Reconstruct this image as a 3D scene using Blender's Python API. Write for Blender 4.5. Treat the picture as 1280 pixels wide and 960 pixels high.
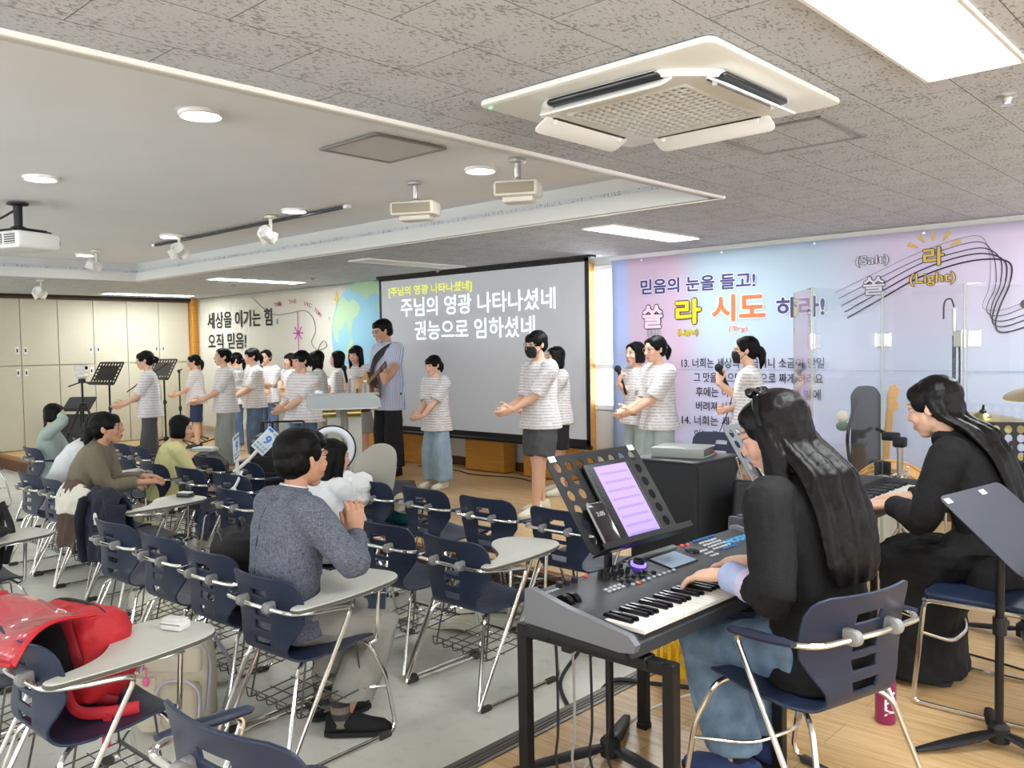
import bpy, bmesh, math, random
import numpy as np
from mathutils import Vector as V, Matrix as MX, Quaternion, noise
PI = math.pi
random.seed(7)
for o in list(bpy.data.objects): bpy.data.objects.remove(o)
SC = bpy.context.scene
COL = SC.collection
# ------------------------------------------------------------------ camera, world, exposure
cam = bpy.data.cameras.new('camera'); camo = bpy.data.objects.new('camera', cam); COL.objects.link(camo)
cam.sensor_width = 36; cam.sensor_fit = 'HORIZONTAL'; cam.lens = 1078/1280*36; cam.clip_start = .05
def cam_axes(yaw, pitch, roll):
    cy, sy = math.cos(yaw), math.sin(yaw)
    f = V((-sy*math.cos(pitch), cy*math.cos(pitch), -math.sin(pitch)))
    r = V((cy, sy, 0)); d = f.cross(r)
    return r*math.cos(roll)-d*math.sin(roll), d*math.cos(roll)+r*math.sin(roll), f
_r, _d, _f = cam_axes(.7456, .04362, -.01724)
m = MX.Identity(4)
for i in range(3):
    m[i][0] = _r[i]; m[i][1] = -_d[i]; m[i][2] = -_f[i]
m[0][3], m[1][3], m[2][3] = 0, 0, 1.56
camo.matrix_world = m
SC.camera = camo
W = bpy.data.worlds.new('world'); SC.world = W; W.use_nodes = True
bg = W.node_tree.nodes['Background']; bg.inputs[0].default_value = (.93, .965, 1, 1); bg.inputs[1].default_value = 4.5
_tc = W.node_tree.nodes.new('ShaderNodeTexCoord'); _sx = W.node_tree.nodes.new('ShaderNodeSeparateXYZ'); _mr = W.node_tree.nodes.new('ShaderNodeMapRange')   # sky above, lower half brightened as added fill for the ceiling
_mr.inputs[1].default_value = -.08; _mr.inputs[2].default_value = .05; _mr.inputs[3].default_value = 10.5; _mr.inputs[4].default_value = 4.0
W.node_tree.links.new(_tc.outputs['Generated'], _sx.inputs[0]); W.node_tree.links.new(_sx.outputs[2], _mr.inputs[0]); W.node_tree.links.new(_mr.outputs[0], bg.inputs[1])
SC.view_settings.view_transform = 'Standard'; SC.view_settings.look = 'None'
SC.view_settings.gamma = 1; SC.view_settings.use_curve_mapping = False
SC.view_settings.exposure = 0.42
PANEL_E, DOWN_E = 30.0, 42.0
# ------------------------------------------------------------------ mesh builder
def frame(d, up=None):
    d = V(d).normalized()
    u = V(up) if up is not None else (V((0, 0, 1)) if abs(d.z) < .95 else V((0, 1, 0)))
    x = d.cross(u)
    if x.length < 1e-6: x = d.cross(V((1, 0, 0)))
    x.normalize(); return x, x.cross(d).normalized(), d
def rot(rx=0, ry=0, rz=0):
    return (MX.Rotation(rz, 3, 'Z') @ MX.Rotation(ry, 3, 'Y') @ MX.Rotation(rx, 3, 'X'))
def rrect(w, d, r, n=3):
    out = []; r = min(r, w/2-1e-5, d/2-1e-5)
    for cx, cy, a0 in ((w/2-r, d/2-r, 0), (-w/2+r, d/2-r, PI/2), (-w/2+r, -d/2+r, PI), (w/2-r, -d/2+r, 1.5*PI)):
        for i in range(n+1):
            a = a0+PI/2*i/n; out.append((cx+r*math.cos(a), cy+r*math.sin(a)))
    return out
def catmull(pts, n=6):
    pts = [V(p) for p in pts]; out = []
    P = [2*pts[0]-pts[1]]+pts+[2*pts[-1]-pts[-2]]
    for i in range(1, len(P)-2):
        for k in range(n):
            t = k/n; a, b, c, d = P[i-1:i+3]
            out.append(.5*((2*b)+(c-a)*t+(2*a-5*b+4*c-d)*t*t+(3*b-a-3*c+d)*t**3))
    out.append(pts[-1]); return out
def fillet(pts, r, n=4):
    pts = [V(p) for p in pts]; out = [pts[0]]
    for i in range(1, len(pts)-1):
        a, b, c = pts[i-1:i+2]; u = (a-b); w = (c-b); k = min(r, u.length*.45, w.length*.45)
        p, q = b+u.normalized()*k, b+w.normalized()*k
        for j in range(n+1):
            t = j/n; out.append(p*(1-t)**2+b*2*t*(1-t)+q*t*t)
    out.append(pts[-1]); return out
class G:
    def __init__(s): s.v = []; s.f = []; s.m = []; s.c = 0; s.M = None
    def add(s, vs, fs):
        k = len(s.v)
        s.v += [tuple(s.M @ V(p)) for p in vs] if s.M else [tuple(p) for p in vs]
        s.f += [[i+k for i in f] for f in fs]; s.m += [s.c]*len(fs); return s
    def loft(s, rings, cap=True, closed=False):
        n = len(rings[0]); vs = [p for r in rings for p in r]; fs = []; R = len(rings)
        for i in range(R if closed else R-1):
            a, b = i*n, ((i+1) % R)*n
            for j in range(n):
                k = (j+1) % n; fs.append([a+j, a+k, b+k, b+j])
        if cap and not closed:
            fs.append(list(range(n))[::-1]); fs.append(list(range((R-1)*n, R*n)))
        return s.add(vs, fs)
    def tube(s, pts, r, n=8, up=None, flat=1., cap=True, closed=False):
        pts = [V(p) for p in pts]; N = len(pts); rs = list(r) if hasattr(r, '__len__') else [r]*N
        if len(rs) != N:
            rs = list(np.interp(np.linspace(0, 1, N), np.linspace(0, 1, len(rs)), rs))
        rings = []; x = None
        for i, p in enumerate(pts):
            d = (pts[(i+1) % N]-pts[i-1]) if closed else pts[min(i+1, N-1)]-pts[max(i-1, 0)]
            if d.length < 1e-9: d = V((0, 0, 1))
            d.normalize()
            if x is None or up is not None: x, y, _ = frame(d, up)
            else:
                x = x-d*x.dot(d)
                if x.length < 1e-6: x = frame(d)[0]
                x.normalize(); y = x.cross(d)
            rings.append([p+x*(math.cos(2*PI*k/n)*rs[i])+y*(math.sin(2*PI*k/n)*rs[i]*flat) for k in range(n)])
        return s.loft(rings, cap, closed)
    def ell(s, c, r, R=None, n=14, m=9):
        c = V(c); r = (r, r, r) if not hasattr(r, '__len__') else r
        vs = [(0, 0, -1)]; fs = []
        for i in range(1, m):
            a = -PI/2+PI*i/m
            vs += [(math.cos(a)*math.cos(2*PI*k/n), math.cos(a)*math.sin(2*PI*k/n), math.sin(a)) for k in range(n)]
        vs.append((0, 0, 1))
        out = []
        for p in vs:
            q = V((p[0]*r[0], p[1]*r[1], p[2]*r[2])); out.append(c+(R @ q if R else q))
        T = len(vs)-1
        for k in range(n):
            j = (k+1) % n; fs.append([0, 1+j, 1+k]); fs.append([T, T-n+k, T-n+j])
            for i in range(m-2): fs.append([1+i*n+k, 1+i*n+j, 1+(i+1)*n+j, 1+(i+1)*n+k])
        return s.add(out, fs)
    def box(s, c, d, R=None, b=None):
        c = V(c)
        if b is None: b = min(d)*.06
        if b <= 0:
            q = [V((x*d[0]/2, y*d[1]/2, z*d[2]/2)) for z in (-1, 1) for x, y in ((-1, -1), (1, -1), (1, 1), (-1, 1))]
            return s.add([c+(R @ p if R else p) for p in q], [[3, 2, 1, 0], [4, 5, 6, 7], [0, 1, 5, 4], [1, 2, 6, 5], [2, 3, 7, 6], [3, 0, 4, 7]])
        return s.rbox(c, d, b, R, 1)
    def rbox(s, c, d, r, R=None, n=3, e=None):
        c = V(c); e = min(r if e is None else e, d[2]/2*.98); rings = []
        K = max(1, n-1)
        prof = [(e*(1-math.sin(PI/2*i/K)), e*(1-math.cos(PI/2*i/K))) for i in range(K+1)]
        zs = [(ins, -d[2]/2+z) for ins, z in prof]+[(ins, d[2]/2-z) for ins, z in prof[::-1]]
        for ins, z in zs:
            pr = rrect(max(d[0]-2*ins, 1e-4), max(d[1]-2*ins, 1e-4), max(r-ins, r*.15), n)
            rings.append([c+(R @ V((x, y, z)) if R else V((x, y, z))) for x, y in pr])
        return s.loft(rings)
    def prism(s, poly, z0, z1, M=None, b=0):
        f = (lambda p: M @ V(p)) if M else V
        if b:
            cx = sum(p[0] for p in poly)/len(poly); cy = sum(p[1] for p in poly)/len(poly)
            L = max(max(abs(p[0]-cx), abs(p[1]-cy)) for p in poly); k = 1-b/L
            small = [(cx+(x-cx)*k, cy+(y-cy)*k) for x, y in poly]
            prof = [(small, z0), (poly, z0+b), (poly, z1-b), (small, z1)]
        else: prof = [(poly, z0), (poly, z1)]
        return s.loft([[f((x, y, z)) for x, y in pl] for pl, z in prof])
    def lathe(s, prof, c=(0, 0, 0), R=None, n=20, cap=True):
        c = V(c); rings = []
        for r, z in prof:
            rings.append([c+(R @ V((r*math.cos(2*PI*k/n), r*math.sin(2*PI*k/n), z)) if R else V((r*math.cos(2*PI*k/n), r*math.sin(2*PI*k/n), z))) for k in range(n)])
        return s.loft(rings, cap)
    def grid(s, pts):
        a, b = len(pts), len(pts[0])
        return s.add([p for r in pts for p in r], [[i*b+j, i*b+j+1, (i+1)*b+j+1, (i+1)*b+j] for i in range(a-1) for j in range(b-1)])
    def build(s, name, mat=None, parent=None, loc=None, smooth=38):
        me = bpy.data.meshes.new(name); me.from_pydata(s.v, [], s.f)
        for mt in (mat if isinstance(mat, (list, tuple)) else [mat]):
            if mt: me.materials.append(mt)
        if max(s.m, default=0) > 0: me.polygons.foreach_set('material_index', s.m)
        bm = bmesh.new(); bm.from_mesh(me); bmesh.ops.recalc_face_normals(bm, faces=bm.faces); bm.to_mesh(me); bm.free()
        if smooth:
            me.shade_smooth(); me.set_sharp_from_angle(angle=math.radians(smooth))
        o = bpy.data.objects.new(name, me); COL.objects.link(o)
        if parent: o.parent = parent
        if loc is not None: o.location = loc
        return o
def bake(o, *mods):
    for t, kw in mods:
        md = o.modifiers.new(t, t)
        for k, v in kw.items(): setattr(md, k, v)
    dg = bpy.context.evaluated_depsgraph_get(); dg.update()
    me = bpy.data.meshes.new_from_object(o.evaluated_get(dg)); old = o.data
    o.modifiers.clear(); o.data = me; me.name = o.name
    bpy.data.meshes.remove(old); return o
TEX = {}
def clouds(size):
    if size not in TEX:
        t = bpy.data.textures.new('folds', 'CLOUDS'); t.noise_scale = size; t.noise_depth = 2; TEX[size] = t
    return TEX[size]
def vox(g, name, mat, parent, voxel=.006, smooth=3, folds=0, fsize=.07, sf=.5):
    o = g.build(name, mat, parent, smooth=0)
    mods = [('REMESH', dict(mode='VOXEL', voxel_size=voxel, use_smooth_shade=True)), ('SMOOTH', dict(factor=sf, iterations=smooth))]
    if folds: mods.append(('DISPLACE', dict(texture=clouds(fsize), strength=folds, mid_level=.5, texture_coords='LOCAL')))
    bake(o, *mods); o.data.shade_smooth()
    if not o.data.materials and mat: o.data.materials.append(mat)
    return o
# ------------------------------------------------------------------ things
def tag(o, label, cat, group=None):
    o['label'] = label; o['category'] = cat
    if group: o['group'] = group
    return o
def thing(name, label, cat, loc=(0, 0, 0), rz=0, group=None, rx=0, ry=0):
    o = bpy.data.objects.new(name, None); COL.objects.link(o); o.empty_display_size = .1
    o.location = loc; o.rotation_euler = (rx, ry, rz); return tag(o, label, cat, group)
def dup(root, label, loc=None, rz=None, group=None, skip=()):
    r = root.copy(); COL.objects.link(r); r['label'] = label
    if loc is not None: r.location = loc
    if rz is not None: r.rotation_euler = (0, 0, rz)
    if group: r['group'] = group
    for ch in root.children:
        if ch.name.split('.')[0] in skip: continue
        c = ch.copy(); COL.objects.link(c); c.parent = r
        for gch in ch.children:
            d = gch.copy(); COL.objects.link(d); d.parent = c
    return r
def struct(o): o['kind'] = 'structure'; return o
# ------------------------------------------------------------------ materials
def mat(name, col, rough=.5, metal=0, emis=None, es=0, bump=None, var=None, trans=0, alpha=1, ior=1.45, spec=.5, coat=0, sheen=0):
    m = bpy.data.materials.new(name); m.use_nodes = True; nt = m.node_tree; b = nt.nodes['Principled BSDF']
    b.inputs['Base Color'].default_value = (*col, 1); b.inputs['Roughness'].default_value = rough; b.inputs['Metallic'].default_value = metal
    b.inputs['IOR'].default_value = ior; b.inputs['Specular IOR Level'].default_value = spec; b.inputs['Transmission Weight'].default_value = trans
    b.inputs['Coat Weight'].default_value = coat; b.inputs['Alpha'].default_value = alpha; b.inputs['Sheen Weight'].default_value = sheen
    if emis: b.inputs['Emission Color'].default_value = (*emis, 1); b.inputs['Emission Strength'].default_value = es
    L = nt.links
    if var or bump:
        tc = nt.nodes.new('ShaderNodeTexCoord')
    if var:   # (scale, amount[, stretch])
        mp = nt.nodes.new('ShaderNodeMapping'); L.new(tc.outputs['Object'], mp.inputs[0])
        if len(var) > 2: mp.inputs['Scale'].default_value = var[2]
        nz = nt.nodes.new('ShaderNodeTexNoise'); nz.inputs['Scale'].default_value = var[0]; nz.inputs['Detail'].default_value = 4
        L.new(mp.outputs[0], nz.inputs[0])
        mr = nt.nodes.new('ShaderNodeMapRange'); mr.inputs[1].default_value = .3; mr.inputs[2].default_value = .7
        mr.inputs[3].default_value = 1-var[1]; mr.inputs[4].default_value = 1+var[1]; L.new(nz.outputs[0], mr.inputs[0])
        mx = nt.nodes.new('ShaderNodeMix'); mx.data_type = 'RGBA'; mx.blend_type = 'MULTIPLY'; mx.inputs[0].default_value = 1
        mx.inputs[6].default_value = (*col, 1); L.new(mr.outputs[0], mx.inputs[7]); L.new(mx.outputs[2], b.inputs['Base Color'])
    if bump:  # (scale, strength[, stretch])
        mp = nt.nodes.new('ShaderNodeMapping'); L.new(tc.outputs['Object'], mp.inputs[0])
        if len(bump) > 2: mp.inputs['Scale'].default_value = bump[2]
        nz = nt.nodes.new('ShaderNodeTexNoise'); nz.inputs['Scale'].default_value = bump[0]; nz.inputs['Detail'].default_value = 3
        L.new(mp.outputs[0], nz.inputs[0]); bp = nt.nodes.new('ShaderNodeBump'); bp.inputs['Strength'].default_value = bump[1]; bp.inputs['Distance'].default_value = .004
        L.new(nz.outputs[0], bp.inputs['Height']); L.new(bp.outputs[0], b.inputs['Normal'])
    return m
class N:   # tiny node helper
    def __init__(s, m): s.m = m; s.t = m.node_tree; s.b = s.t.nodes['Principled BSDF']
    def n(s, k, **kw):
        x = s.t.nodes.new('ShaderNode'+k)
        for a, v in kw.items(): setattr(x, a, v)
        return x
    def l(s, a, b): s.t.links.new(a, b)
    def math(s, op, a, b=None, c=None):
        x = s.n('Math', operation=op)
        for i, q in enumerate((a, b, c)):
            if q is None: continue
            if isinstance(q, (int, float)): x.inputs[i].default_value = q
            else: s.l(q, x.inputs[i])
        return x.outputs[0]
    def mix(s, f, a, b, blend='MIX'):
        x = s.n('Mix', data_type='RGBA', blend_type=blend)
        for sock, q in ((x.inputs[0], f), (x.inputs[6], a), (x.inputs[7], b)):
            if isinstance(q, (int, float)): sock.default_value = q
            elif isinstance(q, tuple): sock.default_value = (*q, 1)
            else: s.l(q, sock)
        return x.outputs[2]
    def noise(s, co, scale, detail=3, stretch=None):
        if stretch: mp = s.n('Mapping'); s.l(co, mp.inputs[0]); mp.inputs['Scale'].default_value = stretch; co = mp.outputs[0]
        x = s.n('TexNoise'); x.inputs['Scale'].default_value = scale; x.inputs['Detail'].default_value = detail; s.l(co, x.inputs[0]); return x.outputs[0]
    def rng(s, v, a, b, c=0, d=1):
        x = s.n('MapRange'); s.l(v, x.inputs[0])
        for i, q in enumerate((a, b, c, d)): x.inputs[i+1].default_value = q
        return x.outputs[0]
    def obj(s): return s.n('TexCoord').outputs['Object']
    def base(s, c): s.l(c, s.b.inputs['Base Color'])
    def bump(s, h, st=.3, dist=.004):
        x = s.n('Bump'); x.inputs['Strength'].default_value = st; x.inputs['Distance'].default_value = dist
        s.l(h, x.inputs['Height']); s.l(x.outputs[0], s.b.inputs['Normal'])
def lin(r, g, b):   # sRGB 0-255 to linear
    return tuple(((c/255)/12.92 if c/255 < .04045 else ((c/255+.055)/1.055)**2.4) for c in (r, g, b))
# ------------------------------------------------------------------ lettering
def text(body, m, parent=None, loc=(0, 0, 0), R=None, w=None, h=.1, off=0, name='lettering', ext=.0006, align='LEFT', spacing=1, shear=0):
    cu = bpy.data.curves.new(name, 'FONT'); cu.body = body; cu.size = 1; cu.offset = 0; cu.extrude = 0; cu.align_x = 'LEFT'; cu.space_character = spacing; cu.shear = shear
    cu.resolution_u = 4
    o = bpy.data.objects.new(name, cu); COL.objects.link(o)
    dg = bpy.context.evaluated_depsgraph_get(); dg.update()
    me = bpy.data.meshes.new_from_object(o.evaluated_get(dg)); bpy.data.objects.remove(o); bpy.data.curves.remove(cu)
    n = len(me.vertices); co = np.empty(n*3); me.vertices.foreach_get('co', co); co = co.reshape(-1, 3)
    if n == 0: return None
    mn, mx = co.min(0), co.max(0); sy = h/max(mx[1]-mn[1], 1e-6); sx = (w/max(mx[0]-mn[0], 1e-6)) if w else sy
    co[:, 0] = (co[:, 0]-mn[0])*sx; co[:, 1] = (co[:, 1]-mn[1])*sy; co[:, 2] = 0
    if align == 'CENTER': co[:, 0] -= co[:, 0].max()/2
    me.vertices.foreach_set('co', co.ravel())
    if off:   # thicken strokes: the glyphs repeated in a ring of small shifts
        b0 = bmesh.new(); b0.from_mesh(me); out = bmesh.new()
        rr = off*h; K = 8 if off < .1 else 14; tmp = bpy.data.meshes.new('tmp')
        for q in range(K+1):
            a = 2*PI*q/K; dx, dy = (rr*math.cos(a), rr*math.sin(a)) if q < K else (0, 0); zz = q*4e-5
            bmesh.ops.translate(b0, verts=b0.verts, vec=(dx, dy, zz)); b0.to_mesh(tmp); out.from_mesh(tmp); bmesh.ops.translate(b0, verts=b0.verts, vec=(-dx, -dy, -zz))
        out.to_mesh(me); b0.free(); out.free(); bpy.data.meshes.remove(tmp)
    me.materials.clear(); me.materials.append(m); me.name = name
    bm = bmesh.new(); bm.from_mesh(me)
    r = bmesh.ops.extrude_face_region(bm, geom=bm.faces[:]); bmesh.ops.translate(bm, verts=[e for e in r['geom'] if isinstance(e, bmesh.types.BMVert)], vec=(0, 0, ext))
    bmesh.ops.recalc_face_normals(bm, faces=bm.faces); bm.to_mesh(me); bm.free()
    M = (R.to_4x4() if R else MX.Identity(4)); M.translation = loc; out = []
    n = len(me.vertices); co = np.empty(n*3, dtype=np.float32); me.vertices.foreach_get('co', co); xs = co[::3]
    iv = sorted((min(xs[i] for i in p.vertices), max(xs[i] for i in p.vertices), p.index) for p in me.polygons)
    words, end = [[]], iv[0][1]          # each word becomes an object of its own
    for a, b, i in iv:
        if a > end+.2*h: words.append([])
        words[-1].append(i); end = max(end, b)
    co = co.reshape(-1, 3)
    for wd in words:
        mw = me
        if len(words) > 1:
            ids = sorted({v for i in wd for v in me.polygons[i].vertices}); mp = {v: k for k, v in enumerate(ids)}
            mw = bpy.data.meshes.new(name); mw.from_pydata([tuple(co[v]) for v in ids], [], [[mp[v] for v in me.polygons[i].vertices] for i in wd]); mw.materials.append(m)
        o = bpy.data.objects.new(name, mw); COL.objects.link(o); o.matrix_local = M; out.append(o)
        if parent: o.parent = parent
    return out[0]
RW = rot(PI/2)   # lettering that faces -y
# ------------------------------------------------------------------ shared materials
Mt = {}
def M_(k, *a, **kw): Mt[k] = mat(k, *a, **kw); return Mt[k]
M_('navy', lin(36, 46, 70), .4, bump=(900, .12), spec=.5)
M_('chrome', (.78, .77, .74), .16, 1)
M_('grip', lin(60, 58, 54), .6)
M_('clipgrey', lin(150, 150, 150), .45)
M_('padblack', lin(34, 42, 66), .5)
M_('wire', lin(92, 90, 86), .3, .8)
M_('leaf', lin(206, 206, 196), .38)
M_('leafedge', lin(96, 96, 90), .5)
M_('black', lin(24, 24, 26), .5)
M_('blackmetal', lin(26, 26, 28), .4, .3)
M_('blackgloss', lin(18, 18, 20), .2)
M_('charcoal', lin(58, 60, 64), .5)
M_('white', lin(232, 232, 228), .5)
M_('offwhite', lin(214, 210, 196), .6)
M_('cream', lin(216, 211, 192), .65, var=(3, .03))
M_('paint', lin(212, 210, 204), .75)
M_('fascia', lin(206, 207, 204), .7)
M_('oakwood', lin(196, 138, 56), .45, var=(6, .12, (1, 1, 8)))
M_('darkwood', lin(96, 58, 36), .5, var=(10, .2, (1, 8, 8)))
M_('ink', lin(38, 36, 34), .8)
M_('paper', lin(236, 238, 238), .7)
M_('silver', (.7, .7, .7), .3, 1)
M_('brass', lin(206, 188, 120), .28, 1)
M_('rubber', lin(40, 40, 40), .8)
M_('panel_light', (1, 1, 1), .5, emis=(.93, .975, 1), es=PANEL_E)
M_('down_light', (1, 1, 1), .5, emis=(.97, .98, 1), es=DOWN_E)
M_('skin', (0, 0, 0), .5)
def ceiling_mat():
    m = mat('fissured_tile', (.6, .6, .58), .9); n = N(m); co = n.obj()
    a = n.noise(co, 1, 4, (100, 46, 60)); b = n.noise(co, 150, 2); c = n.noise(co, 7, 2)
    f = n.rng(n.math('ADD', a, n.math('MULTIPLY', n.math('SUBTRACT', c, .5), .35)), .385, .43, 1, 0)
    f2 = n.rng(b, .33, .37, .7, 0)
    pit = n.math('MAXIMUM', f, f2)
    br = n.n('TexBrick', offset=.5, offset_frequency=2); mp = n.n('Mapping'); n.l(co, mp.inputs[0]); mp.inputs['Rotation'].default_value = (0, 0, PI/2)
    n.l(mp.outputs[0], br.inputs[0]); br.inputs['Scale'].default_value = 1; br.inputs['Mortar Size'].default_value = .0022; br.inputs['Mortar Smooth'].default_value = .2
    br.inputs['Brick Width'].default_value = .6; br.inputs['Row Height'].default_value = .3
    br.inputs['Color1'].default_value = (*lin(198, 203, 209), 1); br.inputs['Color2'].default_value = (*lin(193, 198, 204), 1); br.inputs['Mortar'].default_value = (*lin(120, 118, 112), 1)
    n.base(n.mix(n.math('MULTIPLY', pit, .52), br.outputs[0], lin(90, 84, 76))); n.bump(n.math('MULTIPLY', pit, -1), .35, .003)
    return m
def carpet_mat():
    m = mat('pale_floor', (.5, .5, .48), .42, spec=.4); n = N(m); co = n.obj()
    a = n.noise(co, 1.1, 5); b = n.noise(co, 3.2, 6, (1, .5, 1)); c = n.noise(co, 220, 2); d = n.noise(co, 14, 3)
    k = n.mix(n.rng(a, .35, .65), lin(226, 226, 215), lin(208, 208, 198))
    k = n.mix(n.rng(b, .52, .72, 0, .55), k, lin(168, 168, 160)); k = n.mix(n.rng(d, .55, .75, 0, .25), k, lin(150, 146, 136))
    n.base(n.mix(n.rng(c, .3, .7, 0, .18), k, lin(120, 120, 114)))
    n.l(n.rng(a, .3, .7, .32, .55), n.b.inputs['Roughness']); n.bump(c, .12, .002); return m
def oak_mat():
    m = mat('oak_laminate', (.5, .35, .2), .34, spec=.45); n = N(m); co = n.obj()
    br = n.n('TexBrick', offset=.37, offset_frequency=2); n.l(co, br.inputs[0]); br.inputs['Scale'].default_value = 1; br.inputs['Mortar Size'].default_value = .0012
    br.inputs['Brick Width'].default_value = 1.2; br.inputs['Row Height'].default_value = .19; br.inputs['Bias'].default_value = .1
    br.inputs['Color1'].default_value = (*lin(214, 182, 134), 1); br.inputs['Color2'].default_value = (*lin(202, 168, 120), 1); br.inputs['Mortar'].default_value = (*lin(150, 112, 70), 1)
    g = n.noise(co, 3, 5, (1.4, 22, 1)); k = n.noise(co, 5, 2, (.8, 4, 1))
    x = n.mix(n.rng(g, .42, .66, 0, .5), br.outputs[0], lin(168, 124, 74)); n.base(n.mix(n.rng(k, .62, .75, 0, .35), x, lin(150, 106, 60)))
    n.l(n.rng(g, .3, .7, .28, .42), n.b.inputs['Roughness']); return m
Mt['tile'] = ceiling_mat(); Mt['carpet'] = carpet_mat(); Mt['oak'] = oak_mat()
# ------------------------------------------------------------------ room shell
X0, X1, Y0, Y1, H = -13.6, 3.4, -6.0, 7.0, 2.43
SZ = .18; EX = -2.03; EY = 3.93           # platform height and its two edges
CX0, CX1, CY0, CY1, CH = -10.4, -2.62, -4.5, 4.62, 2.63   # ceiling recess
o = struct(G().box(((X0+X1)/2, (Y0+Y1)/2, -.05), (X1-X0+.6, Y1-Y0+.6, .1), b=0).build('floor', Mt['carpet']))
g = G(); g.box(((EX+X1)/2, (Y0+Y1)/2, SZ/2+.001), (X1-EX, Y1-Y0, SZ), b=0)
g.box(((X0+EX)/2, (EY+Y1)/2, SZ/2+.001), (EX-X0, Y1-EY, SZ), b=0)
st = struct(g.build('floor', Mt['oak'])); st.name = 'floor'
g = G(); g.box((X0/2+EX/2, EY-.011, .085), (EX-X0, .02, .168), b=.003)
struct(g.build('trim_1', Mt['darkwood']))
g = G(); g.box((EX-.011, (Y0+EY)/2, .085), (.02, EY-Y0, .168), b=.003); struct(g.build('trim_2', Mt['darkwood']))
g = G(); prof = [(0, 0), (.062, 0), (.062, .004), (.05, .006), (.048, .003), (.044, .003), (.042, .006), (.034, .006), (.032, .003), (.028, .003), (.026, .006), (.018, .006), (.016, .003), (.012, .003), (.010, .006), (-.014, .006), (-.016, -.03), (-.012, -.03), (-.01, 0)]
g.loft([[(EX+x-.012, y, SZ+z+.0015) for x, z in prof] for y in (Y0, EY)])
struct(g.build('trim_3', mat('nosing', lin(92, 88, 82), .4, .6), smooth=0))
g = G(); g.loft([[(x, EY+y-.012, SZ+z+.0015) for y, z in prof] for x in (X0, EX)]); struct(g.build('trim_4', mat('nosing_wood', lin(150, 100, 58), .4), smooth=0))
# ceiling: tiled slab around a raised plain recess
g = G(); T = .12
for a, b, c, d in ((X0-.2, X1+.2, CY1, Y1+.2), (CX1, X1+.2, Y0-.2, CY1), (X0-.2, CX0, Y0-.2, CY1), (CX0, CX1, Y0-.2, CY0)):
    g.box(((a+b)/2, (c+d)/2, H+T/2), (b-a, d-c, T), b=0)
struct(g.build('ceiling', Mt['tile']))
g = G(); g.box(((CX0+CX1)/2, (CY0+CY1)/2, CH+.06), (CX1-CX0+.5, CY1-CY0+.5, .1), b=0)
o = struct(g.build('ceiling', mat('plain_ceiling', lin(236, 237, 238), .85, var=(2, .02))))
g = G()     # stepped cornice round the recess
for k, (ins, z0, z1) in enumerate(((0, H-.012, H+.09), (.05, H+.085, CH+.02))):
    w = .03
    for a, b, c, d in ((CX0-.02-ins, CX1+.02+ins, CY1-.015+ins, CY1+w+ins), (CX0-.02-ins, CX1+.02+ins, CY0-w-ins, CY0+.015-ins), (CX0-w-ins, CX0+.015-ins, CY0-.02-ins, CY1+.02+ins), (CX1-.015+ins, CX1+w+ins, CY0-.02-ins, CY1+.02+ins)):
        g.box(((a+b)/2, (c+d)/2, (z0+z1)/2), (b-a, d-c, z1-z0), b=0)
struct(g.build('trim_5', Mt['fascia'], smooth=0))
g = G()
for a, b, c, d in ((CX0-.06, CX1+.06, CY1+.03, CY1+.052), (CX1+.028, CX1+.05, CY0, CY1+.03)):
    g.box(((a+b)/2, (c+d)/2, H-.006), (b-a, d-c, .022), b=.003)
struct(g.build('trim_6', mat('edge_bead', lin(228, 226, 220), .4)))
# walls
def wall(name, c, d, m): return struct(G().box(c, d, b=0).build(name, m))
wx0, wx1, wz0, wz1 = -5.42, -4.3, .9, 2.36      # front window opening beside the screen
g = G()
for a, b, z0, z1 in ((X0-.2, wx0, 0, H+.1), (wx1, X1+.2, 0, H+.1), (wx0, wx1, 0, wz0), (wx0, wx1, wz1, H+.1)):
    g.box(((a+b)/2, Y1+.1, (z0+z1)/2), (b-a, .2, z1-z0), b=0)
struct(g.build('wall_front', Mt['paint'], smooth=0))
g = G(); 
for x in (wx0+.03, (wx0+wx1)/2, wx1-.03): g.box((x, Y1+.03, (wz0+wz1)/2), (.06, .09, wz1-wz0), b=.004)
for z in (wz0+.03, 1.34, wz1-.03): g.box(((wx0+wx1)/2, Y1+.03, z), (wx1-wx0, .085, .05), b=.004)
wf = struct(g.build('window_1', Mt['white']))
wp = G().box(((wx0+wx1)/2, Y1+.05, (wz0+wz1)/2), (wx1-wx0, .008, wz1-wz0), b=0).build('pane', mat('window_glass', (.9, .95, .95), .02, trans=1, ior=1.02), wf)
g = G(); winb = [(-12.4, -9.2), (-8.6, -5.4), (-4.8, -1.6), (-1.0, 2.6)]; xs = [X0-.2]+[v for w in winb for v in w]+[X1+.2]
for i in range(0, len(xs), 2): g.box(((xs[i]+xs[i+1])/2, Y0-.1, H/2), (xs[i+1]-xs[i], .2, H+.2), b=0)
for a, b in winb: g.box(((a+b)/2, Y0-.1, .4), (b-a, .2, .8), b=0); g.box(((a+b)/2, Y0-.1, 2.4), (b-a, .2, .26), b=0)
struct(g.build('wall_back', Mt['paint'], smooth=0))
for i, (a, b) in enumerate(winb):
    g = G()
    for x in (a+.03, (a+b)/2, b-.03): g.box((x, Y0-.1, 1.53), (.06, .07, 1.48), b=.004)
    for z in (.82, 2.24): g.box(((a+b)/2, Y0-.1, z), (b-a, .065, .06), b=.004)
    struct(g.build('window_%d' % (i+5), Mt['white']))
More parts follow.
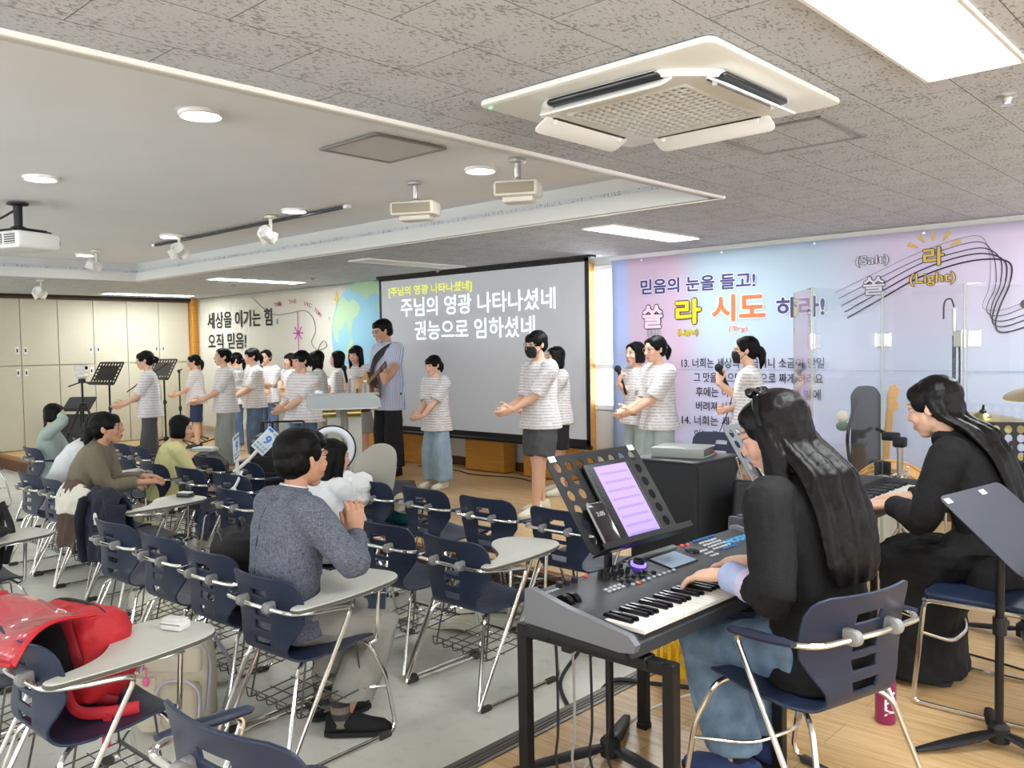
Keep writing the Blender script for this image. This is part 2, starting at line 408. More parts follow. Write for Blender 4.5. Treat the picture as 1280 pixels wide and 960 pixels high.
# right wall with two daylight windows
g = G(); wins = [(-5.4, -2.2), (-1.6, 1.6), (2.2, 5.0)]; ys = [Y0-.2]+[v for w in wins for v in w]+[Y1+.2]
for i in range(0, len(ys), 2): g.box((X1+.1, (ys[i]+ys[i+1])/2, H/2), (.2, ys[i+1]-ys[i], H+.2), b=0)
for a, b in wins:
    g.box((X1+.1, (a+b)/2, .5), (.2, b-a, 1.0), b=0); g.box((X1+.1, (a+b)/2, 2.33), (.2, b-a, .3), b=0)
struct(g.build('wall_right', Mt['paint'], smooth=0))
for i, (a, b) in enumerate(wins):
    g = G()
    for y in (a+.03, (a+b)/2, b-.03): g.box((X1+.1, y, 1.59), (.07, .06, 1.18), b=.004)
    for z in (1.03, 2.15): g.box((X1+.1, (a+b)/2, z), (.065, b-a, .06), b=.004)
    struct(g.build('window_%d' % (i+2), Mt['white']))
# left wall: folding partition leaves
g = G(); g.box((X0-.12, (Y0+Y1)/2, H/2), (.2, Y1-Y0+.4, H+.2), b=0)
wl = struct(g.build('wall_left', Mt['offwhite'], smooth=0))
ys = [6.87-.508*k for k in range(26)]
lm = mat('partition', lin(200, 195, 174), .6, var=(1.5, .02)); lb = M_('black_latch', lin(52, 50, 46), .5)
for k in range(25):
    if ys[k+1] < Y0: break
    yc = (ys[k]+ys[k+1])/2; g = G()
    for z0, z1 in ((SZ+.01 if yc > EY else .01, 1.395), (1.405, 2.365)):
        g.rbox((X0+.015, yc, (z0+z1)/2), (z1-z0, .5, .03), .004, MX(((0, 0, 1), (0, 1, 0), (-1, 0, 0))), 2)
    p = g.build('partition_leaf', lm, wl)
    s = 1 if k % 2 else -1
    for z in (1.62, 1.3):
        h = G().box((X0+.034, yc+s*.2, z), (.012, .05, .1), b=.004).build('latch', Mt['white'], p)
        h2 = G().box((X0+.041, yc+s*.2, z), (.006, .022, .05), b=.002).build('latch_handle', lb, p)
struct(G().box((X0+.03, (Y0+6.9)/2, 2.38), (.07, 6.9-Y0, .03), b=.003).build('trim_7', Mt['darkwood']))
struct(G().box((X0+.05, (Y0+6.9)/2, 2.41), (.1, 6.9-Y0, .04), b=.003).build('trim_8', Mt['rubber']))
struct(G().box((X0+.07, 6.935, (SZ+H)/2), (.14, .11, H-SZ), b=.004).build('trim_9', Mt['oakwood']))
struct(G().box((-5.33, 6.95, (SZ+2.38)/2), (.05, .09, 2.2), b=.004).build('trim_10', Mt['oakwood']))
struct(G().box(((-8.2+X1)/2, 6.985, SZ+.05), (X1+8.2, .03, .1), b=.004).build('baseboard_front', Mt['darkwood']))
# ------------------------------------------------------------------ ceiling lamps and fittings
def panel(x, y, l, label, w=.27, lit=True):
    t = thing('ceiling_light', label, 'ceiling light', (x, y, H-.004), group='flat ceiling panel lights')
    g = G()
    for dx, dy, a, b in ((w/2+.008, 0, .016, l+.03), (-w/2-.008, 0, .016, l+.03), (0, l/2+.008, w, .016), (0, -l/2-.008, w, .016)): g.box((dx, dy, 0), (a, b, .016), b=.002)
    g.build('frame', Mt['white'], t)
    G().box((0, 0, .001), (w, l, .008), b=0).build('diffuser', Mt['panel_light'] if lit else Mt['white'], t)
panel(-.81, 2.5, 1.2, 'large bright flat ceiling panel light nearest, right of the air conditioner')
panel(-3.84, 5.73, 1.2, 'lit ceiling panel light in front of the striped lyric screen, right part')
panel(-6.8, 5.85, 1.3, 'unlit grey ceiling panel light above the left edge of the projector screen', lit=False)
panel(-9.58, 5.77, 1.2, 'lit ceiling panel light above the row of children on the left')
panel(-12.75, 5.85, 1.3, 'lit ceiling panel light at the far left above the partition')
for i, (x, y) in enumerate(((-.81, 5.73), (2.2, 2.5), (2.2, 5.73), (-.81, -1.6), (2.2, -1.6), (-12.2, 1.2), (-12.2, -2.6), (-.81, -4.6), (2.2, -4.6))):
    panel(x, y, 1.2, ['ceiling panel light outside the frame to the right'][0])
def downlight(x, y, label):
    t = thing('downlight', label, 'ceiling light', (x, y, CH+.002), group='round downlights in the ceiling recess')
    G().lathe([(.098, .01), (.098, -.008), (.09, -.012), (.08, -.006), (.08, .01)], n=24, cap=False).build('trim_ring', Mt['white'], t)
    G().lathe([(.08, .006), (.078, -.003)], n=24).build('lens', Mt['down_light'], t)
k_ = (CH-1.56)/(2.65-1.56)
for x, y, lb in ((-3.77, 2.0, 'round downlight nearest the camera in the plain ceiling'), (-5.8, 2.0, 'round downlight above the white projector at the left edge'), (-3.78, 3.84, 'round downlight beside the ceiling speaker near the access hatch'),
                 (-5.87, 3.87, 'round downlight above the right half of the lighting track'), (-7.93, 3.86, 'round downlight above the left end of the lighting track'), (-9.97, 3.87, 'round downlight farthest left in the ceiling recess')):
    downlight(x*k_, y*k_, lb)
for x, y in ((-7.9, 2.0), (-9.95, 2.0), (-3.77, .1), (-5.8, .1), (-7.9, .1), (-9.9, .1), (-3.77, -1.9), (-5.8, -1.9), (-7.9, -1.9), (-9.9, -1.9), (-3.77, -3.8), (-5.8, -3.8), (-7.9, -3.8)):
    downlight(x*k_, y*k_, 'round downlight outside the frame over the seats')
# air conditioner cassette
t = thing('air_conditioner', 'white square ceiling air conditioner cassette with four open louvers', 'air conditioner', (-1.705, 2.655, H-.002))
S = .465
g = G(); g.rbox((0, 0, -.012), (2*S, 2*S, .024), .035, e=.012); 
oct_ = []
for a in range(4):
    c, s = math.cos(a*PI/2), math.sin(a*PI/2)
    for x, y in ((.37, -.23), (.37, .23), (.34, .27), (.27, .34)): oct_.append((c*x-s*y, s*x+c*y))
g.prism(oct_, -.046, -.02, b=.014)
g.build('casing', mat('ac_white', lin(226, 226, 220), .42), t)
gr = G(); sl = .235
for k in range(15):
    y = -sl+2*sl*k/14; gr.box((0, y, -.05), (2*sl+.01, .009, .010), b=.002)
for k in range(15):
    x = -sl+2*sl*k/14; gr.box((x, 0, -.048), (.012, 2*sl, .012), b=.002)
gr.build('intake_grille', mat('grille_grey', lin(206, 206, 202), .5), t)
G().box((0, 0, -.0445), (2*sl, 2*sl, .006), b=.001).build('intake_recess', mat('grille_dark', lin(96, 97, 98), .8), t)
for a in range(4):
    R = rot(rz=a*PI/2)
    G().rbox(R @ V((.335, 0, -.037)), (.075, .46, .022) if a % 2 == 0 else (.46, .075, .022), .02).build('air_slot', Mt['blackgloss'], t)
    tilt = .5
    R2 = R @ rot(ry=tilt)
    g = G(); g.rbox(R @ V((.35, 0, -.06)), (.1, .5, .008), .03, R2, 3, .003)
    for y in (-.2, .2): g.box(R @ V((.325, y, -.048)), (.016, .008, .03), b=.002)
    g.build('louver', Mt['white'], t)
G().ell((-.43, .43-.86, -.026), (.006, .006, .004)).build('indicator_lamp', mat('green_led', (.1, .8, .2), .4, emis=(.1, 1, .25), es=2), t)
def hatch(x, y, z, w, label):
    t = thing('access_hatch', label, 'ceiling hatch', (x, y, z), group='ceiling access hatches')
    g = G()
    for dx, dy, a, b in ((w/2, 0, .022, w+.022), (-w/2, 0, .022, w+.022), (0, w/2, w, .022), (0, -w/2, w, .022)): g.box((dx, dy, -.003), (a, b, .01), b=.002)
    g.build('frame', mat('hatch_frame', lin(150, 148, 144), .4, .5), t)
    return t
t = hatch(-3.73*k_, 3.035*k_, CH, .46, 'square access hatch in the plain recessed ceiling')
G().box((0, 0, .0), (.435, .435, .006), b=.001).build('cover', mat('hatch_cover', lin(200, 199, 195), .8), t)
t = hatch(-1.63, 3.53, H, .45, 'square access hatch in the tiled ceiling beside the air conditioner')
G().box((0, 0, .0), (.425, .425, .005), b=.001).build('cover', Mt['tile'], t)
t = thing('lighting_track', 'thin black lighting track on the recessed ceiling', 'lighting track', (-6.96*k_, 4.0*k_, CH))
G().box((0, 0, -.012), (3.1, .035, .022), b=.003).build('rail', Mt['charcoal'], t); 
for s in (-1, 1): G().box((s*1.57, 0, -.013), (.05, .042, .026), b=.003).build('end_cap', Mt['white'], t)
def ceil_speaker(x, y, z, rz, label, w=.26):
    t = thing('ceiling_speaker', label, 'speaker', (x, y, z), rz)
    G().lathe([(.05, 0), (.05, -.012), (.018, -.02), (.016, -.1), (.03, -.115), (.03, -.13)], n=16).build('mount', Mt['silver'], t)
    g = G(); g.rbox((0, 0, -.17), (w, .17, .09), .02); g.rbox((0, .02, -.225), (w*.7, .12, .035), .012); g.build('cabinet', Mt['offwhite'], t)
    G().rbox((0, -.088, -.17), (w*.86, .006, .06), .003).build('grille', mat('speaker_grille', lin(150, 140, 122), .7), t)
ceil_speaker(-3.36, 3.72, CH, .5, 'white box speaker under the recessed ceiling nearest the air conditioner')
ceil_speaker(-4.28, 3.74, CH, .5, 'white box speaker under the recessed ceiling near the square hatch', .3)
def spot(x, y, z, rz, label):
    t = thing('spotlight', label, 'spotlight', (x, y, z), rz, group='adjustable spot lamps on the ceiling')
    G().lathe([(.05, 0), (.05, -.015), (.014, -.025), (.013, -.12)], n=14).build('stem', Mt['offwhite'], t)
    R = rot(rx=1.15); g = G(); g.lathe([(.03, -.07), (.045, -.05), (.05, .06), (.055, .08), (.045, .08), (.04, .05)], (0, -.02, -.16), R); g.build('lamp_head', Mt['white'], t)
    g = G()
    for s in (-1, 1): g.rbox(V((s*.06, -.03, -.18)), (.05, .006, .09), .004, rot(ry=s*.5), 2)
    g.build('shade_flap', Mt['offwhite'], t)
spot(-6.1, 3.8, CH, .3, 'white spot lamp under the middle of the lighting track')
spot(-7.6, 3.78, CH, .9, 'grey spot lamp at the left end of the lighting track')
spot(-9.3, 3.72, CH, -.4, 'grey spot lamp beside the farthest left downlight')
spot(-10.9, 3.72, H, .7, 'small spot lamp on the lower ceiling left of the recess')
t = thing('sprinkler', 'small round sprinkler head on the tiled ceiling at the upper right', 'sprinkler', (-.81, 3.52, H))
G().lathe([(.035, 0), (.035, -.006), (.02, -.012), (.012, -.03), (.022, -.034), (.022, -.037)], n=16).build('head', Mt['silver'], t)
for x, y, lb in ((-3.66, 6.3, 'small round sprinkler beside the lit panel near the screen'), (-8.9, 6.1, 'small round sprinkler above the children on the left'), (-10.4, 5.9, 'small round sprinkler between the two left panel lights'), (-7.2, 6.6, 'small round sprinkler above the globe banner')):
    t = thing('sprinkler', lb, 'sprinkler', (x, y, H)); G().lathe([(.035, 0), (.035, -.006), (.02, -.012), (.012, -.025)], n=14).build('head', Mt['clipgrey'], t)
# projector
t = thing('projector', 'white ceiling projector on a black mount at the left edge', 'projector', (-6.72, 2.16, CH), .35)
G().lathe([(.07, 0), (.07, -.012), (.03, -.02), (.028, -.16), (.05, -.17), (.05, -.185)], n=16).build('mount', Mt['black'], t)
g = G(); g.box((0, 0, -.2), (.3, .22, .02), b=.004)
for s in (-1, 1): g.box((s*.13, 0, -.205), (.03, .3, .014), b=.003)
g.build('bracket', Mt['blackmetal'], t)
G().rbox((0, 0, -.275), (.42, .34, .12), .025, n=4).build('body', Mt['white'], t)
for k in (-1, 0, 1):
    v = G()
    v.box((k*.125, -.171, -.27), (.105, .004, .075), b=.001); vb = v.build('vent', mat('vent_dark', lin(70, 70, 70), .7), t)
    s_ = G()
    for q in range(5): s_.box((k*.125, -.174, -.3+q*.0155), (.106, .006, .0055), b=.001)
    s_.build('slat', Mt['white'], vb)
G().lathe([(.045, 0), (.045, .03), (.035, .035)], (.12, .17, -.275), rot(-PI/2)).build('lens', Mt['blackgloss'], t)
G().tube(catmull([(0, -.02, -.05), (-.12, -.08, -.12), (-.3, -.16, -.16), (-.6, -.25, -.06), (-.75, -.28, 0)]), .008).build('cable', Mt['rubber'], t)

def portal(c, R, sx, sy):
    l = bpy.data.lights.new('daylight', 'AREA'); l.shape = 'RECTANGLE'; l.size = sx; l.size_y = sy; l.cycles.is_portal = True
    o = bpy.data.objects.new('daylight', l); COL.objects.link(o); o.location = c; o.rotation_euler = R
for a, b in winb: portal(((a+b)/2, Y0-.03, 1.53), (PI/2, 0, 0), b-a, 1.46)
for a, b in wins: portal((X1+.03, (a+b)/2, 1.59), (PI/2, 0, PI/2), b-a, 1.18)
# ------------------------------------------------------------------ left banner with the globe
BY = 6.955
def flat(poly, m, parent, y, name, th=.0012, loc=None):
    """flat shape printed on a cloth facing -y; poly = (x, z) pairs"""
    g = G(); n = len(poly)
    vs = [(x, y, z) for x, z in poly]+[(x, y+th, z) for x, z in poly]
    g.add(vs, [list(range(n)), list(range(n, 2*n))[::-1]]+[[i, (i+1) % n, n+(i+1) % n, n+i] for i in range(n)])
    return g.build(name, m, parent, smooth=0)
def cloth(x0, x1, z0, z1, amp, seed, nx=60, nz=24):
    pts = []
    for j in range(nz+1):
        z = z0+(z1-z0)*j/nz; pts.append([V((x0+(x1-x0)*i/nx, amp*noise.noise(V((i*.9*(x1-x0)/nx, j*.35*(z1-z0)/nz*2, seed)))*(1 if 0 < j < nz else .2), z)) for i in range(nx+1)])
    g = G(); g.grid(pts); return g
t = thing('cloth_banner', 'cream cloth banner with a globe and black lettering on the left front wall', 'banner', (-10.85, BY, SZ))
bx = -10.85
o = cloth(-13.42-bx, -8.12-bx, .1, 2.24, .006, 1).build('cloth', mat('cream_cloth', lin(202, 199, 186), .85), t)
bake(o, ('SOLIDIFY', dict(thickness=.004, offset=1)))
ink = Mt['ink']
def B(body, m, x0, x1, z0, h, off=.0, y=-.009, name='lettering', par=None, base=None, **k):
    return text(body, m, par or t, (x0-(bx if base is None else base), y, z0-SZ), RW, w=x1-x0, h=h, off=off, name=name, **k)
B('세상을 이기는 힘', ink, -13.09, -11.19, 1.93, .25, .022)
B('오직 믿음!', ink, -13.09, -11.93, 1.60, .24, .022)
pink = mat('banner_pink', lin(196, 96, 168), .8); gold = mat('banner_gold', lin(226, 186, 80), .8); blu = mat('banner_blue', lin(90, 150, 200), .8)
mar = mat('banner_maroon', lin(170, 80, 110), .8)
for k, (px, pz, a) in enumerate([(-11.0, 2.2, 0), (-10.9, 2.21, .02), (-10.62, 2.22, .03), (-10.25, 2.19, -.25), (-10.0, 2.1, -.6)]):
    text(['THIS', 'IS', 'THE', 'VIC', 'TORY'][k], mar, t, (px-bx-.12, -.009, pz-SZ), RW @ rot(rz=a), w=.2 if k != 1 else .08, h=.055, off=.01)
cx, cz = -10.52-bx, 1.80-SZ
g = G()
for k in range(4):
    a = k*PI/4+PI/2; L = .3 if k == 0 else .125
    g.box((cx, -.009, cz), (2*L, .002, .022), rot(ry=-a), b=0)
g.build('star_burst', pink, t)
flat([(cx+.93+a, cz+.43+b) for a, b in ((0, .13), (.025, .02), (.075, 0), (.025, -.02), (0, -.13), (-.025, -.02), (-.075, 0), (-.025, .02))], gold, t, -.009, 'sparkle')
G().box((-11.05-bx, -.009, 1.98-SZ), (.04, .002, .07), b=0).build('sparkle', blu, t)
flat([(cx+.75+a, cz+.18+b) for a, b in ((0, .03), (.02, 0), (0, -.03), (-.02, 0))], mat('banner_green', lin(150, 190, 170), .8), t, -.009, 'sparkle')
def line3(pts, r=.005, y=-.009): return [V((x-bx, y, z-SZ)) for x, z in pts]
g = G(); g.tube(catmull(line3([(-11.75, 2.38), (-11.4, 2.18), (-11.1, 2.08), (-10.7, 2.09), (-10.35, 2.11), (-10.15, 2.0), (-10.1, 1.82), (-10.2, 1.66), (-10.05, 1.56), (-9.85, 1.6), (-9.9, 1.68), (-10.02, 1.6), (-10.05, 1.4), (-9.9, 1.22), (-9.7, 1.16)]), 5), .0045, 5)
g.build('printed_line', mat('thin_ink', lin(120, 112, 110), .8), t)
# globe
gx, gz, gr_ = -8.99-bx, 1.73-SZ, .735
def arc(n=64): return [(gx+gr_*math.cos(2*PI*k/n), gz+gr_*1.0*math.sin(2*PI*k/n)) for k in range(n)]
gl = flat([p for p in arc() ], mat('globe_blue', lin(140, 186, 205), .8), t, -.009, 'globe')
land = mat('globe_green', lin(168, 196, 160), .8)
def lnd(pts, y=-.0102):
    c = []
    for x, z in pts:   # unit-circle coordinates
        r = math.hypot(x, z); k = 1 if r < .985 else .985/r
        c.append((gx+gr_*x*k, gz+gr_*z*k))
    P = [V((x, 0, z)) for x, z in c]; P = catmull(P+[P[0]], 4)[:-1]
    out = []
    for i, p in enumerate(P): out.append((p.x+.006*math.sin(i*2.3), p.z+.006*math.cos(i*1.7)))
    flat(out, land, t, y, 'printed_land', .001)
lnd([(-.42, .88), (-.1, .98), (.3, .93), (.6, .76), (.45, .68), (.25, .74), (.05, .64), (-.1, .76), (-.3, .78)])
lnd([(-.86, .46), (-.62, .72), (-.48, .62), (-.3, .66), (-.12, .5), (-.2, .38), (-.36, .26), (-.4, .02), (-.5, .1), (-.54, .28), (-.66, .14), (-.78, .1), (-.8, -.1), (-.9, -.04), (-.96, .22)])
lnd([(-.46, -.08), (-.38, .0), (-.36, -.2), (-.5, -.38), (-.66, -.36), (-.58, -.26)])
lnd([(.3, .52), (.62, .62), (.86, .48), (.95, .2), (.86, .02), (.7, .1), (.58, .32), (.42, .42)])
lnd([(.1, -.68), (.45, -.66), (.72, -.66), (.55, -.8), (.3, -.92), (.12, -.86)])
lnd([(-.98, -.5), (-.92, -.48), (-.9, -.62), (-.96, -.66)]); lnd([(-.62, -.5), (-.56, -.5), (-.58, -.58)])
# ------------------------------------------------------------------ projection screen
t = thing('projector_screen', 'large grey projection screen with a black border showing song lyrics', 'screen', (-6.72, 6.66, .565))
sw, sh = 3.2, 1.86
m = mat('screen_cloth', lin(188, 190, 194), .75, emis=lin(150, 152, 156), es=.22)  # emission stands in for projector light falling on the cloth
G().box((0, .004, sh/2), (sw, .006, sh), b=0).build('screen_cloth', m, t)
g = G(); bw = .055
for c, d in (((0, 0, sh-bw/2), (sw, .012, bw)), ((0, 0, bw/2+.005), (sw, .012, bw+.02)), ((-sw/2+bw*.32, 0, sh/2), (bw*.64, .012, sh)), ((sw/2-bw*.4, 0, sh/2), (bw*.8, .012, sh))): g.box(c, d, b=.001)
g.build('border', Mt['black'], t)
G().tube([(-sw/2-.01, 0, -.005), (sw/2+.01, 0, -.005)], .022, 12).build('weight_bar', Mt['blackmetal'], t)
G().rbox((0, .03, sh+.005), (sw+.08, .1, .05), .012).build('case', Mt['black'], t)
lw = mat('lyric_white', (.9, 1, 1), .7, emis=(.88, 1, 1), es=.62); ly = mat('lyric_yellow', lin(220, 225, 60), .7, emis=lin(232, 238, 70), es=.5)
def SCR(b, mm, x0, x1, z0, h, off): text(b, mm, t, (x0+6.72, -.0035, z0-.565), RW, w=x1-x0, h=h, off=off)
SCR('[주님의 영광 나타나셨네]', ly, -8.14, -6.72, 2.165, .125, .008)
SCR('주님의 영광 나타나셨네', lw, -7.92, -5.54, 1.93, .215, .007)
SCR('권능으로 임하셨네', lw, -7.68, -5.82, 1.655, .215, .007)
# wooden plinths under the screen
for x0, x1, lb in ((-8.7, -7.62, 'low orange wooden plinth under the screen behind the guitarist'), (-6.96, -6.37, 'low orange wooden plinth under the screen between the two front children'), (-6.08, -5.45, 'low orange wooden plinth under the right end of the screen')):
    tt = thing('wooden_plinth', lb, 'plinth', ((x0+x1)/2, 6.84, SZ), group='low wooden plinths under the screen')
    G().box((0, 0, .195), (x1-x0, .2, .37), b=.006).build('body', Mt['oakwood'], tt)
    G().box((0, -.004, .385), (x1-x0+.012, .215, .022), b=.004).build('top', Mt['oakwood'], tt)
    G().box((0, .02, .008), (x1-x0-.03, .15, .02), b=.002).build('base', Mt['darkwood'], tt)
# ------------------------------------------------------------------ right banner (pastel print)
def pastel():
    m = mat('pastel_print', (.6, .6, .75), .8); n = N(m); co = n.obj(); s = n.n('SeparateXYZ'); n.l(co, s.inputs[0]); x, z = s.outputs[0], s.outputs[2]
    nz = n.noise(co, .8, 2)
    def blob(cx, cz, rx, rz, soft=.35):
        a = n.math('DIVIDE', n.math('SUBTRACT', x, cx), rx); b = n.math('DIVIDE', n.math('SUBTRACT', z, cz), rz)
        d = n.math('SQRT', n.math('ADD', n.math('MULTIPLY', a, a), n.math('MULTIPLY', b, b)))
        return n.rng(n.math('ADD', d, n.math('MULTIPLY', n.math('SUBTRACT', nz, .5), .3)), 1-soft, 1+soft, 1, 0)
    c = n.mix(n.rng(z, .2, 2.1), lin(200, 202, 230), lin(196, 192, 218))
    c = n.mix(blob(-.55, 1.95, 1.0, .75), c, lin(178, 198, 214))
    c = n.mix(blob(-1.55, 1.6, .5, 1.1, .25), c, lin(206, 180, 204))
    c = n.mix(blob(-1.98, 1.2, .22, 2.4, .25), c, lin(172, 188, 230))
    c = n.mix(n.math('MULTIPLY', blob(2.2, 1.0, 1.9, .75), .75), c, lin(186, 200, 226))
    c = n.mix(n.math('MULTIPLY', blob(1.3, 2.1, .9, .7), .6), c, lin(206, 190, 214))
    n.base(c); return m
bx = -3.1
t = thing('cloth_banner', 'pastel lavender cloth banner with colourful Korean lettering on the right front wall', 'banner', (bx, BY, SZ))
o = cloth(-5.06-bx, 2.6-bx, .15, 2.205, .007, 5, 90).build('cloth', pastel(), t)
bake(o, ('SOLIDIFY', dict(thickness=.004, offset=1)))
g = G(); g.box(((-5.06+2.6)/2-bx, -.008, 1.318-SZ), (7.66, .002, .005), b=0); g.build('thin_line', mat('thin_line', lin(160, 166, 196), .8), t)  # fold crease of the cloth, its shade drawn as a thin darker strip
g = G()
for k in range(9): g.lathe([(.012, 0), (.012, .004), (.004, .006)], (-4.7+k*.85-bx, -.009, 2.185), rot(PI/2), 10)
g.build('eyelet', Mt['silver'], t)
c_ind = mat('p_indigo', lin(72, 74, 124), .8); c_wh = mat('p_white', lin(236, 232, 244), .8); c_pk = mat('p_pink', lin(240, 206, 222), .8); c_bk = mat('p_black', lin(52, 46, 60), .8)
c_ye = mat('p_yellow', lin(228, 208, 40), .8); c_or = mat('p_orange', lin(236, 118, 72), .8); c_go = mat('p_gold', lin(206, 176, 88), .8); c_lg = mat('p_grey', lin(206, 204, 214), .8)
def two(body, fill, edge, x0, x1, z0, h, f=.03, e=.075):
    e2 = f*.8+.045; B(body, edge, x0, x1, z0, h, e2, y=-.0085, base=bx); B(body, fill, x0, x1, z0, h, f*.8, y=-.0104, base=bx); return
def two_(body, fill, edge, x0, x1, z0, h, f=.03, e=.075):
    k = (e-f)*h
    B(body, edge, x0-k, x1+k, z0-k, h+2*k, e, y=-.0085, base=bx); B(body, fill, x0, x1, z0, h, f, y=-.0095, base=bx)
def single(body, m, x0, x1, z0, h, f=.01): B(body, m, x0, x1, z0, h, f, y=-.0095, base=bx)
two('믿음의 눈을 들고!', c_ind, c_wh, -4.71, -3.53, 2.035, .135, .04, .08)
two('쏠', c_pk, c_bk, -4.69, -4.475, 1.715, .205, .045, .08)
two('라', c_ye, c_bk, -4.32, -4.07, 1.745, .215, .05, .085)
two('시도', c_or, c_wh, -3.94, -3.44, 1.755, .225, .05, .085)
two('하라!', c_ind, c_wh, -3.33, -2.92, 1.765, .165, .045, .08)
two('모', c_or, c_wh, -2.76, -2.58, 1.72, .18, .05, .085) if False else None
two('(Salt)', c_lg, c_bk, -4.65, -4.5, 1.63, .06, .02, .06); two('(Light)', c_ye, c_bk, -4.31, -4.09, 1.625, .065, .02, .06); two('(Try)', c_or, c_wh, -3.78, -3.6, 1.645, .06, .02, .06)
for i, (s, x0, x1) in enumerate((('13. 너희는 세상의 소금이니 소금이 만일', -4.27, -2.92), ('그 맛을 잃으면 무엇으로 짜게 하리요', -4.14, -2.93), ('후에는 아무 쓸 데 없어 다만 밖에', -4.12, -2.95), ('버려져 사람에게 밟힐 뿐이니라', -4.12, -3.05), ('14. 너희는 세상의 빛이라 산 위에', -4.27, -3.02), ('있는 동네가 숨겨지지 못할 것이요', -4.14, -2.95))):
    single(s, c_bk, x0, x1, 1.335-.131*i, .088, .008)
two('(Salt)', c_lg, c_bk, -2.66, -2.41, 2.14, .085, .012, .03); two('쏠', c_lg, c_bk, -2.60, -2.44, 1.92, .135, .03, .055)
two('라', c_go, c_bk, -2.15, -2.01, 2.115, .13, .04, .07); two('(Light)', c_go, c_bk, -2.25, -1.93, 1.965, .095, .015, .035)
g = G()
for a, r0, r1 in ((2.6, .13, .21), (2.1, .13, .21), (1.6, .12, .2), (1.05, .13, .22), (.5, .13, .21)):
    cx, cz = -2.08-bx, 2.2-SZ; u = (math.cos(a), math.sin(a)*.8); p = (-u[1], u[0])
    g.add([(cx+u[0]*r0+p[0]*.006, -.0095, cz+u[1]*r0+p[1]*.006), (cx+u[0]*r0-p[0]*.006, -.0095, cz+u[1]*r0-p[1]*.006), (cx+u[0]*r1-p[0]*.018, -.0095, cz+u[1]*r1-p[1]*.018), (cx+u[0]*r1+p[0]*.018, -.0095, cz+u[1]*r1+p[1]*.018)], [[0, 1, 2, 3]])
g.build('printed_rays', c_go, t, smooth=0)
staff = [[(-2.83, 1.95), (-2.5, 2.09), (-2.18, 2.22), (-1.88, 2.3), (-1.75, 2.29), (-1.7, 2.15), (-1.7, 1.94), (-1.74, 1.82), (-1.73, 1.77), (-1.62, 1.76), (-1.48, 1.81)],
[(-2.8, 1.9), (-2.49, 2.04), (-2.18, 2.17), (-1.89, 2.25), (-1.74, 2.25), (-1.67, 2.13), (-1.66, 1.94), (-1.71, 1.81), (-1.71, 1.74), (-1.62, 1.72), (-1.48, 1.77)],
[(-2.78, 1.84), (-2.47, 1.99), (-2.18, 2.13), (-1.9, 2.2), (-1.73, 2.21), (-1.63, 2.12), (-1.63, 1.95), (-1.68, 1.81), (-1.69, 1.71), (-1.62, 1.68), (-1.48, 1.72)],
[(-2.75, 1.79), (-2.46, 1.94), (-2.18, 2.08), (-1.91, 2.16), (-1.72, 2.17), (-1.6, 2.1), (-1.6, 1.95), (-1.66, 1.8), (-1.68, 1.68), (-1.62, 1.64), (-1.48, 1.68)],
[(-2.73, 1.74), (-2.45, 1.89), (-2.18, 2.03), (-1.92, 2.11), (-1.71, 2.13), (-1.57, 2.09), (-1.57, 1.95), (-1.63, 1.79), (-1.66, 1.66), (-1.62, 1.6), (-1.48, 1.63)]]
for i, s in enumerate(staff):
    s = s+[(-1.2, s[-1][1]+.12), (-.7, s[-1][1]+.2), (.2, s[-1][1]+.1)]
    g = G(); g.tube(catmull([V((x-bx, -.0085, z-SZ)) for x, z in s], 6), .0015+.0012*i, 5, up=(0, 1, 0), flat=.4); g.build('printed_staff_line', c_bk, t)
g = G(); g.ell((-1.46-bx, -.009, 1.80-SZ), (.045, .002, .035), rot(ry=-.3)); g.box((-1.42-bx, -.009, 1.95-SZ), (.008, .002, .3), b=0); g.build('printed_note', c_bk, t)
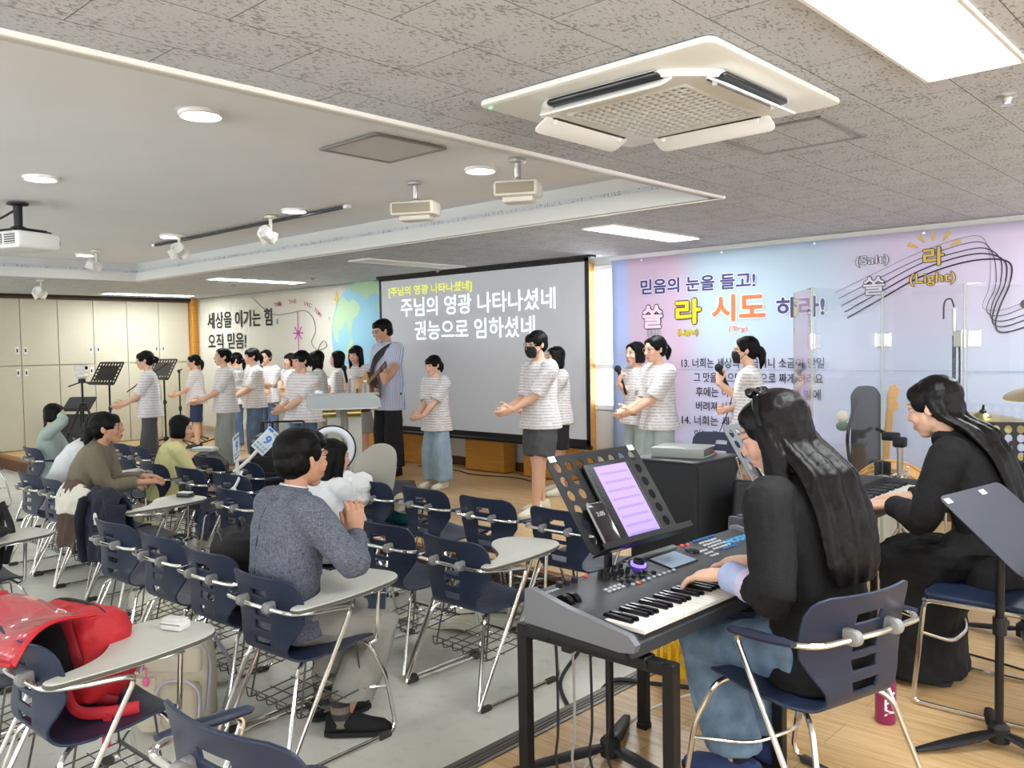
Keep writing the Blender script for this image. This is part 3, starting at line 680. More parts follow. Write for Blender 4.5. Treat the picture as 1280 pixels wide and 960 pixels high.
# ------------------------------------------------------------------ tablet-arm chairs
def chair_shell():
    prof = catmull([(.215, .375), (.20, .398), (.12, .408), (0, .400), (-.09, .389), (-.145, .392), (-.178, .425), (-.186, .47), (-.183, .53), (-.19, .60), (-.205, .66), (-.222, .712)], 6)
    prof = [V((0, p[0], p[1])) for p in prof]; Nn = len(prof)
    s = [0]
    for i in range(1, Nn): s.append(s[-1]+(prof[i]-prof[i-1]).length)
    T = s[-1]; NV = 72
    ts = np.linspace(0, T, NV); py = np.interp(ts, s, [p.y for p in prof]); pz = np.interp(ts, s, [p.z for p in prof])
    def hw(v):   # half width along the profile (0 seat front .. 1 top)
        return float(np.interp(v, [0, .03, .08, .2, .36, .46, .52, .57, .62, .68, .76, .86, .93, .97, .99, 1], [.15, .185, .205, .216, .214, .19, .158, .140, .146, .175, .212, .217, .214, .20, .18, .15]))
    us = sorted(set([round(x, 3) for x in np.linspace(-1, 1, 31)]+[-.235, .235, -.3, .3]))
    pts = []
    for j in range(NV):
        v = j/(NV-1); row = []; w = hw(v); back = min(1, max(0, (v-.56)/.12)); seat = 1-min(1, max(0, (v-.45)/.12))
        for u in us:
            x = u*w; y = py[j]; z = pz[j]
            y += back*(.048*(x/.215)**2)*(.4+.6*v); z -= 0
            z += seat*(.018*(x/.215)**2-.012*math.exp(-(v-.28)**2/.02))*(1 if v < .4 else .6)
            row.append((x, y, z))
        pts.append(row)
    # four slots down the middle of the back
    slots = [(.555, .018), (.505, .014), (.45, .02), (.412, .017)]
    slots = [(.636, .0155), (.563, .0155), (.506, .0155), (.45, .0155)]
    vs = [p for r in pts for p in r]; nb = len(us); fs = []
    for j in range(NV-1):
        zc = (pts[j][0][2]+pts[j+1][0][2])/2; cen = (pz[j]+pz[j+1])/2
        for i in range(nb-1):
            xc = (pts[j][i][0]+pts[j][i+1][0])/2
            if j/(NV-1) > .57 and any(abs(cen-a) < b and abs(xc) < .05 for a, b in slots): continue
            fs.append([j*nb+i, j*nb+i+1, (j+1)*nb+i+1, (j+1)*nb+i])
    g = G(); g.add(vs, fs); return g
def make_chair(leaf=True):
    t = thing('tablet_chair', 'x', 'chair')
    o = chair_shell().build('seat_shell', Mt['navy'], t)
    bake(o, ('SOLIDIFY', dict(thickness=.009, offset=0)), ('BEVEL', dict(width=.0025, segments=2, limit_method='ANGLE', angle_limit=1.0)))
    o.data.shade_smooth(); o.data.set_sharp_from_angle(angle=.9)
    r = .0086; g = G()
    # arm rail round the back, then slanted struts down to the rear of each sled
    rail = [(.243, -.262, .012), (.252, .045, .575), (.256, -.03, .585), (.25, -.13, .592), (.215, -.208, .597), (0, -.226, .6)]
    full = rail+[(-x, y, z) for x, y, z in rail[-2::-1]]
    g.tube(fillet(full, .04, 5), r, 9)
    for s in (-1, 1):
        # sled: rear foot, floor bar, front leg to the seat front
        g.tube(fillet([(s*.243, -.262, .012), (s*.243, .245, .012), (s*.238, .262, .05), (s*.232, .225, .25), (s*.2, .17, .383), (0, .168, .386)], .035, 5), r, 9)
        g.tube(fillet([(s*.14, -.1, .383), (s*.17, -.15, .36), (s*.235, -.258, .03)], .03), r*.95, 8)
        g.tube([(s*.13, .15, .385), (s*.13, -.12, .378)], r*.8, 7)
    g.tube([(-.15, -.1, .378), (.15, -.1, .378)], r*.8, 7)
    g.tube(fillet([(-.233, .235, .2), (-.2, .2, .2), (-.1, .12, .19), (.1, .12, .19), (.2, .2, .2), (.233, .235, .2)], .06), .006, 7)
    g.build('frame', Mt['chrome'], t)
    for s in (-1, 1):
        for y in (-.225, .20): G().rbox((s*.243, y, .012), (.028, .065, .024), .008).build('floor_glide', Mt['grip'], t)
        g = G(); R = rot(0, PI/2, 0); g.lathe([(.0115, -.013), (.0195, -.012), (.021, -.009), (.021, .009), (.0195, .012), (.0115, .013)], (s*.085, -.219, .6), R, 14); g.rbox((s*.085, -.2, .6), (.022, .03, .045), .006)
        g.build('clip', Mt['clipgrey'], t)
    for s in ((-1,) if leaf else (-1, 1)):
        g = G(); a = V((s*.2535, .055, .582)); b = V((s*.255, -.165, .6)); g.tube([a+V((0, .012, -.002)), a, a.lerp(b, .3), a.lerp(b, .7), b], [.006, .015, .02, .019, .012], 12, up=(0, 0, 1), flat=.62)
        g.build('arm_pad', Mt['padblack'], t)
    g = G(); w = .0027
    for k in range(6): x = -.165+.066*k; g.tube(fillet([(x, .17, .2), (x, -.13, .175), (x, -.155, .18), (x, -.16, .222)], .02), w, 5)
    for y in (.16, .06, -.04, -.12): g.tube([(-.18, y, .178+(y+.12)*.08), (.18, y, .178+(y+.12)*.08)], w, 5)
    g.tube([(-.18, .17, .2), (.18, .17, .2)], .005, 6); g.tube([(-.165, -.16, .222), (.165, -.16, .222)], w, 5)
    for s in (-1, 1): g.tube([(s*.16, .16, .2), (s*.14, .15, .384)], w*1.4, 6); g.tube([(s*.165, -.14, .18), (s*.15, -.1, .38)], w*1.4, 6)
    g.build('wire_basket', Mt['wire'], t)
    if leaf:
        poly = [(.262, -.17), (.255, -.2), (.235, -.212), (.212, -.205), (.19, -.14), (.165, -.07), (.12, -.005), (.05, .05), (-.03, .1), (-.085, .16), (-.105, .22), (-.098, .28), (-.06, .325), (.02, .355), (.1, .372), (.15, .365), (.195, .33), (.225, .26), (.25, .12), (.262, 0)]
        P = [V((x, y, 0)) for x, y in poly]; P = catmull(P+[P[0]], 3)[:-1]
        M = MX.Translation((0, 0, .611)); g = G(); g.prism([(p.x, p.y) for p in P], -.009, .009, M, .004); lf = g.build('desk_leaf', Mt['leaf'], t, smooth=50)
        k = 1.006; cx, cy = .1, .1
        g = G(); g.prism([(cx+(p.x-cx)*k, cy+(p.y-cy)*k) for p in P], -.0065, .0055, M, .001); g.build('leaf_edging', Mt['leafedge'], lf)
        g = G(); g.tube(fillet([(.2, .17, .386), (.225, .19, .4), (.228, .2, .6)], .02), r, 9); g.tube([(.252, .045, .578), (.2, .1, .6)], r*.9, 8); g.rbox((.215, .16, .6), (.06, .1, .008), .004)
        g.build('leaf_bracket', Mt['chrome'], t)
    return t
chairL = make_chair(True); chairN = make_chair(False)
USED = {}
def chair(x, y, rz, label, leaf=False, z=0, group='navy tablet-arm chairs', s=1):
    src = chairL if leaf else chairN
    if not USED.get(leaf):
        USED[leaf] = 1; o = src; o['label'] = label; o.location = (x, y, z); o.rotation_euler = (0, 0, rz); o['group'] = group
    else: o = dup(src, label, (x, y, z), rz, group)
    return o
R_ = lambda: random.uniform(-.05, .05)
C_A0 = chair(-2.93, 1.92, .04, 'navy chair with pale desk leaf on which the man in the grey jacket sits', True)
chair(-3.47, 1.98, .04, 'navy chair holding a black bag directly left of the seated man')
chair(-3.95, 1.99, .03, 'second empty navy chair left of the man in the grey jacket')
chair(-4.46, 1.99, .05, 'third empty navy chair left of the man in the grey jacket, at the aisle')
chair(-2.80, 2.80, -.02, 'empty navy chair with pale desk leaf just left of the synthesizer', True)
chair(-3.33, 2.82, .02, 'empty navy chair without leaf, left of the empty leaf chair by the synthesizer')
chair(-3.97, 2.8, .0, 'navy chair of the long-haired child in front of the grey-jacket man')
chair(-4.9, 2.9, .0, 'navy chair showing behind the shoulder of the grey-jacket man, beside the number sign chair')
chair(-2.86, 3.62, .0, 'navy front-row chair nearest the synthesizer, seen behind the pale desk leaf')
chair(-3.42, 3.63, .03, 'second navy front-row chair from the synthesizer')
chair(-3.95, 3.64, -.02, 'third navy front-row chair from the synthesizer, beside the white bag chair')
chair(-4.48, 3.62, .05, 'navy front-row chair with a crumpled white bag hung over its back')
C_D4 = chair(-5.0, 3.5, .0, 'navy front-row chair with its grey desk leaf folded upright, left of the white bag chair')
chair(-5.37, 2.36, .0, 'navy chair covered by the dark navy jacket, with a pale desk leaf', True)
chair(-5.87, 2.36, .03, 'navy chair with brown and white cloth over its back')
chair(-6.35, 2.36, -.03, 'navy chair right behind the woman in the olive jacket')
chair(-6.80, 2.36, .02, 'navy chair second from the cloth-covered chair, behind the white-shirt woman')
chair(-5.52, 3.22, .1, 'navy chair with the white handle of the number signs hooked on it')
chair(-6.06, 3.2, .02, 'navy chair in front of the dark jacket, next to the number sign chair')
chair(-6.56, 3.16, .03, 'navy chair behind the girl in the yellow shirt')
chair(-7.03, 3.13, .0, 'navy chair between the olive jacket woman and the yellow shirt girl')
for i, (x, y) in enumerate(((-9.12, 3.6), (-8.7, 3.62), (-8.28, 3.63), (-7.84, 3.62))):
    chair(x, y, R_(), ['far navy chair leftmost of the front four, beside the sage-sleeved person', 'far navy chair second of the front four below the tripod', 'far navy chair third of the front four below the music stand', 'far navy chair rightmost of the front four, below the far left girl in grey trousers'][i])
chair(-6.58, 3.62, .05, 'far navy chair left behind the standing number sign cards')
chair(-5.98, 3.64, -.05, 'far navy chair right behind the standing number sign cards')
C_RED = chair(-2.87, 1.07, .02, 'navy chair with pale desk leaf holding the red backpack', True)
chair(-1.46, .95, .1, 'navy chair back nearest the camera at the bottom edge, on the wooden platform', z=SZ+.002)
C_L = chair(-5.05, 1.32, .0, 'navy chair at the left edge with pale desk leaf and a black bag on it', True)
chair(-3.55, 1.07, .1, 'navy chair at the left edge just behind the red backpack')
chair(-4.15, 1.08, .0, 'navy chair whose seat shows at the left edge above the red backpack')
chair(-10.0, 2.7, .0, 'dark navy chair at the far left edge beside the green and pink bag')
chair(-8.62, 2.98, .0, 'navy chair of the sage-sleeved person at the far left')
chair(-3.2, 5.55, PI, 'navy chair turned towards the seats behind the big loudspeaker', z=SZ+.002)
C_P = chair(-1.045, 2.375, PI/2-.28, 'navy chair on which the woman in the black blazer plays the synthesizer', z=SZ+.002)
poly = [(-.02, 0), (.16, .03), (.2, .12), (.21, .3), (.19, .4), (.12, .44), (.03, .42), (-.05, .34), (-.1, .2), (-.2, .06), (-.28, -.02), (-.28, -.08)]
P = catmull([V((x, y, 0)) for x, y in poly]+[V((*poly[0], 0))], 4)[:-1]

g = G(); R = rot(0, 0, .85); M = MX.Translation((.42, -.02, .53)) @ R.to_4x4() @ MX.Rotation(PI/2, 4, 'X') @ MX.Rotation(-.12, 4, 'Z'); g.prism([(p.x*.95, p.y*.95) for p in P], -.009, .009, M, .004)
g.build('desk_leaf', mat('leaf_back', lin(176, 174, 162), .5), C_D4, smooth=50)
g = G(); g.tube([(.252, .045, .578), (.3, 0, .6), (.38, -.02, .62)], .009, 8); g.build('leaf_bracket', Mt['chrome'], C_D4)

for c in list(C_P.children):
    if c.name.startswith('wire_basket'): bpy.data.objects.remove(c)
# ------------------------------------------------------------------ keyboards
def many(g0, name, m, parent, spots, R=None):
    """copies of one small part, each an object of its own (mesh shared)"""
    o = None
    for p in spots:
        if o is None: o = g0.build(name, m, parent); c = o
        else: c = o.copy(); COL.objects.link(c)
        M = R.to_4x4() if R else MX.Identity(4); M.translation = p; c.matrix_local = M
def keys(parent, x_front, x_back, y0, y1, z, n_white):
    """white keys run along y; front edge at x_front, low notes at y0"""
    w = (y1-y0)/n_white; d = x_front-x_back; pat = [0, 1, 1, 0, 1, 1, 1]      # black key left of D E G A B
    if 'ivory' not in Mt: M_('ivory', lin(236, 234, 226), .25)
    many(G().box((0, 0, 0), (abs(d), w*.955, .014), b=.0018), 'white_key', Mt['ivory'], parent, [((x_front+x_back)/2, y0+w*(i+.5), z) for i in range(n_white)])
    L = abs(d)*.64; k = w*.56; g = G()
    g.loft([[(-L/2*q, -k/2*r, zz), (L/2*q, -k/2*r, zz), (L/2*q, k/2*r, zz), (-L/2*q, k/2*r, zz)] for q, r, zz in ((1, 1, .004), (1, 1, .012), (.93, .78, .0185))])
    many(g, 'black_key', Mt['blackgloss'], parent, [(x_back+math.copysign(L/2, d), y0+w*i, z) for i in range(n_white) if pat[i % 7] and i])
# synthesizer nearest the camera: long side along y, player on the +x side
sx, sy = -1.455, 2.42; sz = .725
t = thing('synthesizer', 'dark grey synthesizer with lit screen and knobs on black stand in the foreground', 'keyboard', (sx, sy, sz), -.03)
L = 1.13; HW = .19
def sec(y, s=1): return [(-HW*s, y, .015), (-HW*s, y, .105), (-HW*s+.012, y, .12), (-.035, y, .093), (HW-.02, y, .062), (HW, y, .045), (HW, y, .012), (HW-.03, y, 0), (-HW+.03, y, 0)]
g = G(); g.loft([sec(-L/2), sec(L/2)]); g.build('body', mat('synth_body', lin(58, 60, 64), .42, bump=(700, .1)), t)
for s in (-1, 1):   # end cheeks
    g = G(); c = [(-HW-.006, .03), (-HW-.004, .128), (-HW+.02, .134), (-.03, .104), (HW-.01, .072), (HW+.012, .05), (HW+.006, .03), (HW-.04, .022)]
    g.loft([[(x, s*(L/2+q), z-.0) for x, z in c] for q in (-.004, .012, .018)]); g.build('end_cheek', mat('cheek', lin(122, 124, 130), .35, .3) if s < 0 else bpy.data.materials['cheek'], t)
    g = G(); g.loft([[(x, s*(L/2+q), z) for x, z in ((-HW+.01, .0), (-HW, .032), (HW-.03, .024), (HW-.02, .002))] for q in (-.004, .008)]); g.build('end_base', Mt['black'], t)
keys(t, HW+.002, .04, -L/2+.035, L/2-.035, .072, 45)
def top(x): return .12-(x+HW-.012)*(.027/.143)
def Ptop(x, y, h=0): return V((x, y, top(x)+h))
tilt = rot(0, math.atan(.027/.143), 0)
many(G().lathe([(.011, 0), (.010, .014), (.008, .016)], n=12), 'knob', Mt['black'], t, [Ptop(-.16, y) for y in (-.47, -.435, -.4)], tilt)
many(G().lathe([(.0085, 0), (.0075, .016), (.006, .017)], n=12), 'knob', Mt['black'], t, [Ptop(-.155+.03*(k % 2), -.28+.034*(k//2)) for k in range(8)], tilt)
ss = Ptop(-.14, -.10); G().lathe([(.026, 0), (.026, .008)], ss, tilt, 22).build('glow_ring', mat('violet_led', lin(110, 90, 255), .4, emis=lin(120, 96, 255), es=2.2), t)
G().lathe([(.02, .004), (.018, .024), (.015, .026)], ss, tilt, 18).build('super_knob', Mt['black'], t)
for k in range(8):
    g = G(); g.box(Ptop(-.085, -.27+.022*k), (.05, .004, .002), tilt, b=.0005); g.box(Ptop(-.08+.012*math.sin(k*2), -.27+.022*k, .0055), (.012, .012, .012), tilt, b=.002); g.build('slider', Mt['black'], t)
g = G(); g.box(Ptop(-.105, .05, .001), (.1, .16, .004), tilt, b=.001); fr = g.build('screen_frame', Mt['blackgloss'], t)
G().box(Ptop(-.105, .05, .0035), (.088, .145, .001), tilt, b=0).build('screen', mat('synth_lcd', lin(120, 134, 150), .2, emis=lin(110, 126, 146), es=.35), fr)
G().box(Ptop(-.172, .03, .004), (.022, .26, .012), tilt, b=.003).build('rest_bar', mat('bar_grey', lin(96, 98, 98), .5), t)
G().lathe([(.026, 0), (.024, .007), (.02, .008)], Ptop(-.12, .19), tilt, 24).build('data_dial', Mt['blackgloss'], t)
bt = mat('btn_grey', lin(180, 184, 188), .5); bb = mat('btn_blue', lin(60, 110, 170), .5); br_ = mat('btn_red', lin(230, 70, 50), .5, emis=lin(230, 60, 40), es=.7)
many(G().box((0, 0, 0), (.009, .013, .005), b=.001), 'button', bt, t, [Ptop(-.165+.019*r, .28+.02*c, .002) for r in range(1, 5) for c in range(6)]+[Ptop(-.1+.022*r, .21+.018*c, .002) for r in range(3) for c in range(3)]+[Ptop(-.07+.014*r, -.36+.022*c, .002) for r in range(2) for c in range(4)]+[Ptop(-.052, -.25+.028*c, .002) for c in range(9)], tilt)
many(G().box((0, 0, 0), (.01, .014, .005), b=.001), 'button', bb, t, [Ptop(-.168, .28+.02*c, .003) for c in range(7)]+[Ptop(-.072, .32+.02*c, .003) for c in range(5)], tilt)
many(G().lathe([(.006, 0), (.005, .005)], n=10), 'lit_button', br_, t, [Ptop(*p) for p in ((-.17, .2), (-.165, .23), (-.172, -.33), (-.05, -.22))], tilt)
for y in (-.53, -.50):
    g = G(); R = rot(PI/2); g.lathe([(.034, -.009), (.034, .009)], Ptop(-.085, y, -.016), R, 24); g.build('wheel', Mt['blackgloss'], t)
text('MODX', mat('synth_logo', lin(70, 160, 220), .4), t, Ptop(-.088, .39, .0012), tilt @ rot(0, 0, PI/2), w=.15, h=.03, off=.06)
text('YAMAHA', bt, t, Ptop(-.145, -.55, .0012), tilt @ rot(0, 0, PI/2), w=.07, h=.010, off=.03)
# its stand: black square tube table stand
t = thing('keyboard_stand', 'black square-tube stand with four legs carrying the synthesizer', 'keyboard stand', (-1.475, 2.23, SZ))
g = G()
for sx_ in (-1, 1):
    for sy_ in (-1, 1): 
        lg = G(); lg.box((sx_*.258, sy_*.315, .272), (.036, .036, .54), b=.003); lg.box((sx_*.258, sy_*.315, .012), (.042, .042, .024), b=.004); lg.build('leg', Mt['blackmetal'], t)
for sy_ in (-1, 1):
    g.box((0, sy_*.315, .524), (.48, .036, .036), b=.003)
    for s in (-1, 1): g.box((s*.17, sy_*.315, .53), (.05, .052, .03), b=.004)
g.box((-.1, 0, .50), (.036, .63, .03), b=.003)
g.build('top_frame', Mt['blackmetal'], t)
# digital piano of the second player
t = thing('digital_piano', 'black digital piano played by the second woman in black', 'keyboard', (-1.515, 3.73, .78))
L2 = 1.32
g = G(); g.loft([[(-.15, y, .0), (-.15, y, .09), (-.13, y, .1), (-.02, y, .098), (-.01, y, .06), (.145, y, .05), (.15, y, .03), (.14, y, 0)] for y in (-L2/2, L2/2)]); g.build('body', Mt['black'], t)
for s in (-1, 1): G().rbox((.0, s*(L2/2+.012), .048), (.31, .03, .1), .01).build('end_block', Mt['charcoal'], t)
keys(t, .148, 0, -L2/2+.01, L2/2-.01, .066, 52)
many(G().box((0, 0, 0), (.012, .024, .005), b=.001), 'button', Mt['clipgrey'], t, [(-.08, -.3+.05*k, .1) for k in range(9)])
st2 = thing('keyboard_stand', 'black stand under the digital piano of the second woman', 'keyboard stand', (-1.515, 3.73, SZ))
for s in (-1, 1):
    g = G(); g.tube(fillet([(-.16, s*.45, .02), (.16, s*.45, .02)], .02), .016); g.tube([(0, s*.45, .02), (0, s*.45, .585)], .018); g.tube([(-.15, s*.45, .585), (.15, s*.45, .585)], .016); g.build('leg', Mt['blackmetal'], st2)
G().tube([(0, -.45, .4), (0, .45, .4)], .015).build('crossbar', Mt['blackmetal'], st2)
# ------------------------------------------------------------------ music stands
def plate(w, h, holes=True, solid=None, hr=.016):
    """perforated desk in the local xz plane, front face towards -y"""
    nx, nz = 8, 6
    g = G(); out = rrect(w, h, .035, 4); bm = bmesh.new()
    cells = []
    if holes:
        for i in range(nx):
            for j in range(nz):
                x, z = -w/2+w*(i+.75)/(nx+.5), -h/2+h*(j+1.1)/(nz+.9)
                if solid and abs(x) < solid[0] and abs(z+.0) < solid[1]: continue
                if holes == 'edge' and 1 <= i < nx-1 and j < nz-1 and not (i in (1, nx-2)): continue
                cells.append((x, z))
    def loop(pts):
        vs = [bm.verts.new((x, 0, z)) for x, z in pts]
        return [bm.edges.new((vs[k], vs[(k+1) % len(vs)])) for k in range(len(vs))]
    ed = loop(out)
    for x, z in cells: ed += loop([(x+hr*math.cos(a*PI/7), z+hr*1.15*math.sin(a*PI/7)) for a in range(14)])
    bmesh.ops.triangle_fill(bm, use_beauty=True, use_dissolve=False, edges=ed)
    bmesh.ops.recalc_face_normals(bm, faces=bm.faces)
    me = bpy.data.meshes.new('desk'); bm.to_mesh(me); bm.free(); return me
def music_stand(label, loc, rz, h, w=.5, hh=.34, tilt=.35, holes=True, base=True, group='black music stands', feet=.3, m=None, spin=0, solid=None):
    t = thing('music_stand', label, 'music stand', loc, rz, group)
    me = plate(w, hh, holes, solid); o = bpy.data.objects.new('desk', me); COL.objects.link(o); me.materials.append(m or Mt['blackmetal']); o.parent = t
    R = rot(0, spin, 0) @ rot(-tilt); c = V((0, -.03, h)); o.matrix_local = MX.Translation(c) @ R.to_4x4()
    bake(o, ('SOLIDIFY', dict(thickness=.003, offset=0)))
    g = G()
    lip = c+R @ V((0, -.03, -hh/2)); g.box(lip, (w, .06, .004), R, b=.001); g.box(c+R @ V((0, -.06, -hh/2+.008)), (w, .004, .02), R, b=.001)
    g.build('ledge', m or Mt['blackmetal'], t)
    g = G(); g.tube([c+R @ V((0, .012, 0)), (0, .005, h-.1), (0, 0, h-.16)], .013); g.rbox((0, .005, h-.07), (.05, .03, .06), .01); g.build('tilt_joint', Mt['black'], t)
    G().tube([(0, 0, .06), (0, 0, h-.1)], [.014, .014], 10).build('pole', Mt['blackmetal'], t)
    g = G(); g.lathe([(.022, -.03), (.022, .03)], (0, 0, h*.55), n=12); g.lathe([(.012, 0), (.012, .03)], (.02, 0, h*.55), rot(0, PI/2), 10); g.build('clutch', Mt['black'], t)
    for k in range(3):
        a = k*2*PI/3+.5; d = V((math.cos(a), math.sin(a), 0)); p = V((-d.y, d.x, 0))
        g = G(); q = [d*.02+V((0, 0, .05)), d*.08+V((0, 0, .04)), d*(feet*.7)+V((0, 0, .022)), d*feet+V((0, 0, .012))]
        g.tube(q, [.02, .03, .026, .014], 10, up=(0, 0, 1), flat=.4); g.build('foot', Mt['black'], t)
    g = G(); g.lathe([(.034, .02), (.034, .07), (.02, .085)], n=14); g.build('hub', Mt['black'], t)
    return t, c, R
MS1, c, R = music_stand('large perforated black music stand in the foreground holding a tablet and a phone', (-1.68, 2.27, SZ), PI/2-.05, .885, .46, .345, .6, 'edge', feet=.33, group='music stands by the keyboards')
for s in (-1, 1): G().box(c+R @ V((s*.2, -.004, .162)), (.03, .002, .02), R, b=0).build('tape_patch', Mt['paper'], MS1)
def on(root, c, R, x, z, y): return root, c+R @ V((x, y, z))
MW = MS1.matrix_basis if False else MX.Translation(MS1.location) @ rot(0, 0, PI/2-.05).to_4x4()
def held(name, label, cat, c, R, MWs, x, z, y, spin=0, group=None):
    """an object resting on a music stand's desk, aligned with the desk"""
    M = MWs @ MX.Translation(c+R @ V((x, y, z))) @ (R @ rot(0, spin, 0)).to_4x4()
    t = thing(name, label, cat, M.translation, group=group); t.rotation_euler = M.to_euler(); return t
t = held('tablet', 'tablet showing lilac sheet music in a black case on the large music stand', 'tablet', c, R, MW, .02, -.025, -.012)
G().rbox((0, 0, 0), (.225, .3, .012), .012, rot(PI/2)).build('case', Mt['black'], t)
G().box((.012, -.0065, 0), (.165, .0012, .262), b=0).build('screen', mat('lilac_screen', lin(150, 128, 205), .3, emis=lin(196, 172, 248), es=.3), t)
g = G()
for k in range(8):
    z = .105-.031*k
    for q in range(4): g.box((.012, -.0074, z-.0022*q), (.14, .0004, .0006), b=0)
    for q in range(12): g.ell((-.05+.0115*q, -.0076, z-.003+.003*math.sin(q*3.1+k)), (.0017, .0004, .0013), n=6, m=4)
ss = g.build('sheet_music', mat('note_ink', lin(120, 100, 170), .5), t, smooth=0)
g = G(); 
for k in range(22): g.tube([(-.098, -.004+.006*math.cos(a), -.13+.012*k+.0*a) for a in np.linspace(0, 6.28, 7)], .0012, 4)
g.build('spiral_edge', Mt['charcoal'], t)
t = held('phone', 'dark smartphone leaning on the large music stand beside the tablet', 'phone', c, R, MW, -.135, -.095, -.022, .0)
G().rbox((0, 0, 0), (.08, .165, .009), .014, rot(PI/2)).build('body', Mt['clipgrey'], t); G().rbox((0, -.0048, 0), (.074, .158, .002), .012, rot(PI/2)).build('screen', mat('phone_glass', lin(40, 38, 42), .12), t)
text('9:41'[:0] or '2:05', mat('phone_text', lin(170, 170, 175), .4, emis=lin(170, 170, 180), es=.2), t, (-.018, -.0062, .035), RW, w=.036, h=.014)
MS2, c, R = music_stand('grey perforated music stand with score and phone beside the first pianist', (-1.66, 3.35, SZ), PI/2-.05, .9, .47, .345, .58, True, solid=(.13, .12), m=mat('stand_grey', lin(84, 86, 92), .45), group='music stands by the keyboards')
MW2 = MX.Translation(MS2.location) @ rot(0, 0, PI/2-.05).to_4x4()
t = held('sheet_folder', 'open score folder with clear rings on the grey music stand', 'music score', c, R, MW2, .05, -.03, -.012)
G().rbox((0, 0, 0), (.24, .29, .008), .006, rot(PI/2)).build('cover', Mt['clipgrey'], t); G().box((.01, -.006, 0), (.21, .003, .27), b=0).build('page', Mt['paper'], t)
g = G()
for k in range(9):
    for q in range(4): g.box((.01, -.0078, .11-.027*k-.003*q), (.18, .0004, .0007), b=0)
g.build('staves', mat('staff_ink', lin(150, 140, 160), .6), t, smooth=0)
g = G()
for k in range(16): g.tube([(-.118+.007*math.cos(a), -.003+.007*math.sin(a), -.12+.016*k) for a in np.linspace(0, 6.28, 8)], .0014, 4)
g.build('ring_spine', Mt['charcoal'], t)
t = held('phone', 'black smartphone with pale case leaning on the grey music stand', 'phone', c, R, MW2, -.12, -.085, -.02)
G().rbox((0, 0, 0), (.1, .19, .01), .012, rot(PI/2)).build('case', Mt['paper'], t); G().rbox((.012, -.0055, -.01), (.05, .13, .003), .012, rot(PI/2)).build('camera_panel', Mt['blackgloss'], t)
MS3, c, R = music_stand('perforated black music stand at the right edge beyond the drum kit player seat', (-.93, 4.42, SZ), .45, .86, .42, .28, .12, True, group='music stands by the keyboards')
MS4, c, R = music_stand('plain slate music stand tilted nearly flat at the right edge in front', (-.745, 3.2, SZ), PI/2-.16, .755, .46, .34, .87, False, feet=.3, m=mat('slate_plate', lin(74, 78, 88), .38, .2), group='music stands by the keyboards')
for s in (-.2, .05): G().box(c+R @ V((s, -.004, .145)), (.035, .002, .02), R, b=0).build('tape_patch', Mt['paper'], MS4)
# far stands on the left of the platform
for i, (x, y, rz, h, lb) in enumerate(((-12.35, 5.05, .15, 1.1, 'far black perforated music stand beside the tripod, left of the girl in grey trousers'), (-12.9, 6.1, .1, 1.12, 'far black perforated music stand behind the girl in grey trousers'),)):
    music_stand(lb, (x, y, SZ), rz+PI*.0, h, .62, .36, .5, True, solid=(.2, .1), group='far music stands by the partition')
music_stand('low far music stand with its desk tipped flat behind the tripod', (-12.6, 4.75, SZ), .7, .68, .4, .3, .9, False, group='far music stands by the partition', m=Mt['charcoal'])
def mic_stand(label, loc, h, boom, rz=0, mic=True, group='microphone stands'):
    t = thing('microphone_stand', label, 'microphone stand', loc, rz, group)
    for k in range(3):
        a = k*2*PI/3; d = V((math.cos(a), math.sin(a), 0)); g = G(); g.tube([V((0, 0, .09)), d*.28+V((0, 0, .012))], .009); g.rbox(d*.285+V((0, 0, .012)), (.03, .03, .022), .006); g.build('leg', Mt['black'], t)
    G().tube([(0, 0, .08), (0, 0, h)], .011).build('pole', Mt['blackmetal'], t)
    g = G(); g.lathe([(.02, -.035), (.024, 0), (.02, .035)], (0, 0, h*.5)); g.rbox((0, 0, h), (.04, .03, .05), .008); g.build('clutch', Mt['black'], t)
    b0, b1 = V(boom[0]), V(boom[1]); G().tube([b0, b1], .008).build('boom', Mt['blackmetal'], t)
    if mic:
        d = (b1-b0).normalized(); g = G(); g.tube([b1-d*.02, b1+d*.12], [.011, .014]); g.ell(b1+d*.15, .024); g.build('microphone', Mt['charcoal'], t)
    return t
mic_stand('boom microphone stand with its arm slanting behind the far music stand', (-12.1, 5.45, SZ), 1.0, ((-.38, -.1, .82), (.35, .05, 1.16)))
mic_stand('straight microphone stand behind the clapping far left girl', (-12.2, 6.0, SZ), 1.1, ((-.06, 0, 1.1), (.1, 0, 1.13)), mic=False)
mic_stand('straight microphone stand right of the far left girl', (-12.6, 6.45, SZ), 1.12, ((-.05, 0, 1.1), (.1, 0, 1.15)), mic=False)
mic_stand('microphone stand standing behind the girl in the navy shorts', (-12.1, 6.6, SZ), .95, ((-.05, 0, .95), (.1, 0, 1.0)), mic=False)
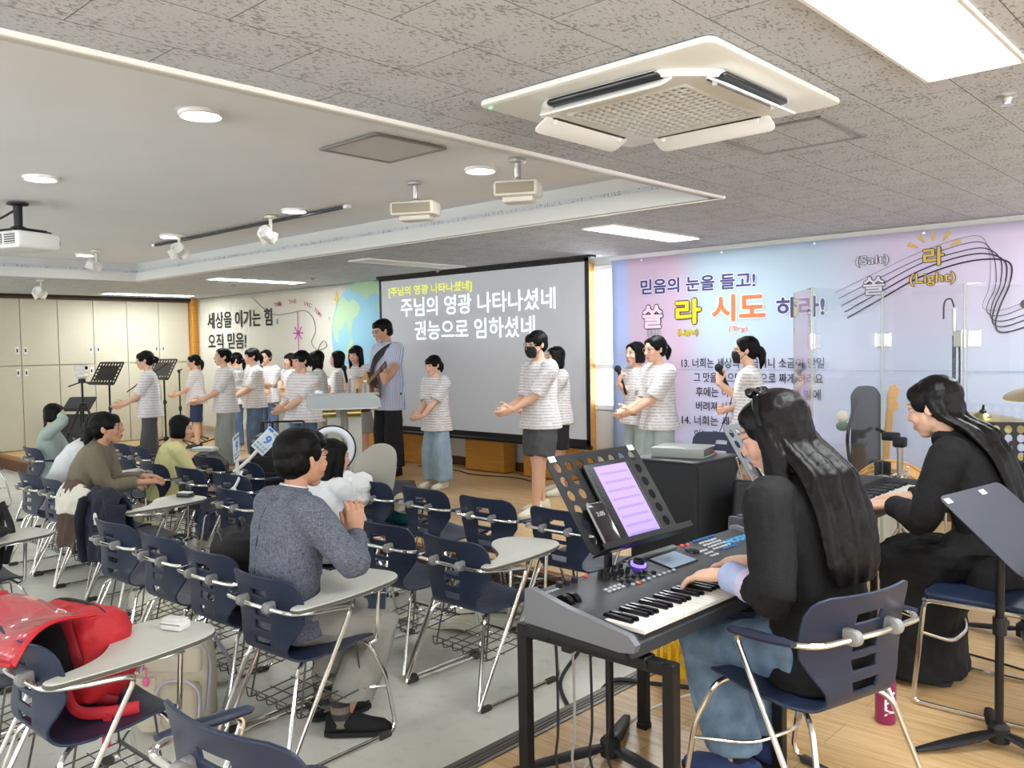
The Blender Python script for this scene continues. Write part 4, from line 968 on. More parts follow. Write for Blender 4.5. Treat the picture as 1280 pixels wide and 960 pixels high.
# camera tripod
t = thing('camera_tripod', 'black tripod carrying a small white camera at the far left', 'tripod', (-11.6, 4.4, SZ), .3)
for k in range(3):
    a = k*2*PI/3+.4; d = V((math.cos(a), math.sin(a), 0)); g = G(); g.tube([V((0, 0, .72))+d*.03, V((0, 0, .3))+d*.24], .016); g.tube([V((0, 0, .32))+d*.23, d*.42+V((0, 0, .01))], .011); g.rbox(V((0, 0, .36))+d*.215, (.04, .04, .04), .008); g.build('leg', Mt['blackmetal'], t)
g = G(); g.tube([(0, 0, .42), (0, 0, 1.0)], .014); g.rbox((0, 0, .72), (.07, .07, .06), .015); g.build('centre_column', Mt['blackmetal'], t)
g = G(); g.rbox((0, 0, 1.03), (.07, .07, .06), .012); g.tube([(0, 0, 1.02), (-.18, -.06, .96)], .009); g.build('head', Mt['black'], t)
wc = thing('camera', 'small white two-lens camera on top of the far left tripod', 'camera', (-11.6, 4.4, SZ+1.062), .3)
g = G(); g.ell((0, 0, .035), (.085, .07, .035)); g.build('base', Mt['white'], wc)
g = G(); g.tube([(0, 0, .06), (0, 0, .1)], .02); g.tube([(-.09, 0, .135), (.09, 0, .135)], .038, 14); g.build('body', Mt['white'], wc)
G().lathe([(.025, 0), (.022, .004)], (.091, 0, .135), rot(0, PI/2), 14).build('lens', Mt['blackgloss'], wc)
t = thing('television', 'black flat monitor standing on the floor at the far left', 'television', (-13.0, 4.75, SZ), .75)
G().rbox((0, 0, .3), (.75, .05, .44), .012).build('casing', Mt['black'], t); G().box((0, -.026, .305), (.7, .004, .39), b=0).build('screen', Mt['blackgloss'], t); G().box((0, 0, .04), (.3, .2, .08), b=.01).build('foot', Mt['black'], t)
# ------------------------------------------------------------------ speakers, amp
t = thing('loudspeaker', 'big black loudspeaker cabinet behind the synthesizer with a book on top', 'speaker', (-2.67, 4.35, SZ))
G().rbox((0, 0, .36), (.44, .46, .72), .02).build('cabinet', mat('speaker_carpet', lin(44, 45, 48), .85, bump=(400, .3)), t)
G().box((.222, 0, .37), (.006, .42, .66), b=.002).build('grille', mat('speaker_mesh', lin(52, 53, 56), .6, .3, bump=(900, .5)), t)
G().rbox((0, 0, .722), (.45, .47, .012), .012).build('top_panel', mat('speaker_top', lin(84, 85, 86), .5), t)
bk = thing('book', 'thick grey leather-bound book with a zip lying on the loudspeaker', 'book', (-2.66, 4.34, SZ+.729), .25)
g = G(); g.rbox((0, 0, .004), (.31, .25, .008), .012); g.rbox((0, 0, .052), (.31, .25, .008), .012); g.rbox((0, -.122, .028), (.31, .014, .056), .006); g.build('cover', mat('book_grey', lin(150, 156, 150), .4, bump=(60, .3)), bk)
G().rbox((0, .0, .028), (.295, .235, .04), .006).build('pages', mat('page_edge', lin(96, 92, 84), .7), bk)
G().tube(catmull([(.15, .06, .03), (.175, .07, .01), (.18, .075, -.04), (.19, .07, -.09)]), .0035, 6).build('ribbon', mat('red_ribbon', lin(200, 50, 50), .6), bk)
t = thing('guitar_amplifier', 'black amplifier with slanted grille beside the big loudspeaker', 'amplifier', (-2.2, 4.68, SZ), .35)
G().rbox((0, 0, .2), (.46, .36, .4), .02).build('cabinet', mat('amp_vinyl', lin(50, 46, 40), .5), t)
R = rot(-.3); G().rbox((0, -.2, .42), (.5, .3, .34), .02, R).build('head_cabinet', Mt['black'], t)
G().box(V((0, -.2, .42))+R @ V((0, -.153, 0)), (.45, .008, .3), R, b=.002).build('grille', mat('amp_grille', lin(56, 56, 58), .5, .2, bump=(300, .6)), t)
g = G()
for k in range(20): g.box(V((0, -.2, .42))+R @ V((0, -.158, -.135+.0142*k)), (.44, .004, .004), R, b=0)
g.build('slat', Mt['black'], t); G().ell(V((0, -.2, .42))+R @ V((.0, -.162, -.02)), (.03, .006, .04), R).build('emblem', Mt['silver'], t)
def wedge(label, loc, rz, s=1):
    t = thing('stage_monitor', label, 'speaker', loc, rz, 'black wedge stage monitors')
    pr = [(-.2, 0), (.2, 0), (.235, .1), (.03, .345), (-.05, .345), (-.2, .2)]
    g = G(); g.loft([[(x, y*s, z*s) for y, z in pr] for x in (-.27*s, .27*s)]); g.build('cabinet', mat('wedge', lin(58, 58, 60), .75) if 'wedge' not in bpy.data.materials else bpy.data.materials['wedge'], t, smooth=20)
    g = G(); a, b = V((0, .237, .11)), V((0, .04, .345)); d = (b-a).normalized(); nrm = V((0, d.z, -d.y)); 
    R = MX((V((1, 0, 0)), d, nrm)).transposed(); g.box(((a+b)/2+nrm*.004)*s, (.48*s, .28*s, .012), R, b=.003); g.build('grille', Mt['black'], t)
    for q in (-1, 1): G().lathe([(.025, 0), (.025, .006)], V((q*.272*s, .02*s, .14*s)), rot(0, q*PI/2), 12).build('socket_plate', Mt['black'], t)
    return t
wedge('black wedge monitor at the platform edge beside the girl in the yellow shirt', (-8.35, 4.35, SZ+.002), 2.5)
wedge('black wedge monitor in front of the guitarist, behind the white bag chair', (-5.35, 4.25, SZ+.002), .5)
# ------------------------------------------------------------------ drum corner
def cymbal(label, loc, r, tx, ty, m=None):
    t = thing('cymbal', label, 'cymbal', loc, 0, 'drum kit cymbals', tx, ty)
    G().lathe([(r, 0), (r*.99, .003), (r*.6, .02), (r*.2, .034), (r*.17, .045), (r*.08, .058), (.006, .06), (.006, .056), (r*.08, .054), (r*.16, .04), (r*.2, .03), (r*.6, .016), (r*.99, 0)], n=40, cap=False).build('bow', m or Mt['brass'], t)
    G().lathe([(.018, .056), (.018, .068), (.008, .074), (.005, .1)], n=10).build('felt_nut', Mt['black'], t)
    return t
cymbal('large brass ride cymbal tilted in front of the right clear panel', (-1.30, 5.18, 1.10), .25, .12, .1)
cymbal('brass crash cymbal highest at the right edge', (-1.03, 5.35, 1.27), .21, .2, -.15)
cymbal('pale lower cymbal below the ride cymbal at the right', (-1.12, 4.98, .93), .19, .05, .05)
t = thing('cymbal_stand', 'chrome cymbal stand with black clamp left of the second pianist face', 'cymbal stand', (-1.72, 5.15, SZ))
for k in range(3):
    a = k*2.09; d = V((math.cos(a), math.sin(a), 0)); G().tube([V((0, 0, .3)), d*.26+V((0, 0, .01))], .009).build('leg', Mt['chrome'], t)
G().tube([(0, 0, .1), (0, 0, .77)], .017, 12).build('tube', mat('dull_chrome', (.55, .55, .55), .3, 1), t)
g = G(); g.rbox((0, 0, .79), (.07, .06, .06), .012); g.rbox((-.05, 0, .82), (.1, .04, .05), .01); g.tube([(0, 0, .79), (-.14, .02, .86)], .012); g.build('clamp', Mt['black'], t)
for z in (.5, .58): G().lathe([(.05, -.03), (.055, -.02), (.055, .02), (.04, .03)], (0, 0, z), n=14).build('memory_lock', Mt['chrome'], t)
for x, y, z, lb in ((-1.30, 5.18, 1.1, 'chrome stand under the large ride cymbal'), (-1.03, 5.35, 1.27, 'chrome stand under the highest crash cymbal')):
    t = thing('cymbal_stand', lb, 'cymbal stand', (x, y, SZ))
    for k in range(3):
        a = k*2.09+.4; d = V((math.cos(a), math.sin(a), 0)); G().tube([V((0, 0, .28)), d*.25+V((0, 0, .01))], .008).build('leg', Mt['chrome'], t)
    G().tube([(0, 0, .1), (0, 0, z-SZ+.06)], .011).build('tube', Mt['chrome'], t); G().rbox((0, 0, z-SZ-.1), (.035, .05, .05), .01).build('clamp', Mt['charcoal'], t)
t = thing('bass_drum', 'honey wood bass drum with chrome lugs beside the digital piano keys', 'drum', (-2.0, 5.8, SZ+.295), .25)
wd = mat('drum_wood', lin(222, 164, 86), .3, var=(5, .08, (1, 12, 12)))
R = rot(PI/2)
G().lathe([(.26, -.2), (.26, .2)], R=R, n=40).build('shell', wd, t)
for s in (-1, 1):
    G().lathe([(.272, s*.2-.02), (.278, s*.2), (.272, s*.2+.02), (.255, s*.2+.02), (.255, s*.2-.02)], R=R, n=40).build('hoop', wd, t)
    G().lathe([(.258, s*.205), (.0001+.0, s*.206)], R=R, n=40, cap=False).build('drumhead', Mt['white'], t)
for k in range(8):
    a = k*PI/4+.39; g = G(); 
    for s in (-1, 1): g.rbox((.266*math.cos(a), s*.08, .266*math.sin(a)), (.02, .05, .02), .005, rot(0, -a)); g.tube([(.275*math.cos(a), s*.08, .275*math.sin(a)), (.28*math.cos(a), s*.215, .28*math.sin(a))], .004, 6)
    g.build('lug', Mt['chrome'], t)
for s in (-1, 1): G().tube([(s*.2, .1, -.14), (s*.3, .14, -.283)], .008).build('spur', Mt['chrome'], t)
t = thing('snare_drum', 'white-topped drum with chrome rim at the right edge under the perforated stand', 'drum', (-1.02, 4.86, SZ+.56))
G().lathe([(.17, -.14), (.17, 0)], n=36).build('shell', Mt['charcoal'], t); G().lathe([(.165, .002), (.0005, .003)], n=36, cap=False).build('drumhead', Mt['white'], t)
for z in (-.135, .005): G().lathe([(.168, z-.01), (.18, z-.01), (.18, z+.008), (.168, z+.008)], n=36).build('rim', Mt['chrome'], t)
for k in range(3):
    a = k*2.09; d = V((math.cos(a), math.sin(a), 0)); G().tube([d*.17+V((0, 0, -.1)), V((0, 0, -.3)), -d*.22+V((0, 0, -.55))], .008).build('stand_leg', Mt['chrome'], t)
t = thing('floor_tom', 'honey wood tom drum behind the second pianist shoulder', 'drum', (-1.42, 5.4, SZ+.72), 0)
G().lathe([(.15, -.26), (.15, 0)], n=34).build('shell', wd, t); G().lathe([(.148, .003), (.0005, .004)], n=34, cap=False).build('drumhead', Mt['white'], t); G().lathe([(.15, -.01), (.16, -.01), (.16, .01), (.15, .01)], n=34).build('rim', Mt['chrome'], t)
for k in range(3):
    a = k*2.09; d = V((math.cos(a), math.sin(a), 0)); G().tube([d*.16+V((0, 0, -.06)), d*.17+V((0, 0, -.712))], .007).build('leg', Mt['chrome'], t)
for i, x in enumerate((-.985, -.955)):
    t = thing('drumstick', 'pale wooden drumstick leaning on the drum under the perforated stand', 'drumstick', (x, 4.72, SZ+.572), 0, 'drumsticks')
    G().tube([(0, -.02, .0), (.0, .12, .004), (.01, .36, .01)], [.0075, .0075, .004], 8).build('stick', mat('stick', lin(214, 190, 140), .5) if 'stick' not in bpy.data.materials else bpy.data.materials['stick'], t)
t = thing('gig_bag', 'dark grey guitar gig bag standing behind the clear panels', 'guitar bag', (-2.35, 6.32, SZ), .35)
g = G(); body = catmull([V((0, 0, 0)), V((.17, 0, .01)), V((.21, 0, .15)), V((.2, 0, .3)), V((.15, 0, .42)), V((.105, 0, .5)), V((.1, 0, .9)), V((.1, 0, .98)), V((.06, 0, 1.04)), V((0, 0, 1.05))], 4)
pol = [(p.x, p.z) for p in body]+[(-p.x, p.z) for p in body[-2:0:-1]]
g.prism(pol, -.06, .06, rot(PI/2).to_4x4() if False else MX(((1, 0, 0, 0), (0, 0, 1, 0), (0, 1, 0, 0), (0, 0, 0, 1))), .02); g.build('bag', mat('gig_nylon', lin(62, 62, 66), .8, bump=(30, .3)), t, smooth=50)
G().rbox((0, -.075, .25), (.24, .04, .3), .03).build('pocket', mat('gig_pocket', lin(84, 84, 86), .8), t); g = G(); g.tube(catmull([(-.06, -.07, .95), (-.12, -.12, .7), (-.1, -.07, .45)]), .012, 6); g.build('strap', Mt['black'], t)
t = thing('plush_keyring', 'small cream plush toy with a green top hanging on the gig bag', 'plush toy', (-2.47, 6.2, SZ+.83))
G().ell((0, 0, 0), (.045, .04, .045)).build('head', Mt['cream'], t); G().ell((0, 0, -.07), (.05, .035, .035)).build('top', mat('plush_green', lin(70, 110, 80), .9), t)
t = thing('electric_bass', 'wooden headstock of a bass guitar behind the gig bag', 'bass guitar', (-2.27, 6.47, SZ), .35)
G().prism([(.02, .86), (.06, .86), (.10, .88), (.085, .94), (.10, 1.02), (.07, 1.06), (.03, 1.04), (.015, .94)], -.012, .012, MX(((1, 0, 0, 0), (0, 0, 1, 0), (0, 1, 0, 0), (0, 0, 0, 1))), .003).build('headstock', mat('maple', lin(214, 168, 110), .35), t)
G().box((.02, 0, .66), (.05, .025, .46), rot(0, .08), b=.006).build('neck', bpy.data.materials['maple'], t)
G().prism([(p[0]*.9, p[1]*.95+.02) for p in pol[:0]] or [(-.1, .02), (.1, .02), (.17, .12), (.12, .26), (.16, .4), (.06, .46), (-.06, .46), (-.15, .4), (-.11, .26), (-.17, .12)], -.02, .02, MX(((1, 0, 0, 0), (0, 0, 1, 0), (0, 1, 0, 0), (0, 0, 0, 1))), .006).build('body', Mt['darkwood'], t)
mp_ = thing('microphone_stand', 'tall dark pole with cable and small microphone on top behind the clear panels', 'microphone stand', (-1.565, 5.62, SZ))
G().tube([(0, 0, .02), (0, 0, 1.42)], .011).build('pole', mat('pole_blue', lin(52, 58, 72), .4, .3), mp_); G().lathe([(.13, 0), (.13, .015), (.03, .03)], n=24).build('base', Mt['black'], mp_)
g = G(); g.tube([(0, 0, 1.4), (.0, 0, 1.56)], [.012, .017]); g.build('microphone', Mt['silver'], mp_)
g = G(); g.tube(catmull([(0, 0, 1.57), (-.02, 0, 1.62), (-.055, 0, 1.6), (-.06, 0, 1.5)]), .005, 6); g.tube(catmull([(.01, 0, 1.4), (.03, 0, 1.3), (.028, 0, .8), (.03, 0, .1)]), .006, 6); g.build('cable', Mt['rubber'], mp_)
# clear drum shield
sh = [(-2.28, 4.98), (-1.985, 4.56), (-1.86, 5.26), (-1.32, 4.93), (-.72, 5.12), (-.2, 4.8)]
def acrylic():
    m = bpy.data.materials.new('clear_acrylic'); m.use_nodes = True; nt = m.node_tree; nt.nodes.clear()
    out = nt.nodes.new('ShaderNodeOutputMaterial'); mx = nt.nodes.new('ShaderNodeMixShader'); tr = nt.nodes.new('ShaderNodeBsdfTransparent'); gl = nt.nodes.new('ShaderNodeBsdfGlossy'); lw = nt.nodes.new('ShaderNodeLayerWeight'); pw = nt.nodes.new('ShaderNodeMath'); fr = nt.nodes.new('ShaderNodeMath')
    tr.inputs[0].default_value = (.955, .972, .965, 1); gl.inputs['Roughness'].default_value = .015; lw.inputs[0].default_value = .5; pw.operation = 'POWER'; pw.inputs[1].default_value = 4.5; nt.links.new(lw.outputs['Facing'], pw.inputs[0]); fr.operation = 'MULTIPLY_ADD'; fr.inputs[1].default_value = .9; fr.inputs[2].default_value = .045; nt.links.new(pw.outputs[0], fr.inputs[0])
    nt.links.new(fr.outputs[0], mx.inputs[0]); nt.links.new(tr.outputs[0], mx.inputs[1]); nt.links.new(gl.outputs[0], mx.inputs[2]); nt.links.new(mx.outputs[0], out.inputs[0]); return m
ac = acrylic(); edge = mat('acrylic_edge', lin(196, 204, 178), .15, spec=.6, alpha=.55)
ds = thing('drum_shield', 'folding clear acrylic drum shield with metal hinges', 'drum shield', (-1.6, 5.0, SZ))
for i in range(len(sh)-1):
    a, b = V((*sh[i], 0)), V((*sh[i+1], 0)); d = b-a; ang = math.atan2(d.y, d.x); mid = (a+b)/2-V((-1.6*-1*-1, 0, 0))
    mid = (a+b)/2-V((-1.6, 5.0, 0)); R = rot(0, 0, ang); L = d.length-.02
    p = G().box(mid+V((0, 0, .84)), (L, .006, 1.66), R, b=0).build('panel', ac, ds, smooth=0)
    for s in (-1, 1): G().box(mid+R @ V((s*(L/2+.0015), 0, 0))+V((0, 0, .84)), (.003, .0066, 1.66), R, b=0).build('panel_edge', edge, p)
    if i:
        for z in (.62, 1.38):
            g = G(); q = a-V((-1.6, 5.0, 0)); R0 = rot(0, 0, math.atan2(sh[i][1]-sh[i-1][1], sh[i][0]-sh[i-1][0]))
            g.box(q+R @ V((.045, 0, z)), (.06, .014, .085), R, b=.003); g.box(q+R0 @ V((-.045, 0, z)), (.06, .014, .085), R0, b=.003); g.tube([q+V((0, 0, z-.045)), q+V((0, 0, z+.045))], .008, 8)
            g.build('hinge', Mt['silver'] if z > 1 else Mt['charcoal'], ds)
# ------------------------------------------------------------------ people
def skin_mat(name, tone, lip):
    m = mat(name, tone, .5, spec=.35); n = N(m); at = n.n('Attribute', attribute_name='face_uv'); s = n.n('SeparateXYZ'); n.l(at.outputs['Vector'], s.inputs[0])
    x, y, z = s.outputs; ax = n.math('ABSOLUTE', x); fr = n.math('GREATER_THAN', y, .12)
    def el(cx, cz, rx, rz, soft=.25, slope=0):
        a = n.math('DIVIDE', n.math('SUBTRACT', ax, cx), rx); zz = n.math('SUBTRACT', z, cz)
        if slope: zz = n.math('SUBTRACT', zz, n.math('MULTIPLY', n.math('SUBTRACT', ax, cx), slope))
        b = n.math('DIVIDE', zz, rz); d = n.math('SQRT', n.math('ADD', n.math('MULTIPLY', a, a), n.math('MULTIPLY', b, b)))
        return n.math('MULTIPLY', n.rng(d, 1-soft, 1+soft, 1, 0), fr)
    nz = n.noise(n.obj(), 9, 3)
    c = n.mix(n.rng(nz, .35, .65, 0, .25), tone, tuple(v*f for v, f in zip(tone, (.96, .84, .8))))
    c = n.mix(n.math('MULTIPLY', el(.17, -.14, .12, .12, .8), .3), c, lip)
    c = n.mix(n.math('MULTIPLY', el(0, -.285, .105, .04, .35), .75), c, lip)
    c = n.mix(n.math('MULTIPLY', el(0, -.283, .1, .008, .4), .7), c, (.12, .04, .035))
    c = n.mix(n.math('MULTIPLY', el(.15, .125, .095, .017, .5, .12), .8), c, (.03, .022, .018))
    c = n.mix(el(.145, .022, .068, .026, .2, .06), c, (.55, .52, .48))
    c = n.mix(el(.142, .024, .031, .028, .2), c, (.018, .012, .01))
    c = n.mix(el(.146, .046, .078, .011, .4, .08), c, (.02, .014, .012))
    n.base(c); return m
SK_L = skin_mat('skin_light', lin(226, 184, 158), lin(200, 116, 108)); SK_M = skin_mat('skin_medium', lin(206, 158, 130), lin(176, 96, 88))
HAIR = mat('hair_black', lin(8, 7, 7), .5, bump=(55, .4, (1, 1, .05)), var=(40, .35, (1, 1, .06)), spec=.2)
HAIRB = mat('hair_brown_black', lin(11, 8, 8), .44, bump=(90, .35, (1, 1, .04)), var=(70, .5, (1, 1, .04)), spec=.25)
def stripe_tee(name, gap=.030, w=.32, col=(168, 156, 160), seed=0):
    m = mat(name, lin(226, 222, 222), .85, bump=(260, .15)); n = N(m); co = n.obj(); s = n.n('SeparateXYZ'); n.l(co, s.inputs[0])
    wob = n.math('MULTIPLY', n.math('SUBTRACT', n.noise(co, 7, 2), .5), .02)
    ph = n.math('FRACT', n.math('DIVIDE', n.math('ADD', s.outputs[2], wob), gap))
    band = n.rng(n.math('ABSOLUTE', n.math('SUBTRACT', ph, .5)), w*.35, w*.62, 1, 0)
    dash = n.rng(n.noise(co, 1, 1, (30, 30, 1/gap*.9)), .33, .45, .1, 1)
    n.base(n.mix(n.math('MULTIPLY', n.math('MULTIPLY', band, dash), .5), lin(230, 227, 227), lin(*col))); return m
TEE = stripe_tee('striped_tee'); TEE2 = stripe_tee('dashed_tee', .024, .5, (148, 145, 148))
def cl(name, c, rough=.85, **k): return mat(name, lin(*c), rough, bump=k.pop('bump', (240, .25)), **k)
DEN = cl('denim_blue', (92, 112, 142), var=(14, .18)); DENL = cl('denim_light', (150, 172, 190), var=(12, .14)); DENG = cl('denim_sage', (150, 160, 156), var=(10, .1)); DENP = cl('denim_pale', (178, 196, 200), var=(10, .08))
GREY = cl('trouser_grey', (86, 86, 92)); CARGO = cl('cargo_grey', (78, 78, 82)); NAVYC = cl('cloth_navy', (48, 60, 92)); BLK = cl('cloth_black', (32, 32, 35)); BLK2 = cl('cloth_jet', (12, 12, 14)); SKIRT = cl('skirt_grey', (170, 168, 162))
SHOEW = mat('shoe_white', lin(226, 220, 200), .6); SHOEB = mat('shoe_black', lin(30, 29, 30), .7); SOLE = mat('sole', lin(206, 200, 186), .6)
MASK = mat('mask_black', lin(24, 24, 26), .75); GLASSM = mat('wire_rim', lin(150, 140, 130), .3, 1)
def ik(a, t, l1, l2, pole):
    a, t = V(a), V(t); d = t-a; D = d.length
    if D > (l1+l2)*.999: t = a+d*((l1+l2)*.999/D); d = t-a; D = d.length
    D = max(D, abs(l1-l2)*1.02+1e-4); u = d.normalized(); k = (l1*l1-l2*l2+D*D)/(2*D); h = math.sqrt(max(0, l1*l1-k*k))
    p = V(pole)-u*V(pole).dot(u)
    if p.length < 1e-4: p = frame(u)[0]
    return a+u*k+p.normalized()*h, t
def add_hand(g, w, d, n, side, L, curl=(.25, .3, .35, .4), spread=.1, thumb=.5, base=1.):
    """w wrist, d finger direction, n palm normal, side +1 right / -1 left, L hand length"""
    d = V(d).normalized(); n = V(n); n = (n-d*n.dot(d)).normalized(); T = d.cross(n)*side   # towards the thumb
    rings = []
    for q, hw, ht in ((-.08, .13, .105), (.06, .17, .11), (.3, .225, .115), (.5, .225, .095), (.56, .2, .07)):
        c = w+d*(q*L)+T*(.012*L); rings.append([c+T*(hw*L*math.cos(a))+n*(ht*L*math.sin(a)) for a in np.linspace(0, 2*PI, 11)[:-1]])
    g.loft(rings)
    for i, (off, ln) in enumerate(((.165, .43), (.055, .48), (-.055, .45), (-.16, .35))):
        c = curl[i]; p = w+d*(.5*L)+T*(off*L); pts = [p]; a = c*.6; sp = spread*(1.5-i)*.5
        for k, seg in enumerate((.46, .3, .24)):
            dr = d*math.cos(a)+n*math.sin(a)+T*sp*math.cos(a); p = p+dr.normalized()*(seg*ln*L); pts.append(p); a += c*(1.1 if k == 0 else .8)
        g.tube([pts[0]-d*.05*L]+pts, [.055*L, .053*L, .05*L, .044*L, .034*L], 7); g.ell(pts[-1], .035*L, n=7, m=5)
    b = w+d*(.12*L)+T*(.15*L)+n*.03*L; dr = (d*(.75-.2*thumb)+T*(.3+.6*thumb)+n*.25).normalized(); p1 = b+dr*(.26*L); dr2 = (d*.9+T*(.1+.3*thumb)+n*.2).normalized(); p2 = p1+dr2*(.2*L)
    g.tube([w+d*(.05*L)+T*(.08*L), b, p1, p2], [.08*L, .075*L, .058*L, .042*L], 8); g.ell(p2, .043*L, n=7, m=5)
def head_prims(g, P, k=1.0):
    """P maps head-local unit coordinates (chin -0.5 .. crown 0.5) to the figure"""
    def E(c, r): 
        R = P['R']; s = P['s']; g.ell(P['o']+R @ V(c)*s, tuple(q*s for q in r), R, 18, 12)
    def Tb(pts, rs, n=10, flat=1): g.tube([P['o']+P['R'] @ V(p)*P['s'] for p in pts], [r*P['s'] for r in rs], n, flat=flat)
    E((0, -.06, .13), (.325, .425, .365)); E((0, .10, -.06), (.285, .30, .36)); E((0, .14, -.24), (.225, .235, .2)); E((0, .215, -.405), (.125, .125, .085))
    E((0, -.02, -.22), (.235, .22, .2))
    for s in (-1, 1):
        E((s*.15, .24, -.13), (.12, .11, .13)); E((s*.12, .325, .105), (.13, .06, .045)); E((s*.315, -.045, -.02), (.035, .085, .125)); E((s*.33, -.06, .04), (.03, .06, .07)); E((s*.045, .405, -.135), (.042, .045, .034))
        E((s*.145, .30, .022), (.075, .065, .042))
    Tb([(0, .36, .09), (0, .40, -.03), (0, .445, -.12)], [.038, .042, .055]); E((0, .445, -.13), (.048, .045, .04))
    E((0, .365, -.258), (.095, .05, .026)); E((0, .36, -.31), (.085, .048, .03)); E((0, .31, -.27), (.14, .08, .09))
def hair_prims(g, P, style, length=0, volume=1.):
    R, s, o = P['R'], P['s'], P['o']
    def E(c, r, rr=None): g.ell(o+R @ V(c)*s, tuple(q*s*volume for q in r), (R @ rr) if rr else R, 18, 12)
    def Lf(pts): # locks: (point, half width, half depth)
        rings = []; N_ = len(pts)
        for i, (p, a, b) in enumerate(pts):
            p = V(p); rings.append([o+R @ (p+V((a*math.cos(t), b*math.sin(t), 0)))*s for t in np.linspace(0, 2*PI, 15)[:-1]])
        g.loft(rings)
    E((0, -.115, .165), (.375, .425, .385))
    E((0, -.22, -.02), (.33, .29, .33))
    if style == 'short':      # men: crop with fringe swept over the forehead, ears free
        E((0, .13, .33), (.30, .24, .17)); E((.0, -.06, .27), (.37, .40, .28)); E((.05, .24, .26), (.26, .13, .11), rot(-.3))
        for q in (-1, 1): E((q*.325, .06, .13), (.045, .10, .16)); E((q*.31, -.2, -.04), (.06, .17, .2))
        E((0, -.34, -.12), (.25, .13, .2))
        return
    for q in (-1, 1): E((q*.30, .07, .14), (.075, .17, .2))
    if style in ('bangs', 'ponybangs', 'bobbangs', 'longbangs'):
        E((0, .19, .245), (.30, .20, .19)); E((0, .285, .17), (.235, .11, .11)); 
        for q in (-1, 1): E((q*.25, .2, .1), (.07, .09, .16))
    else:
        E((0, .10, .32), (.30, .22, .16))
        for q in (-1, 1): E((q*.19, .17, .27), (.15, .14, .15), rot(0, q*.4))
    if style.startswith('pony'):
        E((0, -.44, .08), (.09, .1, .1))
        L = length or .75; z0 = .1
        g.tube([o+R @ V(p)*s for p in ((0, -.40, z0), (0, -.56, z0-.05), (0, -.62, z0-.3*L), (0, -.60, z0-.65*L), (0, -.55, z0-L))], [.07*s, .12*s, .15*s, .12*s, .03*s], 12)
    if style.startswith('bob'):
        z = -.42-(length or 0)
        Lf([((0, -.12, .2), .37, .36), ((0, -.14, -.05), .40, .34), ((0, -.16, z*.6), .41, .32), ((0, -.16, z), .36, .27)])
        for q in (-1, 1): Lf([((q*.29, .1, .2), .06, .12), ((q*.325, .1, -.05), .06, .12), ((q*.31, .09, z*.7), .06, .12), ((q*.29, .08, z), .04, .08)])
    if style.startswith('long'):
        Lz = -(length or 1.5)
        Lf([((0, -.12, .2), .37, .36), ((0, -.15, -.1), .395, .33), ((0, -.22, -.45), .37, .23), ((0, -.26, Lz*.55), .38, .15), ((0, -.26, Lz*.85), .34, .13), ((0, -.25, Lz), .2, .08)])
        for q in (-1, 1): Lf([((q*.29, .08, .2), .07, .14), ((q*.335, .09, -.05), .06, .14), ((q*.33, .06, -.45), .07, .13), ((q*.31, .1, -.75), .09, .1), ((q*.29, .12, -1.0), .05, .05)])
    if style == 'wavy':
        for k in range(9):
            a = PI+PI*(k+.5)/9; x, y = .3*math.cos(a), -.1+.28*math.sin(a)
            g.tube([o+R @ V((x*(1+.25*t)+.05*math.sin(t*6+k), y*(1+.3*t)-.12*t+.05*math.cos(t*5+k), .1-(length or 1.3)*t))*s for t in np.linspace(0, 1, 9)], np.linspace(.13, .06, 9)*s, 8)
